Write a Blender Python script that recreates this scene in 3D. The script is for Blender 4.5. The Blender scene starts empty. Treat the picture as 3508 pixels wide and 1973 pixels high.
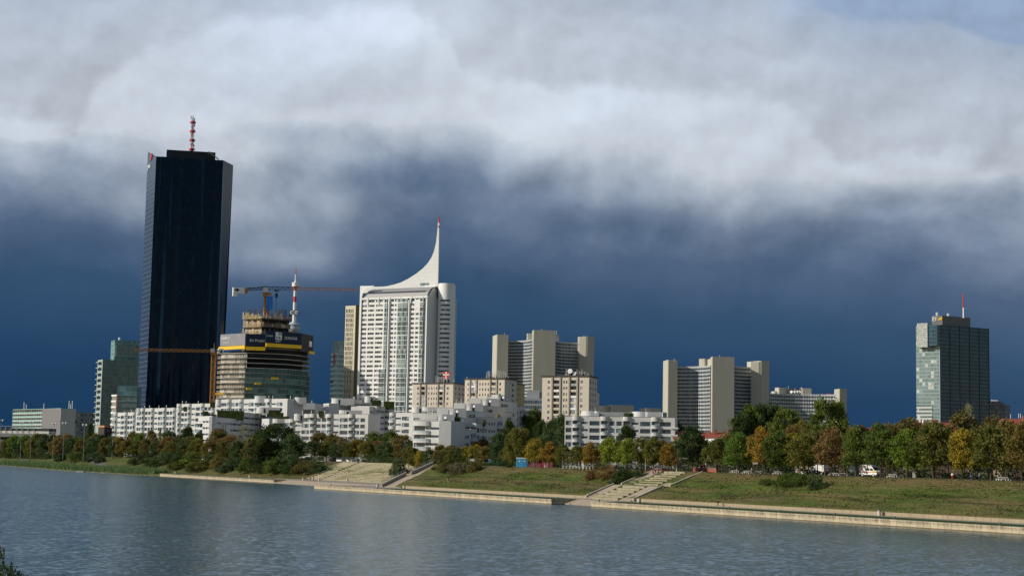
import bpy, math, random
from mathutils import Vector, Matrix
random.seed(7)
SC = bpy.context.scene
COL = SC.collection
# ------------------------------------------------------------------ camera
FPX, CX, CY, CZ = 5650.0, 1754.0, 986.5, 12.0
PITCH = math.atan(584/FPX); ROLL = math.radians(1.1)
Fv = Vector((0, math.cos(PITCH), math.sin(PITCH)))
_R0 = Vector((1, 0, 0)); _U0 = Vector((0, -math.sin(PITCH), math.cos(PITCH)))
Rv = _R0*math.cos(ROLL) + _U0*math.sin(ROLL)
Uv = _U0*math.cos(ROLL) - _R0*math.sin(ROLL)
CAM = Vector((0, 0, CZ))
cd = bpy.data.cameras.new('camera'); co = bpy.data.objects.new('camera', cd); COL.objects.link(co)
cd.sensor_width = 36; cd.lens = FPX/3508*36; cd.clip_start = 0.5; cd.clip_end = 30000
co.matrix_world = Matrix(((Rv.x, Uv.x, -Fv.x, 0), (Rv.y, Uv.y, -Fv.y, 0), (Rv.z, Uv.z, -Fv.z, CZ), (0, 0, 0, 1)))
SC.camera = co

def ray(px, py): return Fv*FPX + Rv*(px-CX) - Uv*(py-CY)
def WP(px, py, Y):
    d = ray(px, py); return CAM + d*(Y/d.y)
def GP(px, py, z):
    d = ray(px, py); return CAM + d*((z-CZ)/d.z)
def proj(p):
    v = Vector(p)-CAM; w = v.dot(Fv); return CX+FPX*v.dot(Rv)/w, CY-FPX*v.dot(Uv)/w
def XA(px, Y, z):      # x of image column px at depth Y and height z
    k = (px-CX)/FPX
    a = Rv.x - k*Fv.x
    return -(Y*(Rv.y-k*Fv.y) + (z-CZ)*(Rv.z-k*Fv.z))/a
def ZA(px, py, Y): return WP(px, py, Y).z

# bank coordinates: s along the shore (away), n inland
P0 = Vector((94, 304)); bu = Vector((-.493, .870)).normalized(); bn = Vector((.870, .493)).normalized()
def SN(s, n, z=0):
    q = P0 + bu*s + bn*n; return Vector((q.x, q.y, z))
def tosn(x, y):
    d = Vector((x, y))-P0; return d.dot(bu), d.dot(bn)
def PN(px, n, z):
    lo, hi = -60, 4000
    for i in range(50):
        m = (lo+hi)/2
        if proj(SN(m, n, z))[0] > px: lo = m
        else: hi = m
    return (lo+hi)/2

# ------------------------------------------------------------------ materials
def newmat(name):
    m = bpy.data.materials.new(name); m.use_nodes = True
    nt = m.node_tree; return m, nt, nt.nodes['Principled BSDF']
class NT:
    def __init__(s, nt): s.nt = nt
    def n(s, t, **k):
        x = s.nt.nodes.new(t)
        for a, b in k.items(): setattr(x, a, b)
        return x
    def setin(s, sock, v):
        if isinstance(v, tuple) and len(v) == 3 and len(sock.default_value) == 4: v = (*v, 1)
        if hasattr(v, 'is_linked') or isinstance(v, bpy.types.NodeSocket): s.nt.links.new(v, sock)
        else: sock.default_value = v
    def m(s, op, a, b=0.0, c=0.0, clamp=False):
        x = s.n('ShaderNodeMath', operation=op); x.use_clamp = clamp
        s.setin(x.inputs[0], a); s.setin(x.inputs[1], b); s.setin(x.inputs[2], c)
        return x.outputs[0]
    def mix(s, f, a, b, mode='MIX'):
        x = s.n('ShaderNodeMix', data_type='RGBA', blend_type=mode)
        s.setin(x.inputs[0], f)
        for i, v in ((6, a), (7, b)):
            if isinstance(v, tuple) and len(v) == 3: v = (*v, 1)
            s.setin(x.inputs[i], v)
        return x.outputs[2]
    def noise(s, vec, scale, detail=4, rough=.55, dist=0.0):
        x = s.n('ShaderNodeTexNoise'); s.setin(x.inputs['Vector'], vec)
        x.inputs['Scale'].default_value = scale; x.inputs['Detail'].default_value = detail
        x.inputs['Roughness'].default_value = rough; x.inputs['Distortion'].default_value = dist
        return x.outputs[0]
    def ramp(s, f, stops, interp='LINEAR'):
        x = s.n('ShaderNodeValToRGB'); cr = x.color_ramp; cr.interpolation = interp
        while len(cr.elements) < len(stops): cr.elements.new(.5)
        for e, (p, c) in zip(cr.elements, stops):
            e.position = p; e.color = (*c, 1) if isinstance(c, tuple) else (c, c, c, 1)
        s.setin(x.inputs[0], f); return x.outputs[0]
    def comb(s, x, y, z=0.0):
        c = s.n('ShaderNodeCombineXYZ')
        s.setin(c.inputs[0], x); s.setin(c.inputs[1], y); s.setin(c.inputs[2], z); return c.outputs[0]
    def sep(s, v):
        c = s.n('ShaderNodeSeparateXYZ'); s.setin(c.inputs[0], v); return c.outputs
    def bump(s, h, strength=.5, dist=.1):
        b = s.n('ShaderNodeBump'); b.inputs['Strength'].default_value = strength; b.inputs['Distance'].default_value = dist
        s.setin(b.inputs['Height'], h); return b.outputs[0]

def scale3(c, k): return tuple(min(1, x*k) for x in c)
MATS = {}
def plain(name, col, rough=.8, var=.12, vscale=.25, metal=0.0, streak=False, spec=.3, bump=0):
    """weathered paint / plaster / concrete"""
    if name in MATS: return MATS[name]
    m, nt, b = newmat(name); T = NT(nt)
    g = T.n('ShaderNodeNewGeometry').outputs['Position']
    v = g
    if streak:
        mp = T.n('ShaderNodeMapping'); mp.inputs['Scale'].default_value = (1, 1, .12); T.setin(mp.inputs[0], g); v = mp.outputs[0]
    f = T.noise(v, vscale*4 if streak else vscale, 5, .65)
    f2 = T.noise(g, vscale*9, 3, .6)
    f = T.m('ADD', T.m('MULTIPLY', f, .65), T.m('MULTIPLY', f2, .35))
    c = T.ramp(f, [(.3, scale3(col, 1-var*1.3)), (.5, col), (.7, scale3(col, 1+var))])
    T.setin(b.inputs['Base Color'], c); b.inputs['Roughness'].default_value = rough; b.inputs['Metallic'].default_value = metal
    b.inputs['Specular IOR Level'].default_value = spec
    if bump: T.setin(b.inputs['Normal'], T.bump(T.noise(g, bump, 5), .6, .1))
    MATS[name] = m; return m
def glass(name, dark, light, frac=.35, cw=1.4, ch=2.8, rough=.12, frame=None, fw=.06, fh=.0, spec=.5, light2=None, metal=0.0):
    """glazing seen from outside: panes in uv metres, some with blinds or curtains"""
    if name in MATS: return MATS[name]
    m, nt, b = newmat(name); T = NT(nt)
    uv = T.n('ShaderNodeUVMap').outputs[0]; X, Y, _ = T.sep(uv)
    a = T.m('DIVIDE', X, cw); c = T.m('DIVIDE', Y, ch)
    cell = T.comb(T.m('FLOOR', a), T.m('FLOOR', c), .3)
    w = T.n('ShaderNodeTexWhiteNoise', noise_dimensions='3D'); T.setin(w.inputs[0], cell)
    wv = w.outputs[0]
    stops = [(0, dark), (max(.01, 1-frac), scale3(dark, 1.5)), (min(.985, 1-frac+.02), light), (1, light2 or scale3(light, 1.3))]
    colr = T.ramp(wv, stops)
    if frame:
        fa = T.m('FRACT', a); inx = T.m('LESS_THAN', fa, fw/cw)
        msk = inx
        if fh: msk = T.m('MAXIMUM', inx, T.m('LESS_THAN', T.m('FRACT', c), fh/ch))
        colr = T.mix(msk, colr, frame)
        T.setin(b.inputs['Roughness'], T.m('ADD', T.m('MULTIPLY', msk, .4), rough))
    else: b.inputs['Roughness'].default_value = rough
    T.setin(b.inputs['Base Color'], colr)
    b.inputs['Specular IOR Level'].default_value = spec; b.inputs['Metallic'].default_value = metal
    MATS[name] = m; return m

# ------------------------------------------------------------------ mesh builder
def fr(ax, ay, bx, by):
    A = Vector((ax, ay)); B = Vector((bx, by)); u = (B-A); L = u.length; u.normalize()
    return (A, u, Vector((u.y, -u.x)), L)
class MB:
    def __init__(s): s.v = []; s.f = []; s.mi = []; s.uv = []; s.sm = []
    def poly(s, pts, mi=0, uv=None, sm=False):
        b = len(s.v); s.v += [tuple(p) for p in pts]; s.f.append(list(range(b, b+len(pts)))); s.mi.append(mi)
        s.uv.append(uv or [(p[0]+p[1], p[2]) for p in pts]); s.sm.append(sm)
    def fq(s, F, s0, s1, z0, z1, d, mi=0):        # quad on facade plane offset d outward
        A, u, n, L = F
        P = lambda a, z: (A.x+u.x*a+n.x*d, A.y+u.y*a+n.y*d, z)
        s.poly([P(s0, z0), P(s1, z0), P(s1, z1), P(s0, z1)], mi, [(s0, z0), (s1, z0), (s1, z1), (s0, z1)])
    def fbox(s, F, s0, s1, d0, d1, z0, z1, mi=0, bottom=True):      # d outward positive, d1>d0
        A, u, n, L = F
        P = lambda a, d, z: (A.x+u.x*a+n.x*d, A.y+u.y*a+n.y*d, z)
        s.poly([P(s0, d1, z0), P(s1, d1, z0), P(s1, d1, z1), P(s0, d1, z1)], mi, [(s0, z0), (s1, z0), (s1, z1), (s0, z1)])
        s.poly([P(s1, d0, z0), P(s0, d0, z0), P(s0, d0, z1), P(s1, d0, z1)], mi, [(s0, z0), (s1, z0), (s1, z1), (s0, z1)])
        s.poly([P(s1, d1, z0), P(s1, d0, z0), P(s1, d0, z1), P(s1, d1, z1)], mi, [(d1, z0), (d0, z0), (d0, z1), (d1, z1)])
        s.poly([P(s0, d0, z0), P(s0, d1, z0), P(s0, d1, z1), P(s0, d0, z1)], mi, [(d0, z0), (d1, z0), (d1, z1), (d0, z1)])
        s.poly([P(s0, d1, z1), P(s1, d1, z1), P(s1, d0, z1), P(s0, d0, z1)], mi)
        if bottom: s.poly([P(s0, d0, z0), P(s1, d0, z0), P(s1, d1, z0), P(s0, d1, z0)], mi)
    def box(s, x0, x1, y0, y1, z0, z1, mi=0):
        s.fbox(fr(x0, y0, x0+1, y0), 0, x1-x0, -(y1-y0), 0, z0, z1, mi)
    def prism(s, pts, z0, z1, mi=0, top=None, cap=True, z1s=None):
        n = len(pts); acc = 0
        zt = z1s or [z1]*n
        for i in range(n):
            a, b = pts[i], pts[(i+1) % n]; j = (i+1) % n
            l = math.hypot(b[0]-a[0], b[1]-a[1])
            s.poly([(a[0], a[1], z0), (b[0], b[1], z0), (b[0], b[1], zt[j]), (a[0], a[1], zt[i])], mi,
                   [(acc, z0), (acc+l, z0), (acc+l, zt[j]), (acc, zt[i])]); acc += l
        if cap: s.poly([(p[0], p[1], z) for p, z in zip(pts, zt)], mi if top is None else top)
    def tube(s, a, b, r0, r1=None, k=6, mi=0, caps=True):
        r1 = r0 if r1 is None else r1
        a = Vector(a); b = Vector(b); d = (b-a).normalized()
        x = d.orthogonal().normalized(); y = d.cross(x)
        ra = [a+(x*math.cos(2*math.pi*i/k)+y*math.sin(2*math.pi*i/k))*r0 for i in range(k)]
        rb = [b+(x*math.cos(2*math.pi*i/k)+y*math.sin(2*math.pi*i/k))*r1 for i in range(k)]
        base = len(s.v); s.v += [tuple(p) for p in ra+rb]
        for i in range(k):
            j = (i+1) % k
            s.f.append([base+i, base+j, base+k+j, base+k+i]); s.mi.append(mi); s.sm.append(True)
            s.uv.append([(i/k, 0), ((i+1)/k, 0), ((i+1)/k, 1), (i/k, 1)])
        if caps:
            s.poly(ra[::-1], mi); s.poly(rb, mi)
    def cyl(s, x, y, z0, z1, r, k=16, mi=0, r1=None): s.tube((x, y, z0), (x, y, z1), r, r1, k, mi)
    def ball(s, c, r, mi=0, k=8, sz=1):
        R = []
        for i in range(k//2+1):
            t = math.pi*i/(k//2); R.append([(c[0]+r*math.sin(t)*math.cos(2*math.pi*j/k), c[1]+r*math.sin(t)*math.sin(2*math.pi*j/k), c[2]+r*sz*math.cos(t)) for j in range(k)])
        for i in range(k//2):
            for j in range(k):
                q = [R[i][j], R[i+1][j], R[i+1][(j+1) % k], R[i][(j+1) % k]]
                if i == 0: q = [R[0][0], R[1][j], R[1][(j+1) % k]]
                if i == k//2-1: q = [R[i][j], R[i+1][0], R[i][(j+1) % k]]
                s.poly(q, mi, None, True)
    def build(s, name, mats, parent=None, loc=(0, 0, 0), **props):
        if not isinstance(mats, (list, tuple)): mats = [mats]
        o = Vector(parent.location) if parent is not None and parent.type == 'EMPTY' and parent.parent is None and parent.get('_w', 0) else Vector(loc)
        if parent is not None and parent.get('_o') is not None: o = Vector(parent['_o'])
        me = bpy.data.meshes.new(name)
        me.from_pydata([(v[0]-o.x, v[1]-o.y, v[2]-o.z) for v in s.v], [], s.f)
        for mm in mats: me.materials.append(mm)
        me.polygons.foreach_set('material_index', s.mi); me.polygons.foreach_set('use_smooth', s.sm)
        ul = me.uv_layers.new(name='UVMap')
        flat = [c for f in s.uv for q in f for c in q]
        ul.data.foreach_set('uv', flat)
        me.update()
        ob = bpy.data.objects.new(name, me); COL.objects.link(ob)
        if parent is not None:
            ob.parent = parent
            if parent.get('_o') is None: ob.location = loc
            else: ob['_o'] = list(o)
        else: ob.location = loc
        for k, v in props.items(): ob[k] = v
        return ob
def thing(name, label, cat, loc=(0, 0, 0), group=None):
    o = bpy.data.objects.new(name, None); COL.objects.link(o); o.location = loc; o.empty_display_size = .5
    o['label'] = label; o['category'] = cat; o['_o'] = list(loc)
    if group: o['group'] = group
    return o
def tag(o, label, cat, group=None):
    o['label'] = label; o['category'] = cat
    if group: o['group'] = group
    return o
def dup(root, loc=None, rz=None, scale=None, label=None, group=None, mats=None):
    def cp(o, par):
        c = o.copy(); COL.objects.link(c); c.parent = par
        for ch in [x for x in KIDS.get(o.name, [])]: cp(ch, c)
        return c
    r = cp(root, None)
    if loc is not None: r.location = loc
    if rz is not None: r.rotation_euler = (0, 0, rz)
    if scale is not None: r.scale = scale
    if label: r['label'] = label
    if group: r['group'] = group
    return r
KIDS = {}
def reg(root):
    for o in [root]+list(root.children_recursive): KIDS[o.name] = list(o.children)
def lmesh(mb, name, mats, parent):     # mesh given in local coordinates of its thing
    o = parent.get('_o'); 
    if o is not None: del parent['_o']
    ob = mb.build(name, mats, parent)
    if o is not None: parent['_o'] = o
    return ob
def text_mesh(body, name, mat, parent, origin, F, size, d=.06, align='LEFT', xs=1.0, bold=0.0):
    """lettering on a facade frame; origin=(s, z) of the lower left corner"""
    cu = bpy.data.curves.new(name, 'FONT'); cu.body = body; cu.size = size; cu.extrude = .05; cu.offset = bold; cu.align_x = align; cu.resolution_u = 2
    t = bpy.data.objects.new(name+'_c', cu); COL.objects.link(t)
    dg = bpy.context.evaluated_depsgraph_get(); me = bpy.data.meshes.new_from_object(t.evaluated_get(dg))
    bpy.data.objects.remove(t)
    A, u, n, L = F
    for v in me.vertices:
        a = origin[0]+v.co.x*xs; dd = d+v.co.z+.05; z = origin[1]+v.co.y
        v.co = (A.x+u.x*a+n.x*dd, A.y+u.y*a+n.y*dd, z)
    o = Vector(parent['_o'])
    for v in me.vertices: v.co -= o
    me.materials.clear(); me.materials.append(mat)
    ob = bpy.data.objects.new(name, me); COL.objects.link(ob); ob.parent = parent
    return ob
def punched(mb, F, s0, s1, z0, z1, rows, dep=.25, mi=0, d=0.0, rmi=None):
    """wall with real window openings; rows=[(zs,zh,[(a,b),..])] bottom to top"""
    rmi = mi if rmi is None else rmi
    A, u, n, L = F
    P = lambda a, dd, z: (A.x+u.x*a+n.x*dd, A.y+u.y*a+n.y*dd, z)
    zc = z0
    for zs, zh, ws in sorted(rows):
        if zs > zc: mb.fq(F, s0, s1, zc, zs, d, mi)
        c = s0
        for a, b in sorted(ws):
            if a > c: mb.fq(F, c, a, zs, zh, d, mi)
            mb.poly([P(a, d, zs), P(b, d, zs), P(b, d-dep, zs), P(a, d-dep, zs)], rmi)
            mb.poly([P(a, d-dep, zh), P(b, d-dep, zh), P(b, d, zh), P(a, d, zh)], rmi)
            mb.poly([P(a, d, zs), P(a, d-dep, zs), P(a, d-dep, zh), P(a, d, zh)], rmi)
            mb.poly([P(b, d-dep, zs), P(b, d, zs), P(b, d, zh), P(b, d-dep, zh)], rmi)
            c = b
        if c < s1: mb.fq(F, c, s1, zs, zh, d, mi)
        zc = zh
    if zc < z1: mb.fq(F, s0, s1, zc, z1, d, mi)
def window(F, a, b, zs, zh, parent, mats, dep=.25, d=0.0, bars=1, fw=.07, name='window'):
    mb = MB(); q = d-dep
    mb.fq(F, a, b, zs, zh, q+.01, 0)
    for x0, x1, y0, y1 in [(a, a+fw, zs, zh), (b-fw, b, zs, zh), (a+fw, b-fw, zs, zs+fw), (a+fw, b-fw, zh-fw, zh)]:
        mb.fq(F, x0, x1, y0, y1, q+.05, 1)
    for i in range(bars):
        x = a+(b-a)*(i+1)/(bars+1); mb.fq(F, x-fw/2, x+fw/2, zs+fw, zh-fw, q+.05, 1)
    return mb.build(name, mats, parent)
def winset(items, parent, mats, name='window', **k):
    """items=(F,a,b,zs,zh[,bars,dep,d]); the 100 largest are parts of their own, the rest one part"""
    items = sorted(items, key=lambda i: -(i[2]-i[1])*(i[4]-i[3]))
    for it in items[:100]:
        window(*it[:5], parent, mats, bars=it[5] if len(it) > 5 else 1, dep=it[6] if len(it) > 6 else .25, d=it[7] if len(it) > 7 else 0, name=name)
    if len(items) > 100:
        mb = MB()
        for it in items[100:]:
            F, a, b, zs, zh = it[:5]; dep = it[6] if len(it) > 6 else .25; d = it[7] if len(it) > 7 else 0
            mb.fq(F, a, b, zs, zh, d-dep+.01, 0)
            nb = it[5] if len(it) > 5 else 1
            for i in range(nb):
                x = a+(b-a)*(i+1)/(nb+1); mb.fq(F, x-.04, x+.04, zs, zh, d-dep+.05, 1)
        mb.build(name+'s', mats, parent, kind='stuff')
# ------------------------------------------------------------------ light and sky
SUN_AZ = math.atan2(-.97, -.24); SUN_EL = math.radians(26)
sd = Vector((math.sin(SUN_AZ)*math.cos(SUN_EL), math.cos(SUN_AZ)*math.cos(SUN_EL), math.sin(SUN_EL)))
sl = bpy.data.lights.new('sun', 'SUN'); sl.energy = 3.9; sl.angle = math.radians(.53); sl.color = (1, .93, .80)
so = bpy.data.objects.new('sun', sl); COL.objects.link(so); so.rotation_euler = sd.to_track_quat('Z', 'Y').to_euler()
so.location = (0, 0, 300)
W = bpy.data.worlds.new('World'); SC.world = W; W.use_nodes = True
nt = W.node_tree; T = NT(nt); bg = nt.nodes['Background']
sky = T.n('ShaderNodeTexSky', sky_type='NISHITA'); sky.sun_disc = False; sky.sun_elevation = SUN_EL; sky.sun_rotation = SUN_AZ
sky.air_density = 1.0; sky.dust_density = .6
d = T.n('ShaderNodeTexCoord').outputs['Generated']; X, Y, Z = T.sep(d)
az = T.m('ARCTAN2', X, Y); el = T.m('ARCSINE', Z)
U = T.m('DIVIDE', az, .301)
Vv = T.m('DIVIDE', T.m('ADD', el, T.m('MULTIPLY', az, .0192)), .2706)      # the storm's edge hangs a little askew
Vc = T.m('MAXIMUM', Vv, 0.0)
def s2l(c): return tuple(((x/255+.055)/1.055)**2.4 if x > 10 else x/255/12.92 for x in c)
bnd = T.ramp(T.m('MULTIPLY_ADD', U, .4, .5), [(0, .535), (.1, .54), (.2, .545), (.28, .51), (.335, .53), (.385, .575), (.44, .615), (.50, .595), (.58, .56), (.7, .545), (.8, .49), (.9, .445), (1, .45)], 'EASE')
p0 = T.comb(T.m('MULTIPLY', U, 1.15), T.m('MULTIPLY', Vv, 1.25), 2.7)
warp = T.n('ShaderNodeTexNoise'); T.setin(warp.inputs['Vector'], p0); warp.inputs['Scale'].default_value = 1.3; warp.inputs['Detail'].default_value = 3
vm = T.n('ShaderNodeVectorMath', operation='MULTIPLY_ADD'); T.setin(vm.inputs[0], warp.outputs['Color']); vm.inputs[1].default_value = (.28, .26, 0); T.setin(vm.inputs[2], p0)
pw = vm.outputs[0]
n1 = T.noise(pw, 1.7, 9, .55)
off = T.n('ShaderNodeVectorMath', operation='ADD'); T.setin(off.inputs[0], pw); off.inputs[1].default_value = (-.035, .06, 0)
n1b = T.noise(off.outputs[0], 1.7, 9, .55)
n2 = T.noise(pw, 6.5, 7, .6)
def puff(vec, sc):
    return T.m('ABSOLUTE', T.m('MULTIPLY_ADD', T.noise(vec, sc, 5, .52), 4.0, -2.0))
pd = T.n('ShaderNodeVectorMath', operation='MULTIPLY_ADD'); T.setin(pd.inputs[0], warp.outputs['Color']); pd.inputs[1].default_value = (.12, .12, 0); T.setin(pd.inputs[2], p0)
pf = puff(pd.outputs[0], 2.1)
po = T.n('ShaderNodeVectorMath', operation='ADD'); T.setin(po.inputs[0], pd.outputs[0]); po.inputs[1].default_value = (-.02, .035, 0)
pfb = puff(po.outputs[0], 2.1)
hi = T.ramp(Vc, [(.22, 0.0), (.42, .55), (.62, 1.0)])
hiv = T.sep(hi)[0] if False else T.n('ShaderNodeRGBToBW').outputs[0]
nt.links.new(hi, nt.nodes[-1].inputs[0])
bw = T.n('ShaderNodeRGBToBW'); T.setin(bw.inputs[0], bnd)
t = T.m('SUBTRACT', Vc, bw.outputs[0])
t = T.m('MULTIPLY', t, T.m('MULTIPLY_ADD', T.m('LESS_THAN', t, 0.0), -.05, 1.0))
t = T.m('ADD', t, T.m('MULTIPLY', T.m('SUBTRACT', n1, .5), T.m('MULTIPLY_ADD', hiv, .28, .10)))
t = T.m('ADD', t, T.m('MULTIPLY', T.m('SUBTRACT', n2, .5), T.m('MULTIPLY_ADD', hiv, .07, .005)))
t = T.m('ADD', t, T.m('MULTIPLY', T.m('SUBTRACT', pf, .4), T.m('MULTIPLY', hiv, .05)))
def blob(px, py, rx, ry, amp):
    u0 = (px-1754)/5650/.301; v0 = (1570-py)/5650/.2706
    a = T.m('DIVIDE', T.m('SUBTRACT', U, u0), rx/1700); b = T.m('DIVIDE', T.m('SUBTRACT', Vv, v0), ry/1529)
    r2 = T.m('ADD', T.m('MULTIPLY', a, a), T.m('MULTIPLY', b, b))
    return T.m('MULTIPLY', T.m('POWER', 2.718, T.m('MULTIPLY', r2, -1.0)), amp)
for bl in [(960, 490, 280, 55, -.10), (1330, 620, 420, 80, -.10), (2100, 760, 420, 60, -.04), (700, 760, 500, 70, .05), (380, 360, 160, 50, -.07), (60, 545, 260, 45, .10), (1850, 420, 480, 60, .05), (2950, 570, 350, 60, .05),
           (3380, 640, 260, 70, -.05), (950, 930, 330, 90, .13), (480, 800, 300, 60, .05)]:
    t = T.m('ADD', t, blob(*bl))
tc = T.m('MULTIPLY_ADD', t, .75, .6)
colr = T.ramp(tc, [(.16, s2l((11, 47, 80))), (.25, s2l((26, 58, 91))), (.35, s2l((36, 66, 99))), (.45, s2l((53, 80, 110))), (.535, s2l((77, 98, 126))), (.59, s2l((108, 124, 147))), (.65, s2l((150, 162, 179))), (.72, s2l((184, 192, 202))), (.88, s2l((182, 192, 207))), (.98, s2l((168, 183, 204))), (1, s2l((150, 171, 200)))])
rel = T.m('ADD', T.m('MULTIPLY', T.m('SUBTRACT', n1, n1b), T.m('MULTIPLY', hiv, 1.1)), T.m('MULTIPLY', T.m('SUBTRACT', pf, pfb), T.m('MULTIPLY', hiv, .45)))
glow = T.m('ADD', blob(1350, 90, 420, 130, .34), T.m('ADD', blob(900, 200, 420, 130, .18), T.m('ADD', blob(1900, 400, 600, 90, .22), blob(700, 480, 420, 80, .16))))
glow = T.m('ADD', glow, T.m('ADD', blob(60, 560, 300, 60, .12), blob(3300, 60, 500, 200, -.04)))
def vy(y): return (1570-y)/1529
ol = T.ramp(T.m('MULTIPLY_ADD', U, .4, .5), [(x_, vy(y_)/1.2) for x_, y_ in [(0, 520), (.09, 505), (.148, 500), (.168, 340), (.2, 205), (.238, 95), (.27, 50), (.323, 70), (.37, 20), (.41, -10), (.442, 60), (.456, 175), (.511, 250), (.60, 275), (.676, 262), (.72, 330), (.765, 500), (.83, 480), (.9, 520), (1, 500)]], 'LINEAR')
olb = T.n('ShaderNodeRGBToBW'); T.setin(olb.inputs[0], ol)
e_ = T.m('SUBTRACT', T.m('MULTIPLY', olb.outputs[0], 1.2), Vv)
e_ = T.m('ADD', e_, T.m('ADD', T.m('MULTIPLY', T.m('SUBTRACT', n1, .5), .22), T.m('ADD', T.m('MULTIPLY', T.m('SUBTRACT', pf, .4), .06), T.m('MULTIPLY', T.m('SUBTRACT', n2, .5), .08))))
edge_ = T.m('SMOOTHSTEP', e_, 0, 0) if False else T.m('DIVIDE', T.m('ADD', e_, .012), .05, clamp=True)
edge_ = T.m('MULTIPLY', T.m('MULTIPLY', edge_, edge_), T.m('MULTIPLY_ADD', edge_, -2.0, 3.0))
fade_ = T.m('POWER', 2.718, T.m('MULTIPLY', T.m('MAXIMUM', e_, 0.0), -5.5))
lit = T.m('SUBTRACT', T.m('MULTIPLY', T.m('MULTIPLY', edge_, fade_), T.m('MULTIPLY_ADD', n2, .5, .03)), T.m('MULTIPLY', T.m('SUBTRACT', 1.0, edge_), .04))
glow = T.m('ADD', glow, T.m('MULTIPLY', lit, .9))
br = T.m('MAXIMUM', T.m('ADD', 1.015, T.m('ADD', T.m('MULTIPLY', rel, .8), T.m('MULTIPLY', glow, T.m('MULTIPLY_ADD', n1, 1.1, .2)))), .84)
# low soft grey-blue texture in the storm base
low = T.m('MULTIPLY_ADD', T.noise(T.comb(T.m('MULTIPLY', U, .7), T.m('MULTIPLY', Vv, 2.2), 5.0), 2.0, 4, .5), .5, .75)
cc = T.mix(1.0, colr, T.comb(br, br, br), 'MULTIPLY')
lowm = T.mix(hiv, T.comb(low, low, low), (1, 1, 1))
cc = T.mix(1.0, cc, lowm, 'MULTIPLY')
front = T.m('SUBTRACT', 1.0, T.m('DIVIDE', T.m('SUBTRACT', T.m('ABSOLUTE', az), .7), .9, clamp=True), clamp=True)
skyc = T.mix(1.0, sky.outputs[0], (.07, .07, .07), 'MULTIPLY')
cl2 = T.ramp(T.noise(d, 2.2, 6, .6), [(.42, 0.0), (.62, 1.0)])
bwc = T.n('ShaderNodeRGBToBW'); T.setin(bwc.inputs[0], cl2)
back = T.mix(T.m('MULTIPLY', bwc.outputs[0], .45), skyc, (.36, .40, .46))
fin = T.mix(front, back, cc)
T.setin(bg.inputs[0], fin); bg.inputs[1].default_value = 1.0
SC.view_settings.view_transform = 'Standard'; SC.view_settings.look = 'None'; SC.view_settings.exposure = 0; SC.view_settings.gamma = 1
SC.view_settings.use_curve_mapping = False
SC.render.engine = 'CYCLES'
# ------------------------------------------------------------------ terrain, quay, water
def lerp(a, b, t): return a+(b-a)*max(0, min(1, t))
def edge(s):
    if 147 < s < 167: return 9.0
    if s < 331: return 0.0
    if s < 431: return 31.0
    if s < 590: return 24.0
    return lerp(22, 18, (s-590)/130) if s < 720 else lerp(18, 38, (s-720)/270)
def toe(s):
    if s < 300: return 15.9
    if s < 340: return lerp(15.6, 50, (s-300)/38)
    if s < 455: return 50
    if s < 480: return lerp(50, 38, (s-455)/25)
    return 38
def crest(s):
    if s < 310: return 36
    if s < 345: return lerp(36, 72, (s-310)/33)
    if s < 470: return 72
    return lerp(72, 56, (s-470)/100)
def hz(s, n):
    e = edge(s)
    if s < 584:
        tz, cz = 1.35, 9.2 if s < 330 else 9.0
        if s > 520: cz = lerp(9.0, 8.3, (s-520)/60)
        t0, c0 = toe(s), crest(s)
        if n < e+.4: return -2.0
        if n < t0: return 1.30
        if n > c0: return cz
        f = (n-t0)/(c0-t0)
        base = tz+.75*(1 if (s < 300) else 0)
        if f < .42: return lerp(base, 5.0, f/.42)
        if f < .50: return lerp(5.0, 5.35, (f-.42)/.08)
        return lerp(5.35, cz, (f-.5)/.5)
    f = n-e
    if f < 0: return -1.5
    if f < 3: return lerp(-1, 1.0, f/3)
    if f < 12: return lerp(1.0, 1.8, (f-3)/9)
    return lerp(1.8, 8.2, (f-12)/22)
# terrain sheet in bank coordinates, out to the horizon
ss = [-400, -250, -150]+sorted([x*4 for x in range(-25, 300)]+[146.9, 147.1, 166.9, 167.1, 330.9, 331.1, 430.9, 431.1])+[1300, 1500, 2000, 3000, 6000, 12000]
nnb = sorted(set([0, .45, 1, 4, 8, 9, 9.42, 12, 15.5, 15.88, 15.95]+[16.9+(36-16.9)*k/19 for k in range(20)]+[24, 24.5, 27, 30]+[38+2*k for k in range(22)]+[31.42, 90, 100, 120, 160, 220, 300, 450, 700, 1000, 1500, 2500, 4000, 7000, 14000]+[18, 20, 21, 22, 23, 26]))
rnd = random.Random(3)
gv, gf, guv = [], [], []
for i, s in enumerate(ss):
    for j, n in enumerate(nnb):
        z = hz(s, n)
        if z > 1.6 and n < 90 and s > -50: z += rnd.uniform(-.12, .12) + .15*math.sin(s*.21+n*.3)*math.sin(s*.07)
        q = SN(s, n); gv.append((q.x, q.y, z)); guv.append((s, n))
nn = len(nnb)
for i in range(len(ss)-1):
    for j in range(nn-1):
        gf.append((i*nn+j, i*nn+j+1, (i+1)*nn+j+1, (i+1)*nn+j))
me = bpy.data.meshes.new('ground'); me.from_pydata(gv, [], gf)
ul = me.uv_layers.new(name='UVMap')
ul.data.foreach_set('uv', [c for f in gf for k in f for c in guv[k]])
me.polygons.foreach_set('use_smooth', [True]*len(gf))
m, ntg, b = newmat('meadow'); T = NT(ntg)
uv = T.n('ShaderNodeUVMap').outputs[0]; S_, N_, _ = T.sep(uv)
pos = T.n('ShaderNodeNewGeometry').outputs['Position']; hzs = T.sep(pos)[2]
big = T.noise(T.comb(T.m('MULTIPLY', S_, .045), T.m('MULTIPLY', N_, .14)), 1.0, 5, .6)
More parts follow.
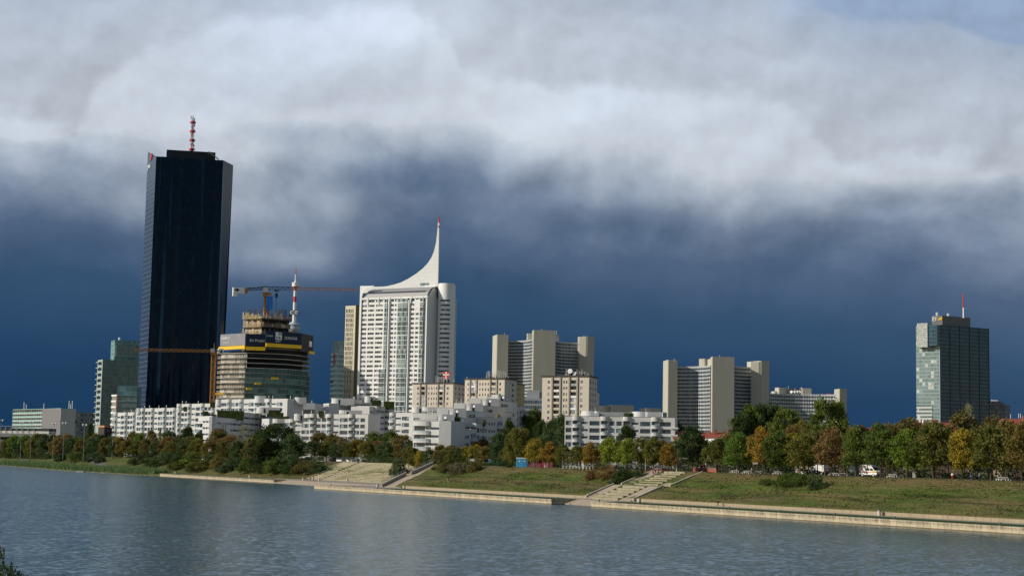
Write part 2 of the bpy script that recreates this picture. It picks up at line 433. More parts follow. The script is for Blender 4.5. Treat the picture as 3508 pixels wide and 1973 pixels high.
med = T.noise(T.comb(T.m('MULTIPLY', S_, .35), T.m('MULTIPLY', N_, .9)), 1.0, 5, .65)
fine = T.noise(pos, 1.6, 4, .7)
base = T.ramp(med, [(.3, (.045, .075, .014)), (.5, (.070, .100, .020)), (.7, (.11, .125, .030))])
dry = T.ramp(fine, [(.3, (.11, .080, .040)), (.6, (.18, .130, .065)), (.8, (.26, .19, .085))])
hb = T.ramp(T.m('MULTIPLY', hzs, .1), [(.12, .30), (.2, .52), (.30, .36), (.47, .30), (.51, .72), (.55, .12), (.72, .18), (.80, .55), (.9, .62), (.94, .25)])
hbw = T.n('ShaderNodeRGBToBW'); T.setin(hbw.inputs[0], hb)
f = T.m('ADD', T.m('MULTIPLY', T.m('SUBTRACT', big, .5), 2.2), T.m('SUBTRACT', hbw.outputs[0], -.02))
f = T.m('ADD', f, T.m('MULTIPLY', T.m('SUBTRACT', med, .5), .8), clamp=True)
T.setin(b.inputs['Base Color'], T.mix(f, base, dry)); b.inputs['Roughness'].default_value = .95; b.inputs['Specular IOR Level'].default_value = .1
T.setin(b.inputs['Normal'], T.bump(T.noise(pos, .9, 5, .7), 1.0, .5))
M_MEADOW = m; me.materials.append(m)
g = bpy.data.objects.new('ground', me); COL.objects.link(g); g['kind'] = 'structure'
# water sheet
m, ntw, b = newmat('lake_water'); T = NT(ntw)
pos = T.n('ShaderNodeNewGeometry').outputs['Position']
mp = T.n('ShaderNodeMapping'); mp.inputs['Scale'].default_value = (.8, .6, 1); mp.inputs['Rotation'].default_value = (0, 0, .12); T.setin(mp.inputs[0], pos)
def slopes(vec, scale, amp, det=3):
    x = T.n('ShaderNodeTexNoise'); T.setin(x.inputs['Vector'], vec); x.inputs['Scale'].default_value = scale; x.inputs['Detail'].default_value = det; x.inputs['Roughness'].default_value = .6
    y = T.n('ShaderNodeVectorMath', operation='MULTIPLY_ADD'); T.setin(y.inputs[0], x.outputs['Color']); y.inputs[1].default_value = (amp, amp, 0); y.inputs[2].default_value = (-amp/2, -amp/2, 0); return y.outputs[0]
def vadd(a_, b_):
    x = T.n('ShaderNodeVectorMath', operation='ADD'); T.setin(x.inputs[0], a_); T.setin(x.inputs[1], b_); return x.outputs[0]
gust = T.noise(pos, .018, 4, .6)
sl_ = vadd(vadd(slopes(mp.outputs[0], 1.6, .60), slopes(mp.outputs[0], .55, .22)), slopes(pos, .07, .03))
gm = T.n('ShaderNodeVectorMath', operation='SCALE'); T.setin(gm.inputs[0], sl_); T.setin(gm.inputs['Scale'], T.m('MULTIPLY_ADD', gust, 1.0, .5))
nv = T.n('ShaderNodeVectorMath', operation='NORMALIZE'); T.setin(nv.inputs[0], vadd(gm.outputs[0], (0, 0, 1)))
T.setin(b.inputs['Normal'], nv.outputs[0])
b.inputs['Base Color'].default_value = (.017, .066, .084, 1); b.inputs['Roughness'].default_value = .19; b.inputs['IOR'].default_value = 1.33
M_WATER = m
mb = MB(); q = [SN(-500, -3000), SN(-500, 44), SN(1500, 44), SN(3000, 50), SN(3000, -3000)]
mb.poly([(p.x, p.y, 0) for p in q]); mb.build('water', m, kind='structure')

M_STONE = plain('quay_stone', (.42, .37, .29), .85, .22, .35, streak=True, bump=2)
M_STONED = plain('quay_stone_dark', (.25, .215, .17), .9, .3, .5)
M_PAVE = plain('paving', (.29, .245, .195), .9, .15, .3)
M_SAND = plain('gravel_path', (.27, .235, .18), .95, .15, .3)
M_LAWN = plain('lawn_strip', (.030, .062, .014), .95, .2, .4, spec=.1)
M_ASPH = plain('asphalt', (.10, .10, .105), .9, .12, .3)
m, ntq, b = newmat('quay_blocks'); T = NT(ntq)
uv = T.n('ShaderNodeUVMap').outputs[0]; X_, Y_, _ = T.sep(uv)
br_ = T.n('ShaderNodeTexBrick'); T.setin(br_.inputs[0], uv); br_.offset = 0
br_.inputs['Scale'].default_value = 1; br_.inputs['Brick Width'].default_value = 1.9; br_.inputs['Row Height'].default_value = 8; br_.inputs['Mortar Size'].default_value = .05
br_.inputs['Color1'].default_value = (.52, .43, .29, 1); br_.inputs['Color2'].default_value = (.41, .34, .23, 1); br_.inputs['Mortar'].default_value = (.17, .15, .12, 1)
posq = T.n('ShaderNodeNewGeometry').outputs['Position']; zq = T.sep(posq)[2]
stn = T.noise(T.comb(T.m('MULTIPLY', X_, 1.3), T.m('MULTIPLY', Y_, .35)), 1.0, 5, .7)
stain = T.m('MULTIPLY', T.m('GREATER_THAN', zq, .62), T.ramp(stn, [(.40, 0.0), (.62, .8)]))
alg = T.m('LESS_THAN', T.m('ADD', zq, T.m('MULTIPLY', stn, .12)), .2)
c = T.mix(stain, br_.outputs[0], (.16, .13, .10)); c = T.mix(alg, c, (.15, .105, .045))
T.setin(b.inputs['Base Color'], c); b.inputs['Roughness'].default_value = .85
M_QUAY = m
M_BOLL = plain('bollard_iron', (.10, .11, .12), .6, .2, 3)
def sframe(s0, s1, n):   # frame along the shore facing the water (outward = -n)
    a, b2 = SN(s1, n), SN(s0, n); return fr(a.x, a.y, b2.x, b2.y)
def quay(name, s0, s1, n0, zt=1.35, w=1.0):
    F = sframe(s0, s1, n0); mb = MB()
    L = s1-s0; k = 0.0
    mb.fbox(F, 0, L, -w, -.10, -1.5, zt-.32, 0)
    mb.fbox(F, 0, L, -w-.05, 0.0, zt-.32, zt, 1)
    return mb.build(name, [M_QUAY, M_QUAY], kind='structure')
def strip(name, s0, s1, n0, n1, z, mat):
    mb = MB(); k = max(1, int((s1-s0)/20))
    for i in range(k):
        a, c2 = s0+(s1-s0)*i/k, s0+(s1-s0)*(i+1)/k
        mb.poly([SN(a, n0, z), SN(a, n1, z), SN(c2, n1, z), SN(c2, n0, z)], 0, [(a, n0), (a, n1), (c2, n1), (c2, n0)])
    return mb.build(name, mat, kind='structure')
quay('quay', -160, 147, 0); quay('quay', 167, 331, 0); quay('quay', 431, 584, 24)
# side returns of the recesses
mb = MB()
for s0, n0, n1 in ((147, 0, 10), (331, 0, 24)):
    a, b2 = SN(s0, n0), SN(s0, n1); mb.fbox(fr(a.x, a.y, b2.x, b2.y), .9, n1-n0, -.02, .5, -1.5, 1.345)
for s0, n0, n1 in ((167, 0, 10), (431, 24, 34)):
    a, b2 = SN(s0, n0), SN(s0, n1); mb.fbox(fr(a.x, a.y, b2.x, b2.y), .9, n1-n0, -.5, .02, -1.5, 1.345)
mb.build('quay_return', M_QUAY, kind='structure')
def steps(name, s0, s1, n0, n1, z0, z1, k, mat):
    mb = MB(); F = sframe(s0, s1, n0); L = s1-s0; w = (n1-n0)/k
    for i in range(k):
        mb.fbox(F, 0, L, -w*k-.3, -w*i, (z0-1 if i == 0 else z0+(z1-z0)*i/k-.05), z0+(z1-z0)*(i+1)/k)
    return mb.build(name, mat, kind='structure')
steps('water_steps', 147.1, 166.9, 4, 9, .1, 1.36, 5, M_PAVE)
steps('water_steps', 331.1, 430.9, 24, 31, .1, 1.36, 4, M_PAVE)
strip('path', -160, 300, 10.2, 15.4, 1.352, M_SAND)
strip('lawn', -160, 146, 1.05, 10.2, 1.36, M_LAWN); strip('lawn', 168, 285, 1.05, 10.2, 1.36, M_LAWN)
strip('plaza', 285, 331, 1.05, 49, 1.356, M_PAVE); strip('plaza', 331, 470, 31, 50.5, 1.364, M_PAVE)
strip('plaza', 146, 168, 9.0, 10.2, 1.356, M_PAVE)
strip('lawn', 431.5, 584, 25.05, 31, 1.36, M_LAWN); strip('path', 470, 584, 31, 35, 1.355, M_SAND)
strip('path', -160, 300, 39, 43.5, 9.36, M_SAND)
# low retaining walls at the foot of the slope
def lowwall(s0, s1, n=15.6):
    mb = MB(); F = sframe(s0, s1, n)
    mb.fbox(F, 0, s1-s0, -.55, 0, 1.0, 2.12, 0); return mb.build('low_wall', M_LOW)
M_LOW = plain('old_concrete_wall', (.34, .275, .19), .9, .28, .5, streak=True)
for s0, s1, lb in ((-160, 149, 'long weathered low stone wall at the slope foot right of the narrow stair'), (174, 291, 'weathered low stone wall between the two stair flights below the meadow')):
    tag(lowwall(s0, s1), lb, 'wall')
# ------------------------------------------------------------------ stair A (right, narrow) with seat blocks
M_TREAD = plain('mossy_tread', (.13, .12, .055), .95, .35, .8)
M_SEAT = plain('seat_block_stone', (.30, .27, .18), .9, .4, .9)
stA = thing('stairway', 'narrow stairway with six and seven stone seat blocks crossing the right meadow slope', 'stairs', SN(161, 15, 1.3))
def flight(name, s0, s1, na, nb_, za, zb, k, mat, par):
    mb = MB(); F = sframe(s0, s1, na); L = s1-s0; w = (nb_-na)/k
    for i in range(k):
        mb.fbox(F, 0, L, -(nb_-na)-.2, -w*i, za-.5 if i == 0 else za+(zb-za)*i/k-.3, za+(zb-za)*(i+1)/k)
    return mb.build(name, mat, par)
for nm_, a, c2 in (('left', 168.5, 173), ('right', 150, 155.5)):
    flight('flight', a, c2, 14.2, 24.2, 1.35, 5.3, 26, M_PAVE, stA)
    flight('flight', a-1.2, c2-1.2, 26.2, 36.6, 5.3, 9.35, 26, M_PAVE, stA)
mb = MB(); mb.fbox(sframe(149, 173, 24.2), 0, 24, -2.2, 0, 4.6, 5.31); mb.build('landing', M_PAVE, stA)
for i in range(6):
    n0 = 14.0+i*1.72; mb = MB(); mb.fbox(sframe(155.6, 168.2-.35*i, n0), 0, 12.6-.35*i, -1.9, 0, 1.2+.645*i, 2.0+.645*i); mb.fbox(sframe(155.6, 168.2-.35*i, n0), .1, 12.5-.35*i, -1.7, -.5, 2.0+.645*i, 2.03+.645*i, 1); mb.build('seat_block', [M_SEAT, M_TREAD], stA)
for i in range(7):
    n0 = 26.2+i*1.48; mb = MB(); mb.fbox(sframe(154.4, 166.0-.3*i, n0), 0, 11.6-.3*i, -1.7, 0, 5.0+.575*i, 5.85+.575*i); mb.fbox(sframe(154.4, 166.0-.3*i, n0), .1, 11.5-.3*i, -1.45, -.5, 5.85+.575*i, 5.88+.575*i, 1); mb.build('seat_block', [M_SEAT, M_TREAD], stA)
def kerb(s0, s1, na, nb_, za, zb, par, w=.5, name='kerb', up=.35):
    mb = MB(); a = SN(s0, na); b2 = SN(s1, nb_); d_ = (b2-a); d_.z = 0; d_.normalize(); sd_ = Vector((d_.y, -d_.x, 0))*w/2
    p = [(a-sd_, za), (a+sd_, za), (b2+sd_, zb), (b2-sd_, zb)]
    lo = [(q.x, q.y, z-.8) for q, z in p]; hi_ = [(q.x, q.y, z+up) for q, z in p]
    mb.poly(hi_)
    for i in range(4): j = (i+1) % 4; mb.poly([lo[i], lo[j], hi_[j], hi_[i]])
    return mb.build(name, M_STONE, par)
kerb(173.3, 173.3, 15, 24.2, 2.0, 5.4, stA); kerb(172.1, 172.1, 26, 36.8, 5.5, 9.3, stA)
kerb(149.7, 149.7, 15, 24.2, 1.8, 5.3, stA); kerb(148.5, 148.5, 26, 36.8, 5.5, 9.3, stA)
# ------------------------------------------------------------------ stair B (left amphitheatre)
stB = thing('seating_terrace', 'broad stone amphitheatre of seat rows facing the water beside the willow bush', 'stairs', SN(400, 50, 1.3))
for i in range(14):
    lowh = i < 7
    n0 = 50+i*1.5 + (0 if lowh else .8); z0 = 1.1+i*.555
    rt = 338+1.1*i*.6
    lft = 437.5 if lowh else 446
    mb = MB(); mb.fbox(sframe(rt, lft, n0), 0, lft-rt, -1.8, 0, z0-.3, 1.36+(i+1)*.552); mb.fbox(sframe(rt, lft, n0), .1, lft-rt-.1, -1.45, -.5, 1.36+(i+1)*.552, 1.38+(i+1)*.552, 1); mb.build('seat_row', [M_SEAT, M_TREAD], stB)
flight('flight', 437.8, 441.5, 50, 60, 1.35, 5.3, 24, M_PAVE, stB); flight('flight', 446.3, 449.5, 61.5, 72, 5.3, 9.15, 24, M_PAVE, stB)
for i in range(7):
    n0 = 50+i*1.5; mb = MB(); mb.fbox(sframe(441.7, 457, n0), 0, 15.3, -1.8, 0, .9+i*.55, 1.36+(i+1)*.552); mb.build('seat_row', M_SEAT, stB)
for i in range(7):
    n0 = 61.3+i*1.5; mb = MB(); mb.fbox(sframe(449.7, 466, n0), 0, 16.3, -1.8, 0, 4.8+i*.55, 5.3+(i+1)*.552); mb.build('seat_row', M_SEAT, stB)
kerb(457.6, 457.6, 50, 60, 1.6, 5.5, stB, .7); kerb(466.6, 466.6, 61, 72, 5.6, 9.3, stB, .7)
mb = MB(); mb.fbox(sframe(441, 466, 60.3), 0, 25, -1.4, 0, 4.6, 5.32); mb.build('landing', M_PAVE, stB)
# right stair of B with wall and railing, running askew up the bank
stC = thing('stairway', 'plain stone stairway with a side wall and metal railing right of the willow bush', 'stairs', SN(300, 16, 1.3))
def q2(l0, l1, r0, r1, z0, z1, k, name):
    mb = MB()
    for i in range(k):
        f0, f1 = i/k, (i+1)/k; za = z0+(z1-z0)*i/k; zb = z0+(z1-z0)*(i+1)/k
        A_, B_ = l0.lerp(l1, f0), r0.lerp(r1, f0); C_, D_ = r0.lerp(r1, f1), l0.lerp(l1, f1)
        w = lambda v, z: (v.x, v.y, z)
        mb.poly([w(A_, za-.02), w(B_, za-.02), w(B_, zb), w(A_, zb)]); mb.poly([w(A_, zb), w(B_, zb), w(C_, zb), w(D_, zb)])
    mb.poly([w(l0, z0), w(l1, z1), w(l1, 0), w(l0, 0)]); mb.poly([w(r0, z0), w(r1, z1), w(r1, 0), w(r0, 0)])
    return mb.build(name, M_PAVE, stC)
q2(SN(304, 14), SN(320, 31), SN(292.5, 15.5), SN(300.5, 29), 1.35, 5.3, 26, 'flight')
q2(SN(320, 31), SN(323, 34.5), SN(300.5, 29), SN(303, 33), 5.3, 5.35, 1, 'landing')
q2(SN(323, 34.5), SN(338, 51), SN(303, 33), SN(316, 50), 5.35, 9.35, 26, 'flight')
kerb(304.4, 320.4, 14, 31, 1.9, 6.0, stC, .5, 'side_wall', .5); kerb(323.4, 338.4, 34.5, 51, 6.2, 9.8, stC, .5, 'side_wall', .5)
M_RAIL = plain('grey_metal', (.25, .26, .26), .5, .1, 2, metal=.4)
mb = MB()
for (s0, n0, z0), (s1, n1, z1) in (((304.4, 14, 2.4), (320.4, 31, 6.5)), ((323.4, 34.5, 6.7), (338.4, 51, 10.3))):
    a = SN(s0, n0, z0); b2 = SN(s1, n1, z1)
    for k in range(13):
        p = a.lerp(b2, k/12); mb.tube(p, p+Vector((0, 0, 1.0)), .05, k=4)
    up = Vector((0, 0, 1)); mb.tube(a+up, b2+up, .06, k=4); mb.tube(a+up*.5, b2+up*.5, .04, k=4)
mb.build('railing', M_RAIL, stC)
# bollards on the quay edge
mb = MB(); mb.cyl(0, 0, 0, .12, .26, 10); mb.cyl(0, 0, .12, .5, .16, 10, r1=.15); mb.cyl(0, 0, .5, .62, .30, 10, r1=.27)
b0 = thing('bollard', 'iron mooring bollard', 'bollard'); del b0['_o']; mb.build('post', M_BOLL, b0); reg(b0)
bl = [(3427*1, 1), (3064, 1), (2860, 1), (2671, 1), (2498, 1), (2338, 1), (2189, 1), (2053, 1), (1910, 1), (1790, 1), (1678, 1), (1574, 1), (1475, 1), (1383, 1), (1293, 1), (1212, 1), (1134, 1)]
lb2 = [(932, 25), (875, 25), (818, 25), (763, 25), (710, 25), (660, 25), (611, 25)]
bolls = [PN(p, .55, 1.35) for p, _ in bl]; far = [PN(p, 24.6, 1.35) for p, _ in lb2]
first = True
ordn = ['first', 'second', 'third', 'fourth', 'fifth', 'sixth', 'seventh', 'eighth', 'ninth', 'tenth', 'eleventh', 'twelfth', 'thirteenth', 'fourteenth', 'fifteenth', 'sixteenth', 'seventeenth', 'eighteenth', 'nineteenth', 'twentieth',
        'twenty-first', 'twenty-second', 'twenty-third', 'twenty-fourth', 'twenty-fifth', 'twenty-sixth', 'twenty-seventh', 'twenty-eighth', 'twenty-ninth', 'thirtieth']+['%d-th' % i for i in range(31, 80)]
for i, s in enumerate(bolls):
    lb = 'dark iron mooring bollard on the near quay edge, %s from the right' % ordn[i]
    if first: b0.location = SN(s, .55, 1.35); b0['label'] = lb; b0['group'] = 'bollards along the quay edge'; first = False
    else: dup(b0, SN(s, .55, 1.35), label=lb, group='bollards along the quay edge')
for i, s in enumerate(far):
    dup(b0, SN(s, 24.6, 1.35), label='small iron bollard on the far quay below the dark bushes, %s from the right' % ordn[i], group='bollards along the quay edge')
# guide rail on the far quay
# far-left bank path, boulders, reeds
def drape(name, pts, w, mat, dz=.06):
    mb = MB(); P = [Vector(p) for p in pts]; L_ = []; R_ = []
    full = []
    for a, b2 in zip(P, P[1:]):
        for k in range(8): full.append(a.lerp(b2, k/8))
    full.append(P[-1])
    for i, p in enumerate(full):
        d_ = (full[min(i+1, len(full)-1)]-full[max(i-1, 0)]).normalized(); q = Vector((-d_.y, d_.x))
        for side, arr in ((w/2, L_), (-w/2, R_)):
            v = p+q*side; z = hz(v.x, v.y); w3_ = SN(v.x, v.y); arr.append((w3_.x, w3_.y, z+dz+.12))
    for i in range(len(full)-1): mb.poly([L_[i], R_[i], R_[i+1], L_[i+1]])
    return mb.build(name, mat, kind='structure')
drape('path', [(690, 26), (720, 34), (770, 44), (830, 58), (900, 70)], 5, M_ASPH)
drape('path', [(965, 36), (1010, 56), (1040, 80)], 10, M_ASPH)
# ------------------------------------------------------------------ towers
GZ = 7.9
def Hy(px): return 1570.3+(px-1754)*.0192
def cor(px, D, z): return (XA(px, D, z), D)
def bthing(name, label, x, y, z=GZ, cat='building', group=None): return thing(name, label, cat, (x, y, z), group)
def text(body, name, mat, par, F, s, z, size, **k): return text_mesh(body, name, mat, par, (s, z), F, size, **k)
M_WHITE = plain('white_cladding', (.80, .79, .76), .55, .06, .12, streak=True)
M_DARKG = glass('dark_glass', (.010, .017, .026), (.035, .05, .06), .06, 2.6, 3.5, .06, frame=(.10, .12, .15), fw=.10, fh=.0)
M_REDP = plain('red_paint', (.55, .05, .04), .5, .1, 1); M_WHP = plain('white_paint', (.78, .77, .74), .5, .06, 1)
M_STEEL = plain('steel', (.22, .23, .24), .5, .1, 1, metal=.3)
M_YEL = plain('yellow_paint', (.80, .50, .02), .5, .08, .5); M_ORA = plain('crane_orange', (.40, .19, .05), .55, .12, .5)
M_BLACK = plain('black_metal', (.02, .022, .025), .6, .1, 1)
def lattice(mb, a, b, w, seg, r=.12, tri=False, mis=None):
    """square lattice truss between two points, width w, with seg panels"""
    a = Vector(a); b = Vector(b); d = (b-a); L = d.length; d.normalize()
    x = Vector((d.y, -d.x, 0)); x = x.normalized() if x.length > .1 else Vector((1, 0, 0)); y = d.cross(x)
    cs = [(-1, -1), (1, -1), (1, 1), (-1, 1)] if not tri else [(-1, -1), (1, -1), (0, 1)]
    for i in range(seg):
        mi = mis(i/seg) if mis else 0
        p = a+d*(L*i/seg); q = a+d*(L*(i+1)/seg)
        C0 = [p+x*(c[0]*w/2)+y*(c[1]*w/2) for c in cs]; C1 = [q+x*(c[0]*w/2)+y*(c[1]*w/2) for c in cs]
        for j in range(len(cs)):
            k = (j+1) % len(cs)
            mb.tube(C0[j], C1[j], r, k=3, mi=mi, caps=False)
            mb.tube(C0[j] if (i+j) % 2 else C0[k], C1[k] if (i+j) % 2 else C1[j], r*.75, k=3, mi=mi, caps=False)
            mb.tube(C1[j], C1[k], r*.6, k=3, mi=mi, caps=False)

# ---- black glass tower
zt = ZA(535, 536, 1198); zc_ = ZA(505, 520, 1226)
A = cor(505, 1226, zt); B = cor(535, 1198, zt); C_ = cor(765, 1209, zt); D_ = cor(799, 1230, zt); E_ = (D_[0]-6, D_[1]+14); G_ = (A[0]+4, A[1]+12)
dc = bthing('skyscraper', 'very tall black glass skyscraper with folded facade and red and white mast', B[0], B[1])
F = fr(*A, *B); mb = MB()
fz = lambda t, z: z
# left face, gridded glass with pale mullions
M_DCL = glass('tower_side_glass', (.020, .034, .060), (.03, .045, .07), .1, 1.95, 3.6, .16, frame=(.11, .135, .18), fw=.16, fh=.30)
mb.poly([(A[0], A[1], GZ), (B[0], B[1], GZ), (B[0], B[1], zt), (A[0], A[1], zc_)], 0, [(0, 0), (F[3], 0), (F[3], zt), (0, zc_)])
mb.build('side_facade', M_DCL, dc)
# folded front: vertical strips whose creases wander with height
F = fr(*B, *C_); L = F[3]; mb = MB(); ns, nz = 26, 44
M_DCF = glass('tower_front_glass', (.0010, .012, .027), (.003, .020, .042), .16, 1.0, 3.6, .07, frame=(.002, .005, .010), fw=.08, fh=.14, spec=.10)
rs = random.Random(11); fold = [(rs.uniform(0, 6.28), rs.uniform(.006, .016), rs.uniform(.3, 1.0)) for _ in range(ns+1)]
def fp(i, j):
    z = GZ+(zt-GZ)*j/nz; s = L*i/ns
    d = 0 if i in (0, ns) else fold[i][2]*math.sin(fold[i][0]+z*fold[i][1])*(1 if i % 2 else -.35)
    ds = 0 if i in (0, ns) else .6*math.sin(z*.02+i)
    k = F[0]+F[1]*(s+ds)+F[2]*d
    return (k.x, k.y, z)
for i in range(ns):
    for j in range(nz):
        mb.poly([fp(i, j), fp(i+1, j), fp(i+1, j+1), fp(i, j+1)], 0, [(L*i/ns, (zt-GZ)*j/nz), (L*(i+1)/ns, (zt-GZ)*j/nz), (L*(i+1)/ns, (zt-GZ)*(j+1)/nz), (L*i/ns, (zt-GZ)*(j+1)/nz)])
mb.build('folded_facade', M_DCF, dc)
mb = MB()
zd = ZA(799, 567, 1230)
mb.poly([(C_[0], C_[1], GZ), (D_[0]-3.5, D_[1], GZ), (D_[0]-1.0, D_[1], (GZ+zt)*.5), (D_[0], D_[1], zd), (C_[0], C_[1], zt)], 0, [(0, 0), (21, 0), (21, 100), (21, zd), (0, zt)])
mb.poly([(D_[0]-3.5, D_[1], GZ), (E_[0], E_[1], GZ), (E_[0], E_[1], zd), (D_[0], D_[1], zd), (D_[0]-1.0, D_[1], (GZ+zt)*.5)])
mb.poly([(E_[0], E_[1], GZ), (G_[0], G_[1], GZ), (G_[0], G_[1], zt), (E_[0], E_[1], zt)]); mb.poly([(G_[0], G_[1], GZ), (A[0], A[1], GZ), (A[0], A[1], zc_), (G_[0], G_[1], zt)])
mb.build('rear_facade', glass('tower_rear_glass', (.004, .011, .020), (.01, .02, .03), .1, 2.6, 3.6, .12, spec=.12), dc)
mb = MB(); mb.poly([(p[0], p[1], zt-3.2) for p in (A, B, C_, D_, E_, G_)]); mb.build('roof', M_BLACK, dc)
mb = MB(); Fp = fr(*cor(570, 1214, zt), *cor(737, 1222, zt)); zb = ZA(570, 513, 1214)
M_PH = plain('plant_room_cladding', (.012, .016, .022), .5, .2, .1)
mb.fbox(Fp, 0, Fp[3], -14, 0, zt-3.2, zb); mb.fbox(Fp, -2.2, Fp[3]+8, -2, 2.0, zt-3.2, zt+.3, 1)
mb.build('plant_room', [M_PH, M_DARKG], dc)
mb = MB(); mb.tube((C_[0]-12, C_[1]+6, zb-1), (C_[0]-4, C_[1]+2, zt+1), .5, k=4); mb.tube((C_[0]-12, C_[1]+6, zb-3), (C_[0]-12, C_[1]+6, zb-.5), .3, k=4); mb.build('cleaning_crane', M_BLACK, dc)
# roof mast
mx = XA(657, 1220, zb); mt = ZA(661, 397, 1220)
mast = MB(); lattice(mast, (mx, 1220, zb-1), (mx, 1220, mt-2), 1.7, 15, .16, mis=lambda t: 0 if (t*7) % 1 < .5 else 1)
mast.tube((mx, 1220, zb-1), (mx, 1220, mt), .5, .35, 5, 2)
for k in range(16):
    z = zb+3+k*(mt-zb-4)/16; a = k*2.3
    mast.box(mx+math.cos(a)*1.5-.25, mx+math.cos(a)*1.5+.25, 1220+math.sin(a)*1.3-.2, 1220+math.sin(a)*1.3+.2, z, z+2.3, 1 if k % 3 else 0)
for k in (0, .25, .5, .75): mast.tube((mx, 1220, zb+1+(mt-zb)*k), (mx, 1220, zb+2.2+(mt-zb)*k), 2.2, 2.2, 8, 0)
mast.build('antenna_mast', [M_REDP, M_WHP, M_STEEL], dc)
# company sign on the side facade
Fs = fr(*A, *B); zz = ZA(512, 545, 1215)
mb = MB(); mb.fbox(Fs, 11, 16, .1, .5, zz-1.5, zz+1.6, 0); mb.fbox(Fs, 12.5, 18, .2, .6, zz+.6, zz+3.4, 0)
mb.build('sign_emblem', plain('sign_red', (.42, .06, .03), .5, .1, 1), dc)
text('pwc', 'sign_lettering', M_WHP, dc, Fs, 3, zz-6.5, 6.0, d=.3, bold=.06)

# ---- construction tower
cf = bthing('tower_under_construction', 'half built round cornered tower with dark banners and yellow guard band', XA(842, 1000, 80), 1000)
Z = lambda px, py, D: ZA(px, py, D)
zy0 = Z(842, 1199, 1000)
lc = [cor(752, 1016, zy0), cor(775, 1008, zy0), cor(842, 1000, zy0)]
rc = [cor(842, 1000, zy0), cor(910, 1002, zy0), cor(985, 1008, zy0), cor(1031, 1018, zy0), cor(1066, 1036, zy0)]
back = [(rc[-1][0]-6, rc[-1][1]+30), (lc[0][0]+6, lc[0][1]+34)]
out = lc+rc[1:]+back
M_SLAB = plain('concrete_slab_edge', (.46, .42, .36), .85, .15, .5); M_WOOD = plain('timber_guard', (.62, .45, .28), .8, .2, 1)
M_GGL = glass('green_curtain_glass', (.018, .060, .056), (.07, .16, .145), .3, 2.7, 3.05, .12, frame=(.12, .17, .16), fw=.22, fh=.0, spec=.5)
M_COREC = plain('raw_concrete', (.47, .41, .31), .9, .14, .3); M_SHADE = plain('painted_shade', (.022, .028, .03), .9, .2, .3)  # near-black colour stands in for shade in open floors and on the core
def shrink(pts, d):
    cx_ = sum(p[0] for p in pts)/len(pts); cy_ = sum(p[1] for p in pts)/len(pts); r = []
    for p in pts:
        v = Vector((p[0]-cx_, p[1]-cy_)); l = v.length; r.append((cx_+v.x*(l-d)/l, cy_+v.y*(l-d)/l))
    return r
nfl = 20; fh = 3.02
for i in range(nfl):
    z = zy0-1.5-fh*i
    mb = MB(); mb.prism(shrink(out, .15 if i < 4 else .5), z-.3, z, 0); mb.poly([(p[0], p[1], z-.34) for p in out][::-1]); mb.build('floor_slab', M_SLAB, cf)
inn = shrink(out, 1.2)
for i in range(1, nfl):
    z = zy0-1.5-fh*i; mb = MB()
    k0 = 3 if i > 3 else 2
    for a, b2 in zip(rc, rc[1:]):
        Fg = fr(*a, *b2)
        if i < 4: continue
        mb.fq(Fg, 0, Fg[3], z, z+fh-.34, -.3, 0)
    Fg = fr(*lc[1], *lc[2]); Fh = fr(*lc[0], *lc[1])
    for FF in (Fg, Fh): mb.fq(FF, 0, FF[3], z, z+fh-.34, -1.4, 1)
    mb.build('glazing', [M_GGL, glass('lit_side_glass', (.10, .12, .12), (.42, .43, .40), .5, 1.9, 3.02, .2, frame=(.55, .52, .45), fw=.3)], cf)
mb = MB(); mb.prism(shrink(out, 6), GZ, zy0, 0); mb.build('core_wall', M_SHADE, cf)
rw = random.Random(5)
for i in range(1, 15):      # balcony guards on the lit side
    z = zy0-1.5-fh*i; mb = MB()
    for FF in (fr(*lc[1], *lc[2]), fr(*lc[0], *lc[1])):
        for k in (.5, 1.1): mb.fbox(FF, rw.uniform(-.5, 1), FF[3]-rw.uniform(0, 2.5 if FF[3] > 6 else .3), .9, 1.05, z+k-.07, z+k+.07)
        mb.fbox(FF, 0, FF[3], -.2, 1.1, z-.28, z-.02, 1)
        for k in range(int(FF[3]/2.2)+1): mb.fbox(FF, k*2.2, k*2.2+.12, .8, .9, z, z+1.3)
    mb.build('balcony_guard', [M_WOOD, M_SLAB], cf)
M_NAVY = plain('navy_banner', (.012, .022, .05), .7, .15, .2); M_GREYB = plain('grey_banner', (.25, .25, .27), .7, .12, .2); M_DKB = plain('charcoal_banner', (.035, .03, .035), .7, .15, .2)
def banner(pa, Da, pb, Db, y0, y1, mat, name='banner', th=.35):
    zt_ = Z(pa, y0, Da); zb_ = Z(pa, y1, Da)
    F_ = fr(*cor(pa, Da, zt_), *cor(pb, Db, zt_)); mb = MB(); mb.fbox(F_, 0, F_[3], 0, th, zb_, zt_); o = mb.build(name, mat, cf); return F_, zb_, zt_
F1, b1, t1 = banner(757, 1014, 842, 998, 1146, 1186, M_GREYB)
text('DANUBEFLATS', 'lettering', M_WHP, cf, F1, .8, b1+4.0, 2.1, d=.4, xs=.62, bold=.03); text('TECHNIK & DESIGN', 'lettering', M_WHP, cf, F1, 2.2, b1+1.6, 1.1, d=.4, xs=.7)
F2, b2_, t2 = banner(842.5, 997.6, 910, 1000, 1143, 1185, M_NAVY)
text('Ein Projekt', 'lettering', M_WHP, cf, F2, 2.4, b2_+2.8, 2.3, d=.4, xs=.9)
F3, b3, t3 = banner(910, 998, 1031, 1012, 1133, 1176, M_NAVY)
text('t von', 'lettering', M_WHP, cf, F3, .4, b3+4.2, 2.1, d=.4); text('SORAVIA', 'lettering', M_WHP, cf, F3, 12.7, b3+3.2, 2.5, d=.4, xs=.86)
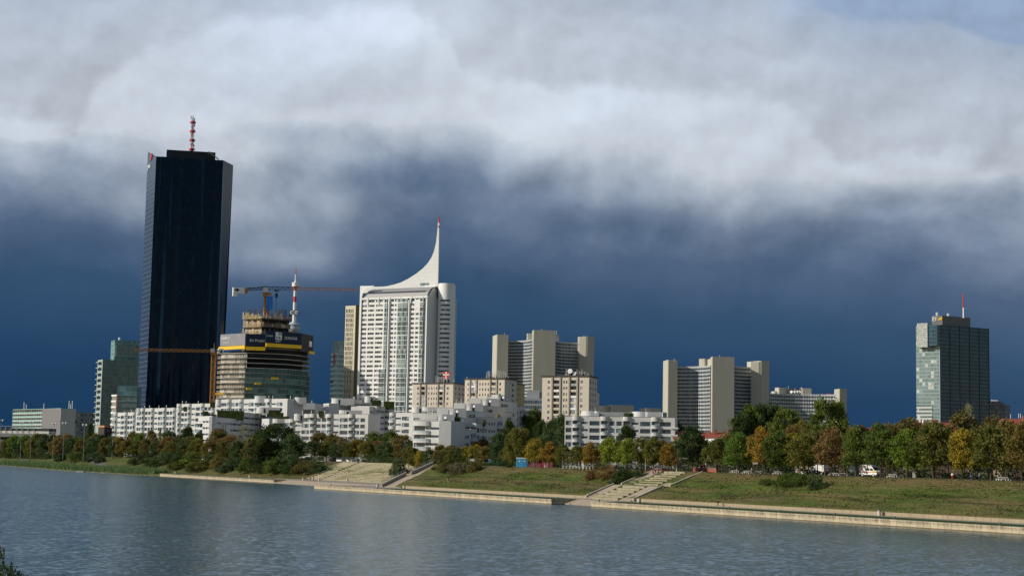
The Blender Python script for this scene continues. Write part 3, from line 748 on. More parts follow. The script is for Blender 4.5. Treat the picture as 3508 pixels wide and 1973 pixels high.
mb = MB(); mb.fbox(F3, 6.6, 10.9, .36, .46, b3+2.6, b3+7.3)
mb.build('emblem', M_WHP, cf)
mb = MB()
for k in range(3): mb.fbox(F3, 8.6+k*.75, 9.0+k*.75, .48, .52, b3+5.2, b3+7.3)
mb.build('emblem', M_NAVY, cf)
text('S+B', 'lettering', M_NAVY, cf, F3, 7.0, b3+3.2, 1.9, d=.5, bold=.04); text('GRUPPE', 'lettering', M_WHP, cf, F3, 6.6, b3+1.2, 1.15, d=.4, xs=.85)
F4, b4, t4 = banner(1031, 1012.5, 1072, 1034, 1141, 1201, M_DKB)
mb = MB(); mb.fbox(F4, 14.5, 19.5, .36, .46, b4+3.6, b4+7.0); mb.build('emblem', M_WHP, cf)
banner(1051, 1023, 1054, 1025, 1147, 1186, M_STEEL)
for pa, Da, pb, Db, y0, y1, k in ((753, 1016, 842, 997.5, 1188, 1199.5, 3), (842.5, 997, 909, 999, 1187, 1199, 2), (909.5, 997, 1031, 1011.5, 1175, 1187.5, 4), (1056, 1024, 1074, 1034, 1202, 1211, 1)):
    zt_ = Z(pa, y0, Da); zb_ = Z(pa, y1, Da); F_ = fr(*cor(pa, Da, zt_), *cor(pb, Db, zt_))
    for i in range(k):
        mb = MB(); mb.fbox(F_, F_[3]*i/k+.06, F_[3]*(i+1)/k-.06, .0, .9, zb_, zt_); mb.build('guard_panel', M_YEL, cf)
for px, py, w in ((939, 1290, 4.4), (882, 1309, 3.7), (852, 1327, 3.2)):
    F_ = fr(*rc[0], *rc[2]); x = XA(px, 1000, 50); s = (x-rc[0][0]); z = Z(px, py+9, 1003); mb = MB(); mb.fbox(F_, s-w/2, s+w/2, -1, 2.4, z, z+1.25); mb.build('loading_platform', M_YEL, cf)
mb = MB(); mb.prism(shrink(rc+back, 2.5), zy0-4, zy0+6.5, 0); mb.build('upper_floors', M_SHADE, cf)
for z in (zy0+1.6, zy0+4.6): mb = MB(); mb.prism(shrink(rc+back, 1.2), z-.3, z, 0); mb.build('floor_slab', M_SLAB, cf)
# concrete core rising above
zc0 = zy0; F_ = fr(*cor(845, 1012, 90), *cor(897, 1006, 90)); F5 = fr(*cor(897, 1006, 90), *cor(990, 1018, 90))
ztop = Z(850, 1086, 1012)
mb = MB(); mb.fbox(F_, 0, F_[3], -16, 0, zc0-2, ztop); rr = random.Random(2)
mb.fbox(F5, 0.05, F5[3], -15, -.02, zc0-2, ztop-.2, 1)  # unlit right side of the core, its shade put into the colour
for k in range(9):
    for j in range(6): mb.fbox(F_, 1+k*1.0, 1.25+k*1.0, .02, .12, zc0+8+j*2.7, zc0+8.5+j*2.7, 1)
mb.build('core_tower', [M_COREC, M_SHADE], cf)
M_FORM = plain('formwork_panels', (.42, .33, .13), .85, .35, .8); M_FORMG = plain('formwork_grey', (.13, .12, .10), .85, .3, .8)
for (FF, off, mt_) in ((F_, 1.2, M_FORM), (F5, 1.2, M_FORMG)):
    mb = MB()
    for lvl, (z0_, dd) in enumerate(((ztop-11.5, 2.4), (ztop-6.5, 1.9), (ztop-1.5, 2.6))):
        mb.fbox(FF, -1.5, FF[3]+.8, .05, dd, z0_, z0_+.3, 0)
        for k in range(int(FF[3]/1.1)+2):
            h_ = rr.uniform(.9, 4.2); mb.fbox(FF, -1.4+k*1.1, -1.4+k*1.1+rr.uniform(.25, .95), dd-.5, dd-.25, z0_+.3, z0_+.3+h_, rr.choice((0, 0, 1, 2)))
        for k in range(3): mb.fbox(FF, -1.5, FF[3]+.8, dd-.1, dd, z0_+.8+k*.7, z0_+.95+k*.7, 1)
    mb.build('formwork', [mt_, M_WOOD, M_SLAB], cf)
mb = MB()
for px0, px1, y0, y1 in ((848, 900, 1052, 1085), (940, 985, 1054, 1085)):
    for k in range(20):
        px = px0+(px1-px0)*(k+rr.uniform(-.3, .3))/20; x = XA(px, 1014, 100); z1_ = Z(px, y0+rr.uniform(0, 12), 1014)
        mb.tube((x, 1014+rr.uniform(-2, 2), ztop-2), (x, 1014, z1_), .13, k=3, caps=False)
mb.build('reinforcement_bars', plain('rebar', (.16, .13, .11), .8, .2, 1), cf)

# ---- tower cranes
def sign_plate(F_, s0, s1, z0, z1, par, d=.8):
    mb = MB(); mb.fbox(F_, s0, s1, d-.3, d, z0, z1); mb.build('sign_plate', M_WHP, par)
c2 = bthing('tower_crane', 'large tower crane standing on the half built tower with a blue sheeted mast', XA(912, 1016, 90), 1016, ztop-4, 'crane')
mx = XA(915, 1010, 110); mtz = Z(915, 1000, 1010)
mb = MB(); lattice(mb, (mx, 1010, ztop-4), (mx, 1010, mtz-1), 3.0, 11, .24); lattice(mb, (mx, 1010, ztop-4), (mx, 1010, mtz-1), 1.6, 14, .16); mb.build('mast', M_ORA, c2)
mb = MB(); xb = XA(926, 1008, 110); mb.box(xb-1.9, xb+1.9, 1006, 1007.2, Z(926, 1062, 1008), Z(926, 1015, 1008))
for k in range(5): mb.box(xb-1.9+k*.85, xb-1.6+k*.85, 1005.8, 1006, Z(926, 1062, 1008), Z(926, 1015, 1008))
mb.build('blue_sheeting', plain('blue_tarpaulin', (.02, .16, .48), .6, .25, .6), c2)
zj = Z(915, 988, 1010)
jr = Vector((XA(1221, 1030, 115), 1030, Z(1221, 993, 1030))); jl = Vector((XA(797, 1002, 115), 1002, Z(797, 994, 1002))); jm = Vector((mx, 1010, zj)); jm2 = jm.lerp(jr, .26)
M_JN = plain('crane_navy', (.03, .06, .10), .5, .1, 1)
mb = MB(); lattice(mb, jm, jm2, 2.0, 9, .14, True); mb.build('jib', M_JN, c2)
mb = MB(); lattice(mb, jm2, jr, 1.7, 30, .11, True); mb.build('jib', M_ORA, c2)
mb = MB(); lattice(mb, jm, jl.lerp(jm, .12), 1.6, 14, .2, True); mb.tube(jm+Vector((0, 0, 1.5)), jl.lerp(jm, .15), .2, k=3); mb.build('counter_jib', M_JN, c2)
F_ = fr(jl.x, jl.y, jm.x, jm.y)
mb = MB(); mb.fbox(F_, .3, 7.3, -1.3, 1.3, jl.z-1.8, jl.z+1.7); mb.fbox(F_, .3, 2.8, -1.2, 1.2, jl.z-3.6, jl.z-1.8); mb.build('counterweight', M_WHP, c2)
mb = MB(); P_ = lambda a, z: tuple(F_[0]+F_[1]*a+F_[2]*1.34)+(z,)
mb.poly([P_(.8, jl.z+.2), P_(2.6, jl.z-.8), P_(4.4, jl.z+.2), P_(2.6, jl.z+1.2)]); mb.fbox(F_, 7.3, 9.3, -1.25, 1.25, jl.z-1.5, jl.z+1.7, 1); mb.build('emblem', [M_BLACK, M_ORA], c2)
mb = MB(); mb.box(mx-2.4, mx+2.4, 1008, 1012, mtz-3, mtz-.6, 0); mb.box(mx-2.0, mx+1.0, 1006.6, 1008, mtz-.6, mtz+2.4, 1); mb.build('cab', [M_ORA, M_GREYB], c2)
hx = jm.lerp(jr, .105)
mb = MB(); mb.tube(hx, hx+Vector((0, 0, -20)), .14, k=3); mb.box(hx.x-.8, hx.x+.8, hx.y-.5, hx.y+.5, hx.z-5.6, hx.z-3); mb.box(hx.x-1.4, hx.x+1.4, hx.y-.8, hx.y+.8, hx.z-1.8, hx.z-.8); mb.build('hoist', M_JN, c2)

c1 = bthing('tower_crane', 'small orange tower crane in front of the black glass skyscraper', XA(725, 965, 20), 965, GZ, 'crane')
xm0 = XA(722, 965, 12); xm1 = XA(733, 965, 70); xm = xm1; mz = Z(733, 1207, 965)
mb = MB(); lattice(mb, (xm, 965, GZ), (xm, 965, mz), 2.2, 26, .24); mb.build('mast', M_ORA, c1)
jl = Vector((XA(456, 945, 70), 945, Z(456, 1198, 945))); jm = Vector((xm, 965, Z(733, 1203, 965))); jr = Vector((XA(764, 968, 70), 968, jm.z))
mb = MB(); lattice(mb, jl, jm, 1.5, 34, .12, True); mb.build('jib', M_ORA, c1)
mb = MB(); lattice(mb, jm, jr, 1.6, 4, .18, True); mb.build('counter_jib', M_ORA, c1)
mb = MB(); mb.box(xm-1.8, xm+1.8, 963.6, 966.4, mz-1.5, mz+.3, 0); mb.box(xm-1.6, xm+.6, 962.4, 963.6, mz-.2, mz+2.1, 1); mb.tube((xm, 965, mz), (xm, 965, mz+5.4), .3, .15, 4); mb.build('cab', [M_ORA, M_GREYB], c1)
F_ = fr(jm.x, jm.y, jr.x, jr.y)
mb = MB(); mb.fbox(F_, 2.6, 5.6, -1.0, 1.2, jm.z-1.4, jm.z+1.6); mb.build('counterweight', M_WHP, c1)
mb = MB(); P_ = lambda a, z: tuple(F_[0]+F_[1]*a+F_[2]*1.24)+(z,); mb.poly([P_(2.9, jm.z), P_(4.1, jm.z-1), P_(5.3, jm.z), P_(4.1, jm.z+1)]); mb.build('emblem', plain('green_emblem', (.02, .12, .06), .6, .1, 1), c1)
mb = MB(); q = jl.lerp(jm, .3); 
sp = bthing('concrete_skip', 'yellow skip hanging beside the orange crane mast', XA(747, 970, 20), 970, Z(747, 1353, 970), 'skip')
mb = MB(); x0 = XA(733, 970, 20); x1 = XA(763, 970, 20); mb.box(x0, x1, 968.5, 971, Z(747, 1353, 970), Z(747, 1346, 970)); mb.build('bin', M_YEL, sp)

# ---- far television tower
D = 2120
tv = bthing('television_tower', 'slender red and white television tower far behind the building site', XA(1000, D, 20), D, GZ, 'tower')
X0 = XA(1005, D, 150)
def tz(py): return Z(1005, py, D)
mb = MB(); segs = [(1103, 1062, 2.6, 2.2, 1), (1062, 1035, 2.1, 2.1, 1), (1035, 1016, 2.0, 2.0, 0), (1016, 996, 1.9, 1.9, 1), (996, 982, 1.9, 1.9, 0), (982, 963, 2.6, 1.3, 1), (963, 955, 1.0, .9, 1), (955, 940, .8, .8, 1), (940, 917, .7, .35, 0)]
for a, b2, r0, r1, mi in segs: mb.tube((X0, D, tz(a)), (X0, D, tz(b2)), r0, r1, 10, mi)
mb.build('antenna', [M_REDP, M_WHP], tv)
mb = MB(); mb.cyl(X0, D, tz(982), tz(968), 4.3, 14); mb.cyl(X0, D, tz(985), tz(982), 3.6, 14, 1, r1=4.6); mb.build('relay_pod', [M_WHP, M_REDP], tv)
mb = MB(); mb.cyl(X0, D, GZ, tz(1150), 5.5, 14, r1=3.6); mb.cyl(X0, D, tz(1150), tz(1130), 3.6, 14)
mb.build('shaft', M_SLAB, tv)
mb = MB()
for a, b2, r0, r1, mi in ((1136, 1131, 7.0, 8.4, 0), (1131, 1127, 8.4, 8.4, 1), (1127, 1120, 8.2, 8.0, 0), (1120, 1112, 7.6, 7.6, 1), (1112, 1108, 8.0, 6.6, 0), (1108, 1103, 5.2, 4.0, 0)): mb.tube((X0, D, tz(a)), (X0, D, tz(b2)), r0, r1, 20, mi)
mb.build('pod', [plain('pod_grey', (.42, .46, .50), .5, .1, .5), glass('pod_glass', (.05, .07, .09), (.2, .25, .28), .3, 2, 3)], tv)
mb = MB()
for dx, mi in ((-2.9, 0), (3.1, 0)):
    mb.tube((X0+dx, D-4, tz(1071)), (X0+dx, D-4.6, tz(1071)), 3.6, 3.6, 20, 0); mb.tube((X0+dx, D-4.6, tz(1071)), (X0+dx, D-4.8, tz(1071)), 2.5, 2.5, 20, 1)
mb.build('round_sign', [plain('sign_blue', (.02, .05, .16), .5, .1, 1), M_WHP], tv)
Fn = fr(X0-6, D-4.9, X0+6, D-4.9)
for dx in (-2.9, 3.1): text('N', 'lettering', M_BLACK, tv, Fn, 6+dx-1.1, tz(1071)-1.2, 3.4, d=.0, bold=.06)

# ---- left green glass office tower
M_GG = glass('green_office_glass', (.145, .19, .17), (.19, .24, .215), .45, 1.5, 3.4, .25, frame=(.24, .29, .265), fw=.12, fh=.45)
M_GG2 = glass('pale_green_glass', (.12, .23, .23), (.20, .33, .32), .35, 2.0, 3.4, .2, frame=(.28, .40, .38), fw=.12, fh=.3)
M_LCON = plain('light_concrete', (.55, .54, .50), .8, .1, .3)
D = 1320; zt = Z(352, 1231, D)
gt = bthing('office_tower', 'grey green glass office tower with pale slab ends left of the black skyscraper', XA(352, D, 60), D)
a, b2, c_ = cor(335, D+12, zt), cor(352, D, zt), cor(478, D+14, zt)
Ff = fr(*b2, *c_); Fl = fr(*a, *b2)
mb = MB(); mb.prism([b2, c_, (c_[0], c_[1]+25), (a[0]+2, a[1]+25)], GZ, zt, 0); mb.build('glass_facade', M_GG, gt)
mb = MB(); mb.fbox(Fl, 0, Fl[3], -1, .0, GZ, zt); mb.build('end_wall', plain('pale_green_grey', (.33, .38, .35), .8, .1, .3), gt)
nf = int((zt-GZ)/7.0)
mb = MB()
for i in range(nf+1):
    z = zt-2.2-i*4.55
    if z < GZ+3: break
    o = MB(); o.fbox(Fl, -1.6, Fl[3]*.55, .01, 1.0, z, z+.6); o.build('slab_end', MATS['pale_green_grey'], gt)
    mb.fbox(Fl, Fl[3]*.15, Fl[3]*.85, .02, .1, z-2.0, z+.3)
mb.build('side_windows', M_DARKG, gt, kind='stuff')
zu = Z(380, 1164, D+16)
a, b2, c_ = cor(381, D+30, zu), cor(394, D+16, zu), cor(478, D+22, zu)
mb = MB(); mb.prism([a, b2, c_, (c_[0], c_[1]+15)], zt-.5, zu, 0)
mb.build('upper_storeys', M_GG2, gt)
Fu = fr(*b2, *c_); mb = MB(); zs_ = Z(396, 1183, D+16); mb.fbox(Fu, .3, Fu[3], .05, 1.4, zt+3, zs_, 0); mb.fbox(Fu, 0, 1.5, 1.0, 2.0, zt+4, zs_+.1, 1); mb.build('upper_facade', [M_GG, M_LCON], gt)
mb = MB(); xq = XA(405, D+16, zu); mb.cyl(xq, D+20, zu-.5, zu+.8, .8, 8); mb.ball((xq, D+20, zu+1.4), 1.1); mb.build('satellite_dome', M_WHP, gt)
o = MB(); 
tr = random.Random(9)
# ---- small glass block with white bands
D = 1180; zt = Z(403, 1320, D)
sb = bthing('office_building', 'small teal glass office block with white bands and a thin red stripe', XA(403, D, 40), D)
a, b2, c_ = cor(403, D, zt), cor(404, D-.1, zt), cor(470, D+3, zt)
mb = MB(); mb.prism([a, c_, (c_[0], c_[1]+16), (a[0], a[1]+16)], GZ, zt, 0); mb.build('glass_box', M_GG2, sb)
zw = Z(384, 1351, D-6); a, c_ = cor(384, D-2, zw), cor(403, D-6, zw); e_ = cor(470, D-4, zw)
mb = MB(); mb.prism([a, c_, e_, (e_[0], D), (a[0], D+8)], GZ, zw-.02, 0); mb.build('lower_facade', M_GG, sb)
Fa, Fb = fr(*a, *c_), fr(*c_, *e_)
for i in range(9):
    z = zw-i*4.1; mb = MB(); mb.fbox(Fa, 0, Fa[3], .02, .5, z-1.3, z, 0); mb.fbox(Fb, 0, Fb[3], .02, .3, z-.7, z, 1); mb.build('band', [M_WHITE, M_GG2], sb)
mb = MB(); mb.fbox(Fa, Fa[3]-.8, Fa[3]-.1, .5, .7, Z(400, 1410, D), Z(400, 1355, D)); mb.build('red_stripe', M_REDP, sb)
# ---- brown block with orange band
D = 1075; ob = bthing('low_building', 'low dark brown block with an orange roof band left of the white terraces', XA(372, D, 15), D)
zt = Z(358, 1457, D); F_ = fr(*cor(358, D, zt), *cor(396, D+4, zt))
mb = MB(); mb.fbox(F_, 0, F_[3], -12, 0, GZ, zt-1.1, 0); mb.fbox(F_, -.1, F_[3]+.1, -12.1, .1, zt-1.1, zt, 1); mb.fbox(F_, 1, 3, .02, .1, GZ+1, zt-2.3, 2); mb.build('wall', [plain('brown_cladding', (.06, .045, .04), .8, .1, .5), plain('orange_band', (.50, .22, .10), .7, .1, 1), M_DARKG], ob)
# ---- low balcony slab, far left
D = 1480; zt = Z(209, 1400, D-18)
sbk = bthing('apartment_block', 'long low apartment slab with teal balcony fronts and a blank grey end', XA(209, D, 30), D)
a, b2, c_ = cor(45, D+60, zt), cor(209, D-18, zt), cor(265, D+4, zt)
zt2 = Z(45, 1409, D+60)
F_ = fr(*a, *b2); Fe = fr(*b2, *c_)
mb = MB(); mb.fbox(F_, 0, F_[3], -14, -1.5, GZ, zt); mb.fbox(Fe, 0, Fe[3], -20, 0, GZ, zt, 1); mb.build('wall', [M_LCON, plain('grey_render', (.30, .29, .30), .85, .08, .3)], sbk)
mb = MB(); mb.fbox(Fe, -.2, Fe[3]-.3, .02, .2, zt-12.5, zt-9.3); mb.build('dark_band', M_BLACK, sbk)
M_TEALB = plain('teal_balcony_glass', (.32, .50, .46), .3, .25, .8, spec=.6)
M_LOGG = glass('loggia_back', (.10, .10, .09), (.40, .38, .33), .5, 3.1, 3.0, .5)
for i in range(13):
    z = zt-.3-(i+1)*3.45
    if z < GZ+2: break
    mb = MB(); mb.fbox(F_, 0, F_[3], 0, .15, z, z+1.35, 0); mb.fbox(F_, 0, F_[3], -1.5, .15, z-.35, z, 1); mb.build('balcony_row', [M_TEALB, M_LCON], sbk)
    mb = MB(); mb.fq(F_, 0, F_[3], z, z+3.1, -1.45, 0); mb.build('window_band', M_LOGG, sbk)
mb = MB()
for k in range(21): mb.fbox(F_, F_[3]*k/20-.12, F_[3]*k/20+.12, -1.5, .1, GZ, zt-.4)
mb.build('partitions', M_LCON, sbk)
mb = MB(); mb.fbox(F_, 0, F_[3], -14, .3, zt-.02, zt+.5); mb.build('roof_edge', M_TEALB, sbk)
mb = MB()
for px, h_ in ((82, 6), (150, 5), (236, 8), (241, 5), (247, 8), (90, 4)):
    x = XA(px, D+5, zt); mb.tube((x, D+5, zt-.5), (x, D+5, zt+h_), .35, k=4)
mb.build('roof_aerials', M_WHP, sbk)
gb = bthing('apartment_block', 'grey green block half hidden between the teal slab and the office tower', XA(300, 1600, 20), 1600)
zt = Z(265, 1411, 1600); F_ = fr(*cor(262, 1600, zt), *cor(334, 1606, zt)); mb = MB(); rows = [(zt-4-i*4.6, zt-1.8-i*4.6, [(1+j*3.3, 2.9+j*3.3) for j in range(6)]) for i in range(5)]
punched(mb, F_, 0, F_[3], GZ, zt, rows, .3); mb.fbox(F_, 0, F_[3], -14, -.4, GZ, zt-.01); mb.build('wall', plain('grey_green_render', (.20, .24, .23), .85, .12, .3), gb)
M_WG = glass('window_glass', (.02, .028, .036), (.35, .35, .33), .22, 1.3, 2.8, .1, spec=.6); M_WF = plain('window_frame', (.60, .60, .57), .6, .05, 1)
winset([(F_, s0, s1, r[0], r[1]) for r in rows for s0, s1 in r[2]], gb, [M_WG, M_WF])
# far left concrete station deck
D = 1390; st = bthing('station_deck', 'grey concrete viaduct deck with railings at the left edge', XA(40, D, 20), D, GZ, 'station')
Fd = fr(*cor(-60, D+20, 20), *cor(168, D, 20))
za, zb_, zc2, zd2 = Z(60, 1463, D), Z(60, 1482, D), Z(60, 1496, D), Z(60, 1520, D)
Ld = Fd[3]
mb = MB(); mb.fbox(Fd, 0, Ld*.83, -14, .6, zc2, zb_-.5, 0); mb.fbox(Fd, 0, Ld*.79, -16, 1.2, zd2, zd2+3.2, 0); mb.build('deck', plain('dark_concrete', (.17, .17, .17), .9, .15, .4), st)
mb = MB(); mb.fbox(Fd, 0, Ld*.98, -12, -1.0, zb_-.4, zb_+1.7, 0); mb.build('pale_parapet', M_LCON, st)
mb = MB(); mb.fbox(Fd, 0, Ld*.98, -12, -1.4, zb_+1.7, za-.6, 0); mb.fbox(Fd, 0, Ld*.75, -20, -.5, GZ-4, zd2, 0); mb.fbox(Fd, 0, Ld*.8, -20, -2, zd2+3.2, zc2, 0); mb.build('dark_infill', M_BLACK, st)  # black blocks fill the gaps above, between and below the decks
mb = MB()
for k in range(9): mb.fbox(Fd, Ld*(.08+.085*k), Ld*(.08+.085*k)+.3, -.6, -.2, zb_, za+1.2)
mb.fbox(Fd, 0, Ld*.83, -.6, -.3, za+.9, za+1.2); mb.build('railing', M_RAIL, st)
for k in range(4):
    mb = MB(); mb.fbox(Fd, Ld*(.3+.13*k), Ld*(.3+.13*k)+2, -3, 0, GZ-4, zd2); mb.build('pier', M_LCON, st)
# ---- teal banded tower and cream tower
D = 1250; zt = Z(1145, 1166, D)
tt = bthing('office_tower', 'teal banded glass office tower behind the cream tower', XA(1160, D, 60), D)
a, b2, c_, e_ = cor(1137, D+14, zt), cor(1146, D+2, zt), cor(1162, D, zt), cor(1186, D+3, zt)
M_TL = glass('teal_glass', (.14, .23, .22), (.22, .32, .30), .4, 1.4, 3.7, .2, frame=(.2, .28, .27), fw=.1)
mb = MB(); mb.prism([a, b2, c_, e_, (e_[0], D+25), (a[0]+2, D+25)], GZ, zt, 0); mb.build('glass_facade', M_TL, tt)
M_TB = plain('teal_band', (.46, .58, .54), .5, .08, .5)
for i in range(26):
    z = zt-11-i*3.7
    if z < GZ+4: break
    mb = MB()
    for p, q in ((a, b2), (b2, c_), (c_, e_)): F_ = fr(*p, *q); mb.fbox(F_, 0, F_[3], .02, .35, z, z+1.5)
    mb.build('band', M_TB, tt)
mb = MB(); F_ = fr(*b2, *c_); mb.fbox(F_, 0, 1.0, .5, .8, Z(1148, 1250, D), Z(1148, 1210, D)); mb.build('sign_board', M_REDP, tt)
mb = MB(); F_ = fr(*c_, *e_); mb.fbox(F_, 0, F_[3], .03, .25, zt-9, zt-1, 0); mb.build('top_storeys', glass('pale_top_glass', (.22, .28, .27), (.40, .45, .42), .5, 1.3, 2.7, .3, frame=(.5, .52, .5), fw=.18, fh=.3), tt)
mb = MB(); F_ = fr(*cor(1132, D+6, 60), *cor(1142, D+2, 60)); mb.fbox(F_, 0, F_[3], -6, 0, Z(1135, 1312, D), Z(1135, 1303, D)); mb.build('side_platform', M_DARKG, tt)
D = 1060; zt = Z(1184, 1048, D)
ct = bthing('residential_tower', 'cream residential tower with a brown stripe left of the white tower', XA(1200, D, 60), D)
F_ = fr(*cor(1184, D, zt), *cor(1219, D-4, zt)); Fr_ = fr(*cor(1219.5, D-4, zt), *cor(1262, D-2, zt))
M_CREAM = plain('cream_render', (.66, .60, .45), .8, .08, .3)
mb = MB(); rows = []; its = []; ncol = 3; L = F_[3]; k = 0; z = zt-2.2
while z > GZ+6:
    ws = [(.55+j*2.05+(.25 if k % 2 else 0), .55+j*2.05+1.15+(.25 if k % 2 else 0)) for j in range(ncol)]
    rows.append((z-2.3, z, ws)); z -= 3.02; k += 1
punched(mb, F_, 0, L, GZ, zt, rows, .3)
for (zs, zh, ws) in rows:
    for j, (a, b2) in enumerate(ws):
        its.append((F_, a, b2, zs, zh, 1, .3)); mb.fbox(F_, b2, b2+.22, 0, .35, zs-.1, zh+.1)
mb.fbox(F_, 0, L, -14, -.4, GZ, zt-.02); mb.build('wall', M_CREAM, ct)
its2 = []; mb = MB(); rows2 = [(zs, zh, [(3.2, 4.6), (5.4, 6.6)]) for zs, zh, _ in rows]
punched(mb, Fr_, 2.0, Fr_[3], GZ, zt+.6, rows2, .3); mb.fbox(Fr_, 2.0, Fr_[3], -14, -.4, GZ, zt); mb.build('wall', M_CREAM, ct)
its2 = [(Fr_, a, b2, zs, zh, 1, .3) for zs, zh, w in rows2 for a, b2 in w]
mb = MB(); mb.fbox(Fr_, 0, 2.0, -14, .02, GZ, zt+.2); mb.build('brown_stripe', plain('brown_panel', (.16, .115, .06), .7, .1, .4), ct)
winset(its+its2, ct, [glass('cream_windows', (.06, .05, .04), (.33, .36, .36), .5, 1.2, 3.02, .15), M_WF])

# ---- white tower with the sail
D0, D1 = 1017, 995
zf = ZA(1464, 1014.5, D1)
wt = bthing('residential_tower', 'white high rise with a tall curved sail and needle on its roof', XA(1350, D0, 60), D0)
Aw, Bw = cor(1239, D0, zf), cor(1464, D1, zf); F = fr(*Aw, *Bw); L = F[3]; k = L/40.6
cols = [('bay', 0, 3.5), ('win', 4.3, 8.2), ('win', 9.1, 13.6), ('bay', 14.3, 17.0), ('pier', 17.2, 18.0), ('win', 18.5, 20.3), ('win', 20.9, 22.0), ('bay', 22.5, 29.8), ('win', 30.7, 32.9), ('win', 33.7, 35.6), ('bay', 36.1, 39.2)]
rows, its = [], []; sh = 2.86; nst = 33
M_BAYG = glass('bay_glazing', (.025, .055, .065), (.22, .28, .28), .32, 1.25, 2.86, .1, frame=(.35, .38, .38), fw=.1, spec=.6)
z = zf-1.0; fl = 0; r6 = random.Random(8)
bays = {0: [], 3: [], 7: [], 10: []}
while z-sh > GZ+1:
    ws = []
    for ci, (t_, a, b2) in enumerate(cols):
        a, b2 = a*k, b2*k
        if t_ == 'win' or (ci == 0): ws.append((a+.05, b2)); its.append((F, a+.05, b2, z-1.75, z-.35, 3 if b2-a > 3 else 1, .3))
    rows.append((z-1.75, z-.35, ws)); z -= sh; fl += 1
mb = MB(); punched(mb, F, 0, L, GZ, zf, rows, .3)
mb.fbox(F, 0, L, -19, -.45, GZ, zf-.02)
for s in (17.6, 29.95): mb.fbox(F, s*k-.3, s*k+.3, 0, 1.0, GZ, zf-2)
mb.build('wall', M_WHITE, wt)
for ci in (3, 7, 10):            # projecting glazed bays, floor by floor
    a, b2 = cols[ci][1]*k, cols[ci][2]*k; z = zf-1.0; f_ = 0
    while z-sh > GZ+4:
        dark = f_ > (9 if ci == 10 else 7 if ci == 3 else 0) 
        o = MB(); off = 0 if not (ci == 3 and f_ > 14) else -3.2
        a_, b_ = a+off*.9, b2+off*.2
        pts = [(a_, 0), (a_+.9, 1.1), (b_-.9, 1.25) if ci == 7 else (b_-.5, 1.1), (b_, 0.1)]
        if ci == 7: pts = [(a_, 0), (a_+1.0, 1.0), ((a_+b_)/2-.3, 1.4), ((a_+b_)/2+.3, 1.4), (b_-.8, 1.2), (b_, 0)]
        wp = [tuple(F[0]+F[1]*p[0]+F[2]*p[1]) for p in pts]; up_ = 0
        for p, q in zip(wp, wp[1:]):
            f2_ = fr(*p, *q); o.fq(f2_, 0, f2_[3], z-sh+.55, z-.12, -.05, 0); o.fbox(f2_, 0, f2_[3], -.3, .02, z-sh+.02, z-sh+(.35 if f_ % 7 else .6), 1)
            o.fbox(f2_, 0, .12, -.1, .03, z-sh+.5, z-.1, 1)
        o.poly([(p[0], p[1], z-.12) for p in wp], 1); o.build('glazed_bay', [M_BAYG, M_WHITE], wt)
        z -= sh; f_ += 1
winset(its, wt, [glass('tower_windows', (.025, .03, .04), (.30, .32, .33), .25, 1.2, 2.86, .12), M_WF])
# slanted metal roof
M_ROOFG = plain('grey_metal_roof', (.34, .33, .33), .5, .08, .8, metal=.2)
P = lambda s, d, z: (F[0].x+F[1].x*s+F[2].x*d, F[0].y+F[1].y*s+F[2].y*d, z)
zr = zf+6.6; mb = MB(); prof = [(0, zf), (-1.2, zf+2.6), (-3.4, zf+4.8), (-6.5, zf+6.2), (-9, zr)]
for i in range(4):
    (d0, z0_), (d1, z1_) = prof[i], prof[i+1]; s0, s1 = .5+i*1.3, .5+(i+1)*1.3
    mb.poly([P(s0, d0, z0_), P(L-.3+i*.3, d0, z0_), P(L+i*.3, d1, z1_), P(s1, d1, z1_)])
mb.poly([P(.5, 0, zf), P(1.8, -1.2, zf+2.6), P(3.1, -3.4, zf+4.8), P(4.4, -6.5, zf+6.2), P(5.7, -9, zr), P(5.7, -15, zf), P(.5, -15, zf)])
mb.poly([P(5.7, -9, zr), P(L+1.2, -9, zr), P(L+1.2, -19, zf), P(.5, -19, zf)])
mb.build('roof', M_ROOFG, wt)
for i in range(34):
    s = 4+i*(L-6)/34; o = MB()
    o.poly([P(s, -1.15, zf+2.75), P(s+.7, -1.15, zf+2.75), P(s+.9, -2.0, zf+3.75), P(s+.2, -2.0, zf+3.75)]); o.build('skylight', M_DARKG, wt)
mb = MB(); mb.fbox(F, -.6, L+.5, .0, .55, zf-1.0, zf+.1)
# arched rib and left fin
for s in (.0,):
    zl = ZA(1237, 980, D0-.5)
    mb.poly([P(-.9, .7, GZ), P(.35, .7, GZ), P(.35, .7, zf-1), P(.6, .7, zf+1), P(1.6, .7, zl-3.2), P(4, .7, zl-1.4), P(9, .7, zl-.6), P(9, .7, zl-.1), P(-.9, .7, zl)])
    mb.poly([P(-.9, -1.2, GZ), P(-.9, .7, GZ), P(-.9, .7, zl), P(-.9, -1.2, zl)])
    mb.poly([P(-.9, .7, zl), P(9, .7, zl-.1), P(9, -1.2, zl-.1), P(-.9, -1.2, zl)])
    mb.poly([P(.35, .7, GZ), P(.35, -.5, GZ), P(.35, -.5, zf), P(.35, .7, zf)])
mb.build('left_fin', M_WHITE, wt)
for i in range(6):
    s = L*(i+.6)/6; o = MB(); arc = [(s-.2, zf-4), (s-.1, zf-2.2), (s+.6, zf-.6), (s+.9, zf+.1), (s+.3, zf+.1), (s-.5, zf-1.6), (s-.7, zf-4)]
    o.poly([P(a, .75, z_) for a, z_ in arc]); o.poly([P(a, .55, z_) for a, z_ in arc][::-1]); o.build('bracket', M_WHITE, wt)
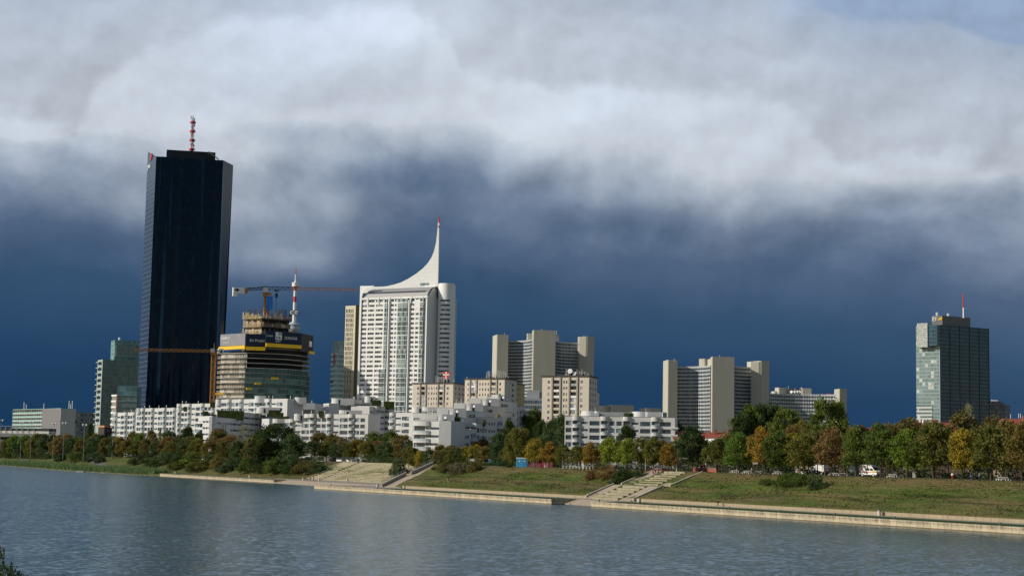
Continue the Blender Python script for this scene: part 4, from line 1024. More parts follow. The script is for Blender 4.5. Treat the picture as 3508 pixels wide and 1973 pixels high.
# the sail: outline traced in the facade plane, set back, 1.6 m thick
D2 = D0-3
sail = [(1237, 979), (1260, 981), (1290, 982.5), (1322, 981), (1345, 976), (1372, 968), (1400, 954), (1425, 938), (1448, 920), (1465, 902), (1478, 882), (1487, 860), (1494, 830), (1497.5, 800), (1499.5, 778), (1501, 756), (1504, 755), (1503.8, 790), (1502, 900), (1500, 972), (1499, 1000), (1237, 1004)]
Fsl = fr(*cor(1237, D0-1, zr), *cor(1500, D1+3, zr))
def on(F_, px, py, d):     # image point onto a vertical plane: returns (s, z)
    A_, u_, n_, L_ = F_; r_ = ray(px, py); q0 = Vector((A_.x+n_.x*d, A_.y+n_.y*d))
    t_ = (q0.x*n_.x+q0.y*n_.y-CAM.x*n_.x-CAM.y*n_.y)/(r_.x*n_.x+r_.y*n_.y); p = CAM+r_*t_
    return ((p.x-A_.x)*u_.x+(p.y-A_.y)*u_.y, p.z)
sp = [on(Fsl, x, y, -7.5) for x, y in sail]
def slab(F_, pts, d0, d1, mb, mi=0):
    Q = lambda s, d, z: (F_[0].x+F_[1].x*s+F_[2].x*d, F_[0].y+F_[1].y*s+F_[2].y*d, z)
    mb.poly([Q(s, d1, z) for s, z in pts], mi, [(s, z) for s, z in pts]); mb.poly([Q(s, d0, z) for s, z in pts][::-1], mi)
    for i in range(len(pts)):
        a, b2 = pts[i], pts[(i+1) % len(pts)]; mb.poly([Q(a[0], d1, a[1]), Q(a[0], d0, a[1]), Q(b2[0], d0, b2[1]), Q(b2[0], d1, b2[1])], mi)
mb = MB(); slab(Fsl, sp, -8.4, -7.5, mb)
m, nts, b = newmat('sail_panels'); T = NT(nts); uv = T.n('ShaderNodeUVMap').outputs[0]
br_ = T.n('ShaderNodeTexBrick'); T.setin(br_.inputs[0], uv); br_.offset = 0; br_.inputs['Scale'].default_value = 1; br_.inputs['Brick Width'].default_value = 1.5; br_.inputs['Row Height'].default_value = 2.4; br_.inputs['Mortar Size'].default_value = .04
br_.inputs['Color1'].default_value = (.82, .81, .78, 1); br_.inputs['Color2'].default_value = (.78, .775, .75, 1); br_.inputs['Mortar'].default_value = (.60, .59, .57, 1)
T.setin(b.inputs['Base Color'], br_.outputs[0]); b.inputs['Roughness'].default_value = .5; M_SAIL = m
mb.build('sail', M_SAIL, wt)
mb = MB(); tip = [(1500.8, 780), (1501.6, 752), (1503, 741), (1504.6, 752), (1504.3, 780)]; slab(Fsl, [on(Fsl, x, y, -7.4) for x, y in tip], -8.5, -7.35, mb); mb.build('needle_tip', M_REDP, wt)
mb = MB(); slab(Fsl, [on(Fsl, x, y, -7.3) for x, y in [(1500.8, 773), (1501.1, 764), (1504.6, 764), (1504.5, 773)]], -8.6, -7.3, mb); mb.build('needle_band', M_WHP, wt)
mb = MB(); slab(Fsl, [on(Fsl, x, y, -7.3) for x, y in [(1439, 978), (1439, 970), (1468, 969), (1468, 977)]], -8.0, -7.2, mb); mb.build('sail_window', glass('sail_glass', (.05, .09, .10), (.2, .26, .27), .4, .8, 3, .1, frame=(.7, .7, .68), fw=.14), wt)
# right blade, concave wall and round stair drum
zt = ZA(1520, 970.5, 1000)
blade = [(1464, 1420), (1464, 1030), (1468, 1014), (1475, 1000), (1484, 988), (1492, 980), (1496, 976), (1496, 1420)]
Fb = fr(*Bw, *cor(1497, 1006, zf)); mb = MB(); Qb = [on(Fb, x, y, 0) for x, y in blade]; Qb = [(s, max(z_, GZ)) for s, z_ in Qb]
rows3, it3 = [], []; z = zf-1.0
slab(Fb, Qb, -8, 0, mb)
mb.build('curved_blade', M_SAIL, wt)
while z-sh > GZ+8:
    it3.append((Fb, Fb[3]*.42, Fb[3]*.92, z-1.65, z-.45, 1, -.03)); z -= sh
dcx, dcr = XA(1523, 1006, 60), 5.0
mb = MB(); N_ = 28
def arcp(r, i): a = math.pi+math.pi*i/N_; return (dcx+r*math.cos(a), 1004+r*math.sin(a)*1.1)
pts = [arcp(dcr, i) for i in range(N_+1)]
zz_ = [GZ]; z = zf-1.0; bandz = []
while z-sh > GZ+8: bandz.append((z-1.65, z-.5)); z -= sh
def wall_ring(mb, i0, i1, z0_, z1_, r=dcr, mi=0, sm=True):
    for i in range(i0, i1): a, b2 = arcp(r, i), arcp(r, i+1); mb.poly([(a[0], a[1], z0_), (b2[0], b2[1], z0_), (b2[0], b2[1], z1_), (a[0], a[1], z1_)], mi, [(i*.5, z0_), (i*.5+.5, z0_), (i*.5+.5, z1_), (i*.5, z1_)], sm)
wall_ring(mb, 0, 7, GZ, zt); wall_ring(mb, 19, N_, GZ, zt); zc3 = GZ
for zs, zh in sorted(bandz): wall_ring(mb, 7, 19, zc3, zs); zc3 = zh
wall_ring(mb, 7, 19, zc3, zt)
mb.poly([(p[0], p[1], zt) for p in pts]); 
mb.poly([(pts[-1][0], pts[-1][1], GZ), (pts[-1][0], pts[-1][1]+14, GZ), (pts[-1][0], pts[-1][1]+14, zt), (pts[-1][0], pts[-1][1], zt)]); mb.poly([(pts[0][0], pts[0][1], GZ), (pts[0][0], pts[0][1]+14, GZ), (pts[0][0], pts[0][1]+14, zt), (pts[0][0], pts[0][1], zt)])
mb.build('round_drum', M_WHITE, wt)
for zs, zh in bandz:
    o = MB(); wall_ring(o, 7, 19, zs, zh, dcr-.25, 0, False); o.build('drum_window', glass('drum_glass', (.025, .03, .04), (.30, .32, .33), .2, .9, 2.86, .12, frame=(.4, .4, .4), fw=.08), wt)
winset(it3, wt, [MATS['tower_windows'], M_WF], name='blade_window')
# grey strip facade behind right
Fg = fr(*cor(1549, 1012, 100), *cor(1564, 1018, 100)); zg = ZA(1556, 1024, 1014); mb = MB()
rows = []; z = zg-1.2
while z > GZ+6: rows.append((z-1.9, z, [(.9, 2.3)])); z -= 2.86
punched(mb, Fg, 0, Fg[3], GZ, zg, rows, .3); mb.fbox(Fg, 0, Fg[3], -14, -.4, GZ, zg-.02); mb.build('side_wing', M_LCON, wt)
winset([(Fg, .9, 2.3, r[0], r[1], 0) for r in rows], wt, [MATS['tower_windows'], M_WF], name='side_window')

# ---- conference towers (piers with concave banded wings)
M_UNC = plain('pale_concrete_panels', (.47, .445, .37), .85, .07, .08, streak=True)
M_UNW = plain('spandrel_panels', (.52, .53, .52), .6, .06, .2)
M_UNG = glass('banded_glass', (.03, .05, .07), (.10, .15, .21), .5, .85, 3.5, .14, frame=(.30, .32, .33), fw=.10, spec=.5)
def pier3(par, pl, Dl, pm, Dm, pr, Dr, ytop, base=GZ):
    z = ZA(pm, ytop, Dm); a, b2, c_ = Vector(cor(pl, Dl, z)), Vector(cor(pm, Dm, z)), Vector(cor(pr, Dr, z)); mb = MB(); d1 = (a-b2).normalized()*.9; d2 = (c_-b2).normalized()*.9
    k = [b2+d1*t*t*1.0+d2*(1-t)*(1-t) for t in (1, .66, .33, 0)]
    mb.prism([tuple(p) for p in [a]+k+[c_, a+(c_-b2)]], base, z); return mb.build('pier', M_UNC, par)
def pier(par, pa, Da, pb, Db, ytop, depth, side=None, rad=True, base=GZ):
    z = ZA(pa, ytop, Da); F_ = fr(*cor(pa, Da, z), *cor(pb, Db, z)); L_ = F_[3]; r = min(1.2, L_*.3)
    Q = lambda s, d: tuple(F_[0]+F_[1]*s+F_[2]*d)
    prof = [Q(r, 0), Q(L_-r, 0), Q(L_-r*.3, -r*.3), Q(L_, -r), Q(L_, -depth), Q(0, -depth), Q(0, -r), Q(r*.3, -r*.3)]
    mb = MB(); mb.prism(prof, base, z); return mb.build('pier', M_UNC, par)
def concave(par, pa, Da, pb, Db, ytop, sag, nfl, fh, base=GZ, thick=13, top=1.6, skip=()):
    """concave wing between two piers; sag = how far the middle bows away"""
    z = ZA((pa+pb)/2, ytop, (Da+Db)/2+sag); a = Vector(cor(pa, Da, z)); b2 = Vector(cor(pb, Db, z)); u_ = (b2-a); L_ = u_.length; u_.normalize(); n_ = Vector((u_.y, -u_.x))
    K = 10; pts = []; thick = max(thick, sag+9)
    for i in range(K+1):
        f = i/K; p = a.lerp(b2, f)-n_*(sag*4*f*(1-f)); pts.append(p)
    seg = [fr(p.x, p.y, q.x, q.y) for p, q in zip(pts, pts[1:])]; acc = 0
    mb = MB(); bnd_ = []
    for i in range(nfl):
        zt_ = z-top-i*fh
        if zt_-fh < base: break
        bnd_.append((zt_-fh*.52, zt_))
    lo = base
    for zs, zh in sorted(bnd_):
        for F_ in seg: mb.fq(F_, 0, F_[3], lo, zs, 0)
        lo = zh
    for F_ in seg: mb.fq(F_, 0, F_[3], lo, z, 0)
    for j, F_ in enumerate(seg):
        mb.fq(F_, 0, F_[3], base, z, -1.2)
    back = [tuple(p-n_*thick) for p in pts]
    mb.poly([(p.x, p.y, z) for p in pts]+[(p[0], p[1], z) for p in back[::-1]])
    mb.poly([(*back[-1], base), (*back[0], base), (*back[0], z), (*back[-1], z)])
    mb.build('wing_wall', M_UNW, par)
    for q, (zs, zh) in enumerate(bnd_):
        o = MB(); acc = 0
        for F_ in seg:
            A_, uu, nn_, LL = F_; Q = lambda s, z_: (A_.x+uu.x*s-nn_.x*.2, A_.y+uu.y*s-nn_.y*.2, z_)
            o.poly([Q(0, zs), Q(LL, zs), Q(LL, zh), Q(0, zh)], 0, [(acc, zs), (acc+LL, zs), (acc+LL, zh), (acc, zh)]); acc += LL
        o.build('window_band', M_UNG, par)
    o = MB(); acc = 0
    for F_ in seg:
        k_ = max(1, round(F_[3]/2.7))
        for j in range(k_): o.fbox(F_, F_[3]*j/k_-.07, F_[3]*j/k_+.07, 0.0, .28, base, z-.3)
    o.build('mullions', plain('mullion_metal', (.10, .11, .12), .5, .1, 1), par)
    return z
u1 = bthing('office_tower', 'tall beige Y shaped office tower behind the middle beige apartment blocks', XA(1860, 1650, 60), 1650)
pier3(u1, 1688, 1668, 1702, 1646, 1742, 1648, 1146)
pier3(u1, 1823, 1640, 1827, 1622, 1904, 1625, 1130); pier(u1, 1805, 1660, 1826, 1660, 1142, 10); pier(u1, 1900, 1660, 1917, 1662, 1147, 8)
pier(u1, 1978, 1662, 2013, 1652, 1154, 10); pier(u1, 2011, 1652, 2034, 1672, 1153, 8)
concave(u1, 1706, 1664, 1823, 1632, 1167, 9, 30, 3.22); concave(u1, 1904, 1644, 2010, 1664, 1173, 9, 30, 3.22)
u2 = bthing('office_tower', 'broad beige Y shaped office tower behind the red roofs and poplar clump', XA(2470, 1430, 60), 1430)
pier3(u2, 2272, 1445, 2288, 1422, 2321, 1424, 1232); pier3(u2, 2432, 1424, 2439, 1400, 2516, 1403, 1221); pier(u2, 2393, 1440, 2416, 1436, 1229, 8); pier(u2, 2422, 1436, 2436, 1430, 1231, 8)
pier(u2, 2557, 1448, 2606, 1428, 1239.5, 9); pier(u2, 2604, 1428, 2620, 1446, 1238.5, 8)
concave(u2, 2297, 1438, 2433, 1410, 1255, 9, 34, 3.16); concave(u2, 2516, 1420, 2594, 1440, 1256, 7, 34, 3.16)
u3 = bthing('office_building', 'lower curved office wing right of the broad beige tower', XA(2750, 1500, 40), 1500)
concave(u3, 2608, 1490, 2860, 1496, 1350, 14, 20, 3.3)
for a in ((2653, 1512, 2671, 1514, 1340, 6), (2668, 1511, 2702, 1516, 1327, 6), (2746, 1511, 2782, 1512, 1329, 6)): pier(u3, *a, base=ZA(2700, 1353, 1510))
pier3(u3, 2858, 1500, 2875, 1482, 2901, 1484, 1331)
mb = MB(); F_ = fr(*cor(2700, 1512, 70), *cor(2748, 1512, 70)); mb.fbox(F_, 0, F_[3], -8, 0, ZA(2720, 1352, 1512), ZA(2720, 1331, 1512)); mb.build('plant_room', plain('dark_louvres', (.09, .09, .09), .8, .2, .5), u3)
mb = MB()
for px in (2712, 2722, 2732, 2740):
    x = XA(px, 1508, 70); z = ZA(px, 1343, 1508); mb.tube((x, 1508, z), (x-.5, 1507.2, z+.3), 1.3, 1.3, 10)
mb.build('satellite_dish', M_WHP, u3)
mb = MB(); F_ = fr(*cor(2833, 1500, 60), *cor(2845, 1500, 60)); mb.fbox(F_, 0, F_[3], -2, 0, ZA(2838, 1351.5, 1500), ZA(2838, 1348, 1500)); mb.build('red_box', M_REDP, u3)
def aerials(par, lst, D, name='roof_aerials', r=.22):
    mb = MB()
    for px, y0, y1 in lst: x = XA(px, D, ZA(px, y0, D)); mb.tube((x, D, ZA(px, y1, D)), (x, D, ZA(px, y0, D)), r, k=4)
    return mb.build(name, M_WHP, par)
aerials(u1, [(1728, 1141, 1160), (1856, 1126, 1132), (1907, 1132, 1145), (1999, 1150, 1160)], 1655); aerials(u2, [(2465, 1217, 1223), (2310, 1228, 1240), (2584, 1235, 1242)], 1420)
aerials(u3, [(2701, 1322, 1330), (2724, 1330, 1345), (2746, 1325, 1330)], 1506)
lo = bthing('office_building', 'low office block with blue window bands between the beige apartment blocks', XA(1830, 1150, 30), 1150)
z = ZA(1800, 1363, 1150); F_ = fr(*cor(1790, 1150, z), *cor(1862, 1150, z)); mb = MB(); mb.fbox(F_, 0, F_[3], -12, 0, GZ, z)
Fx = fr(*cor(1806, 1155, z), *cor(1848, 1155, z)); mb.fbox(Fx, 0, Fx[3], -12, -.05, z-1, ZA(1810, 1337, 1155)); Fx2 = fr(*cor(1838, 1160, z), *cor(1862, 1160, z)); mb.fbox(Fx2, 0, Fx2[3], -12, 0, z-1, ZA(1840, 1342, 1160)); mb.build('wall', plain('grey_panel', (.40, .41, .42), .7, .08, .3), lo)
for i in range(7):
    zt_ = z-1.6-i*3.6; o = MB(); o.fbox(F_, 0, F_[3], .02, .1, zt_-1.9, zt_); o.build('window_band', M_UNG, lo)

# ---- glass tower at the right
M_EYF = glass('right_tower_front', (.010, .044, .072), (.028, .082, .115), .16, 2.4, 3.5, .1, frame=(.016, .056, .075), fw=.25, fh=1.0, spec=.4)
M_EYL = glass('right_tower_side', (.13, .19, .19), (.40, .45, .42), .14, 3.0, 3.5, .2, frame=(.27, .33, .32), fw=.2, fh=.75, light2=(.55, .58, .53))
D = 1550; zt = ZA(3219, 1112, D)
ey = bthing('office_tower', 'dark glass office tower with a bright side face standing alone at the right', XA(3219, D, 60), D)
a, b2, c_ = cor(3138, D+16, zt), cor(3219, D, zt), cor(3387, D+36, zt)
Fl, Ff = fr(*a, *b2), fr(*b2, *c_)
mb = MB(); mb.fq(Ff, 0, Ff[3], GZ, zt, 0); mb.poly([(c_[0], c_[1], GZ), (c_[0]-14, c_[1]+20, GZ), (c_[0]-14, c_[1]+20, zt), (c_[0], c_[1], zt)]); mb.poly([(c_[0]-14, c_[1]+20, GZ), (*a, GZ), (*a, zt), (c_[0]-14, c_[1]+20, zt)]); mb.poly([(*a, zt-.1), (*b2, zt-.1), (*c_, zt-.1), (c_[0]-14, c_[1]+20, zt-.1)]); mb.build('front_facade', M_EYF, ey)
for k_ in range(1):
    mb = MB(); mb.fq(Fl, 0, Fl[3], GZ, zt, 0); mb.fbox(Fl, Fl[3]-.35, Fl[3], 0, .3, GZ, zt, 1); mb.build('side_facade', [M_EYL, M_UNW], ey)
o = MB()
for k_ in range(5): s = Ff[3]*(k_+1)/5.01; o.fbox(Ff, s-.15, s+.15, 0, .4, GZ, zt+.8)
for i in range(36): o.fbox(Ff, 0, Ff[3], 0, .22, zt-3.5*i-.25, zt-3.5*i)
o.build('mullions', plain('dark_mullion', (.022, .062, .08), .4, .1, 1), ey)
zb0, zb1 = ZA(3165, 1188, D), ZA(3165, 1106, D+2)
mb = MB(); s0, s1 = Fl[3]*.18, Fl[3]*.62
mb.fbox(Fl, s0, s1, .02, 6.5, zb0, zb1, 0); o = mb.build('projecting_box', glass('box_glass', (.20, .22, .21), (.36, .37, .34), .4, 1.3, 1.75, .3, frame=(.50, .50, .47), fw=.2, fh=.35), ey)
mb = MB(); mb.fbox(Fl, s1+.02, Fl[3], .02, 5.5, zb0+1, zb1-2, 0); mb.build('projecting_box', M_EYF, ey)
za_, zb_ = ZA(3192, 1080, D+8), zt-.2
Fp = fr(*cor(3192, D+13, za_), *cor(3228, D+8, za_)); Fq = fr(*cor(3228, D+8, za_), *cor(3324, D+26, za_))
M_EYP = plain('penthouse_grey', (.17, .17, .165), .7, .08, .3); mb = MB(); mb.fbox(Fp, 0, Fp[3], -14, 0, zb_, za_); mb.fbox(Fq, 0, Fq[3], -12, .02, zb_, za_-.05); mb.build('penthouse', M_EYP, ey)
text('EY', 'sign_lettering', M_WHP, ey, Fp, .5, za_-5.0, 5.2, d=.3, xs=.8, bold=.12)
mb = MB(); Q = lambda s, z_: (Fp[0].x+Fp[1].x*s+Fp[2].x*.4, Fp[0].y+Fp[1].y*s+Fp[2].y*.4, z_); mb.poly([Q(4.6, za_-4.2), Q(9.8, za_-4.2), Q(9.8, za_-1.2)]); mb.build('sign_beam', M_YEL, ey)
x = XA(3301, D+20, za_); mb = MB(); mb.tube((x, D+20, za_-1), (x, D+20, ZA(3301, 1054, D+20)), .75, .7, 6, 1); mb.tube((x, D+20, ZA(3301, 1054, D+20)), (x, D+20, ZA(3301, 1004, D+20)), .7, .4, 6, 0); mb.build('antenna', [M_REDP, M_WHP], ey)
mb = MB()
for px, y in ((3248, 1074), (3210, 1070)): x = XA(px, D+14, za_); mb.box(x-.8, x+.8, D+13, D+15, za_-.5, ZA(px, y, D+14))
mb.build('roof_box', M_WHP, ey)
o = MB(); o.fbox(Fl, .2, Fl[3]*.66, .05, .5, GZ, ZA(3170, 1385, D)); o.build('lower_storeys', glass('lower_bands', (.06, .09, .09), (.5, .52, .48), .1, 1.3, 3.5, .3, frame=(.5, .53, .5), fw=.1, fh=1.7), ey)
sm_ = bthing('office_building', 'small dark office block right behind the dark glass tower', XA(3425, 1700, 30), 1700)
z = ZA(3391, 1379, 1700); F_ = fr(*cor(3388, 1700, z), *cor(3446, 1712, z)); F2_ = fr(*cor(3446, 1712, z), *cor(3461, 1730, z)); mb = MB()
M_SMD = glass('patterned_facade', (.04, .045, .05), (.22, .24, .25), .35, .75, 4.2, .3, frame=(.10, .10, .11), fw=.2, fh=1.2)
mb.fbox(F_, 0, F_[3], -16, 0, GZ, z); mb.fbox(F2_, 0, F2_[3], -12, 0, GZ, z-1.5); mb.fbox(F_, 3, F_[3]-2, -14, -2, z, z+1.8); mb.build('facade', M_SMD, sm_)
mb = MB(); x = XA(3410, 1700, z); mb.box(x-3, x+3, 1702, 1704, z+1.8, z+3); mb.build('roof_unit', M_WHP, sm_)
# ------------------------------------------------------------------ beige apartment blocks
M_BEIGE = plain('beige_render', (.60, .53, .44), .85, .07, .25, streak=True); M_BEIGED = plain('beige_pier', (.40, .36, .29), .85, .08, .3)
M_YELR = plain('yellow_render', (.50, .41, .20), .85, .08, .3); M_ROOFD = plain('dark_roof_edge', (.07, .06, .055), .8, .15, .5)
M_BWG = glass('block_windows', (.02, .025, .032), (.33, .34, .35), .3, 1.1, 2.8, .12)
def beige(label, pa, Da, pb, Db, pc, Dc, ytop, layout, rside, nst, sh=2.8, top=1.9, roofthings=None, loc=None):
    z = ZA(pa, ytop, Da); a, b2, c_ = cor(pa, Da, z), cor(pb, Db, z), cor(pc, Dc, z)
    o = bthing('apartment_block', label, b2[0], b2[1], GZ, group='beige apartment blocks'); F_, R_ = fr(*a, *b2), fr(*b2, *c_); L = F_[3]
    mb = MB(); rows, its, brs = [], [], []
    wl = [(x[1]*L, x[2]*L) for x in layout if x[0] == 'w']; bl_ = [(x[1]*L, x[2]*L) for x in layout if x[0] == 'b']
    for i in range(nst):
        zh = z-top-i*sh; zs = zh-1.35
        if zs < GZ+1: break
        rows.append((zs, zh, wl)); its += [(F_, p, q, zs, zh, 1 if q-p > 1 else 0, .22) for p, q in wl]
    # front split in strips so loggias can be deep
    cur = 0; 
    for p, q in bl_+[(L, L)]:
        sub = [(zs, zh, [(a1, b1) for a1, b1 in w if a1 >= cur and b1 <= p]) for zs, zh, w in rows]
        if p > cur: punched(mb, F_, cur, p, GZ, z, sub, .22)
        if q > p:
            r2 = [(zs-.95, zh+.25, [(p+.12, q-.12)]) for zs, zh, _ in rows]; punched(mb, F_, p, q, GZ, z, r2, 1.3)
            for zs, zh, _ in rows: brs.append((p+.12, q-.12, zs, zh))
        cur = q
    rr_ = [(zs, zh, [(x0*R_[3], x1*R_[3]) for x0, x1 in rside]) for zs, zh, _ in rows]; punched(mb, R_, 0, R_[3], GZ, z, rr_, .22)
    its += [(R_, x0*R_[3], x1*R_[3], zs, zh, 0, .22) for zs, zh, _ in rows for x0, x1 in rside]
    d_ = Vector(c_)-Vector(b2); e_ = (a[0]+d_.x, a[1]+d_.y); mb.poly([(*c_, GZ), (*e_, GZ), (*e_, z), (*c_, z)]); mb.poly([(*e_, GZ), (*a, GZ), (*a, z), (*e_, z)])
    mb.build('wall', M_BEIGE, o)
    mb = MB()
    for p, q in bl_:
        mb.fbox(F_, p-.75, p-.02, .02, .55, GZ, z-.3); mb.fbox(F_, q+.02, q+.75, .02, .55, GZ, z-.3)
    mb.build('pilasters', M_BEIGED, o)
    rb = random.Random(int(pa))
    for p, q, zs, zh in brs:
        m_ = MB(); m_.fbox(F_, p, q, .02, .14, zs-1.05, zs-.02, 0); m_.build('balcony', rb.choice([M_BEIGE, M_WHITE, plain('grey_balcony', (.36, .37, .36), .8, .1, .5)]), o)
        m_ = MB()
        if rb.random() < .35: m_.fq(F_, p, q, zs, zh+.22, -.05, 0); m_.build('balcony_glazing', glass('balcony_glass', (.10, .12, .14), (.50, .52, .54), .5, .7, 5, .15, frame=(.7, .7, .68), fw=.12), o)
        else: m_.fq(F_, p, q, zs-.9, zh+.25, -1.28, 0); m_.build('balcony_window', M_BWG, o)
    winset(its, o, [M_BWG, M_WF])
    mb = MB(); mb.prism([tuple(Vector(a)-F_[1]*.5+F_[2]*.6), tuple(Vector(b2)+F_[1]*.5+F_[2]*.6), tuple(Vector(c_)+F_[1]*.6), tuple(Vector(e_))], z-.02, z+.5)
    mb.build('roof', M_ROOFD, o); 
    return o, z, F_, R_
b1, z1_, F_b1, _ = beige('beige apartment block with the red and white roof sign, left of the three', 1415, 900, 1553, 888, 1593, 902, 1314,
    [('w', .11, .155), ('b', .20, .31), ('w', .39, .415), ('w', .46, .485), ('w', .52, .545), ('w', .58, .605), ('b', .645, .755), ('w', .845, .89)], [(.17, .27), (.48, .60), (.80, .90)], 9)
b2o, z2_, F_b2, _ = beige('beige apartment block with a row of tall roof aerials, middle of the three', 1593, 862, 1729, 850, 1770, 864, 1299,
    [('w', .07, .12), ('b', .15, .28), ('w', .37, .40), ('w', .44, .47), ('w', .51, .54), ('w', .58, .61), ('b', .66, .79), ('w', .87, .91)], [(.60, .78)], 10)
b3, z3_, F_b3, _ = beige('tallest beige apartment block with satellite dishes on its roof, right of the three', 1858, 775, 2018, 765, 2046, 782, 1290,
    [('w', .12, .165), ('b', .235, .375), ('w', .455, .485), ('w', .51, .54), ('b', .60, .74), ('w', .82, .87)], [(.15, .27), (.45, .57), (.75, .87)], 13)
yb = bthing('apartment_block', 'ochre yellow apartment block behind the middle beige block', XA(1785, 905, 40), 905)
z = ZA(1768, 1316, 905); F_ = fr(*cor(1766, 903, z), *cor(1798, 912, z)); mb = MB(); rows = [(z-3.4-i*2.9, z-1.9-i*2.9, [(1.3, 2.2), (3.4, 4.3)]) for i in range(10)]
punched(mb, F_, 0, F_[3], GZ, z, rows, .2); mb.fbox(F_, 0, F_[3], -12, -.3, GZ, z-.02); mb.build('wall', M_YELR, yb); winset([(F_, a, b_, r[0], r[1], 0, .2) for r in rows for a, b_ in r[2]], yb, [M_BWG, M_WF])
mb = MB(); mb.fbox(F_, -.2, F_[3]+.5, -12, .5, z, z+.4); mb.build('roof', M_ROOFD, yb)
mb = MB(); zx = ZA(2047, 1346, 792); Fx = fr(*cor(2044, 790, zx), *cor(2053, 796, zx)); mb.fbox(Fx, 0, Fx[3], -8, 0, GZ, zx); mb.build('side_wing', M_BEIGE, b3)
# roof equipment
aerials(b1, [(1494, 1287, 1312), (1500, 1290, 1312), (1504, 1288, 1312), (1512, 1292, 1312), (1520, 1282, 1312), (1530, 1292, 1312), (1555, 1298, 1314)], 893, r=.14)
aerials(b2o, [(1669, 1272, 1296), (1674, 1270, 1296), (1678, 1271, 1296), (1687, 1276, 1296), (1692, 1278, 1296), (1696, 1278, 1296), (1707, 1267, 1296), (1713, 1270, 1296), (1720, 1272, 1296), (1727, 1270, 1296), (1733, 1276, 1296), (1600, 1290, 1298)], 857, r=.16)
aerials(b3, [(1940, 1263, 1288), (1948, 1266, 1288), (1963, 1272, 1288), (1977, 1265, 1288), (1986, 1270, 1288), (1994, 1264, 1288), (2004, 1272, 1288), (2014, 1276, 1288)], 772, r=.12)
for par, px0, px1, D_, z_ in ((b1, 1492, 1540, 896, z1_), (b2o, 1667, 1738, 858, z2_), (b3, 1936, 2015, 774, z3_)):
    mb = MB(); rg = random.Random(px0)
    for k_ in range(9):
        x = XA(rg.uniform(px0, px1), D_, z_); w_ = rg.uniform(.5, 1.6); mb.box(x-w_, x+w_, D_-1, D_+2, z_+.45, z_+.5+rg.uniform(.6, 2.0))
    x0, x1 = XA(px0, D_, z_), XA(px1, D_, z_)
    mb.tube((x0, D_-.5, z_+1.6), (x1, D_-.5, z_+1.6), .12, k=4); mb.tube((x0, D_-.5, z_+2.6), (x1, D_-.5, z_+2.6), .1, k=4); mb.build('roof_equipment', plain('roof_plant', (.28, .27, .24), .8, .2, .6), par)
for px, py in ((1954, 1272), (1969, 1280)):
    x = XA(px, 771, z3_+3); z = ZA(px, py, 771); mb = MB(); mb.tube((x, 771, z), (x-.25, 770.3, z+.1), 1.15 if px < 1960 else .9, 1.15 if px < 1960 else .9, 14); mb.tube((x, 771, z), (x, 771.3, z3_), .12, k=4); mb.build('satellite_dish', M_WHP, b3)
# red shield sign with white cross on tripod
z0s, z1s = ZA(1530, 1297, 890), ZA(1530, 1273, 890); xs = XA(1528.5, 890, z1s); w = 1.75; Fs2 = fr(xs-w, 890.5, xs+w, 889.2); Ls = Fs2[3]
mb = MB(); slab(Fs2, [(0, z1s), (0, z0s+1.2), (Ls*.25, z0s+.2), (Ls*.5, z0s-.2), (Ls*.75, z0s+.2), (Ls, z0s+1.2), (Ls, z1s)], -.2, 0, mb); slab(Fs2, [(Ls*.42, z1s), (Ls*.42, z0s-.1), (Ls*.58, z0s-.1), (Ls*.58, z1s)], -.1, .06, mb, 1); slab(Fs2, [(0, z1s-1.3), (0, z1s-1.9), (Ls, z1s-1.9), (Ls, z1s-1.3)], -.1, .06, mb, 1)
for dx in (-1.2, 1.2): mb.tube((xs+dx, 890.3, z1_), (xs+dx*.4, 890.3, z0s+1), .1, k=4, mi=1)
mb.build('roof_sign', [M_REDP, M_WHP], b1)

# ------------------------------------------------------------------ white terraced housing
M_TW = plain('terrace_white', (.58, .575, .56), .8, .07, .2, streak=True)
M_TG = glass('terrace_glass', (.022, .04, .065), (.20, .27, .33), .3, 1.6, 2.8, .08, spec=.6); M_TFR = plain('slate_frame', (.05, .08, .10), .5, .1, 1)
M_HEDGE = None
UNIT = [('bay', 3.0), ('slit', 3.2), ('wide', 4.4), ('bay', 3.0), ('med', 2.6), ('med', 2.6)]
def balc(F_, a, b_, z, par, cap=False, out=1.25):
    out *= KW
    """half round balcony: white slab and upstand with a glazed parapet, or the tall cap drum"""
    mb = MB(); K = 8; A_, u_, n_, L_ = F_; c = (a+b_)/2; w_ = (b_-a)/2
    def P(t, r=1.0): s = c-w_*math.cos(t); d = out*r*math.sin(t)**.8 if math.sin(t) > 0 else 0; return (A_.x+u_.x*s+n_.x*(d+.02), A_.y+u_.y*s+n_.y*(d+.02))
    pts = [P(math.pi*i/K) for i in range(K+1)]
    bands = [(z-.1, z+1.55*KW, 0)] if cap else [(z-.35*KW, z+.45*KW, 0), (z+.45*KW, z+1.1*KW, 1)]
    for z0_, z1_, mi in bands:
        for p, q in zip(pts, pts[1:]): mb.poly([(*p, z0_), (*q, z0_), (*q, z1_), (*p, z1_)], mi, None, True)
    mb.poly([(*p, bands[0][0]) for p in pts][::-1]); mb.poly([(*p, bands[-1][1] if cap else z) for p in pts])
    return mb.build('roof_drum' if cap else 'balcony', [M_TW, M_BALG], par)
M_BALG = plain('frosted_balcony_glass', (.40, .47, .47), .25, .08, 1, spec=.6)
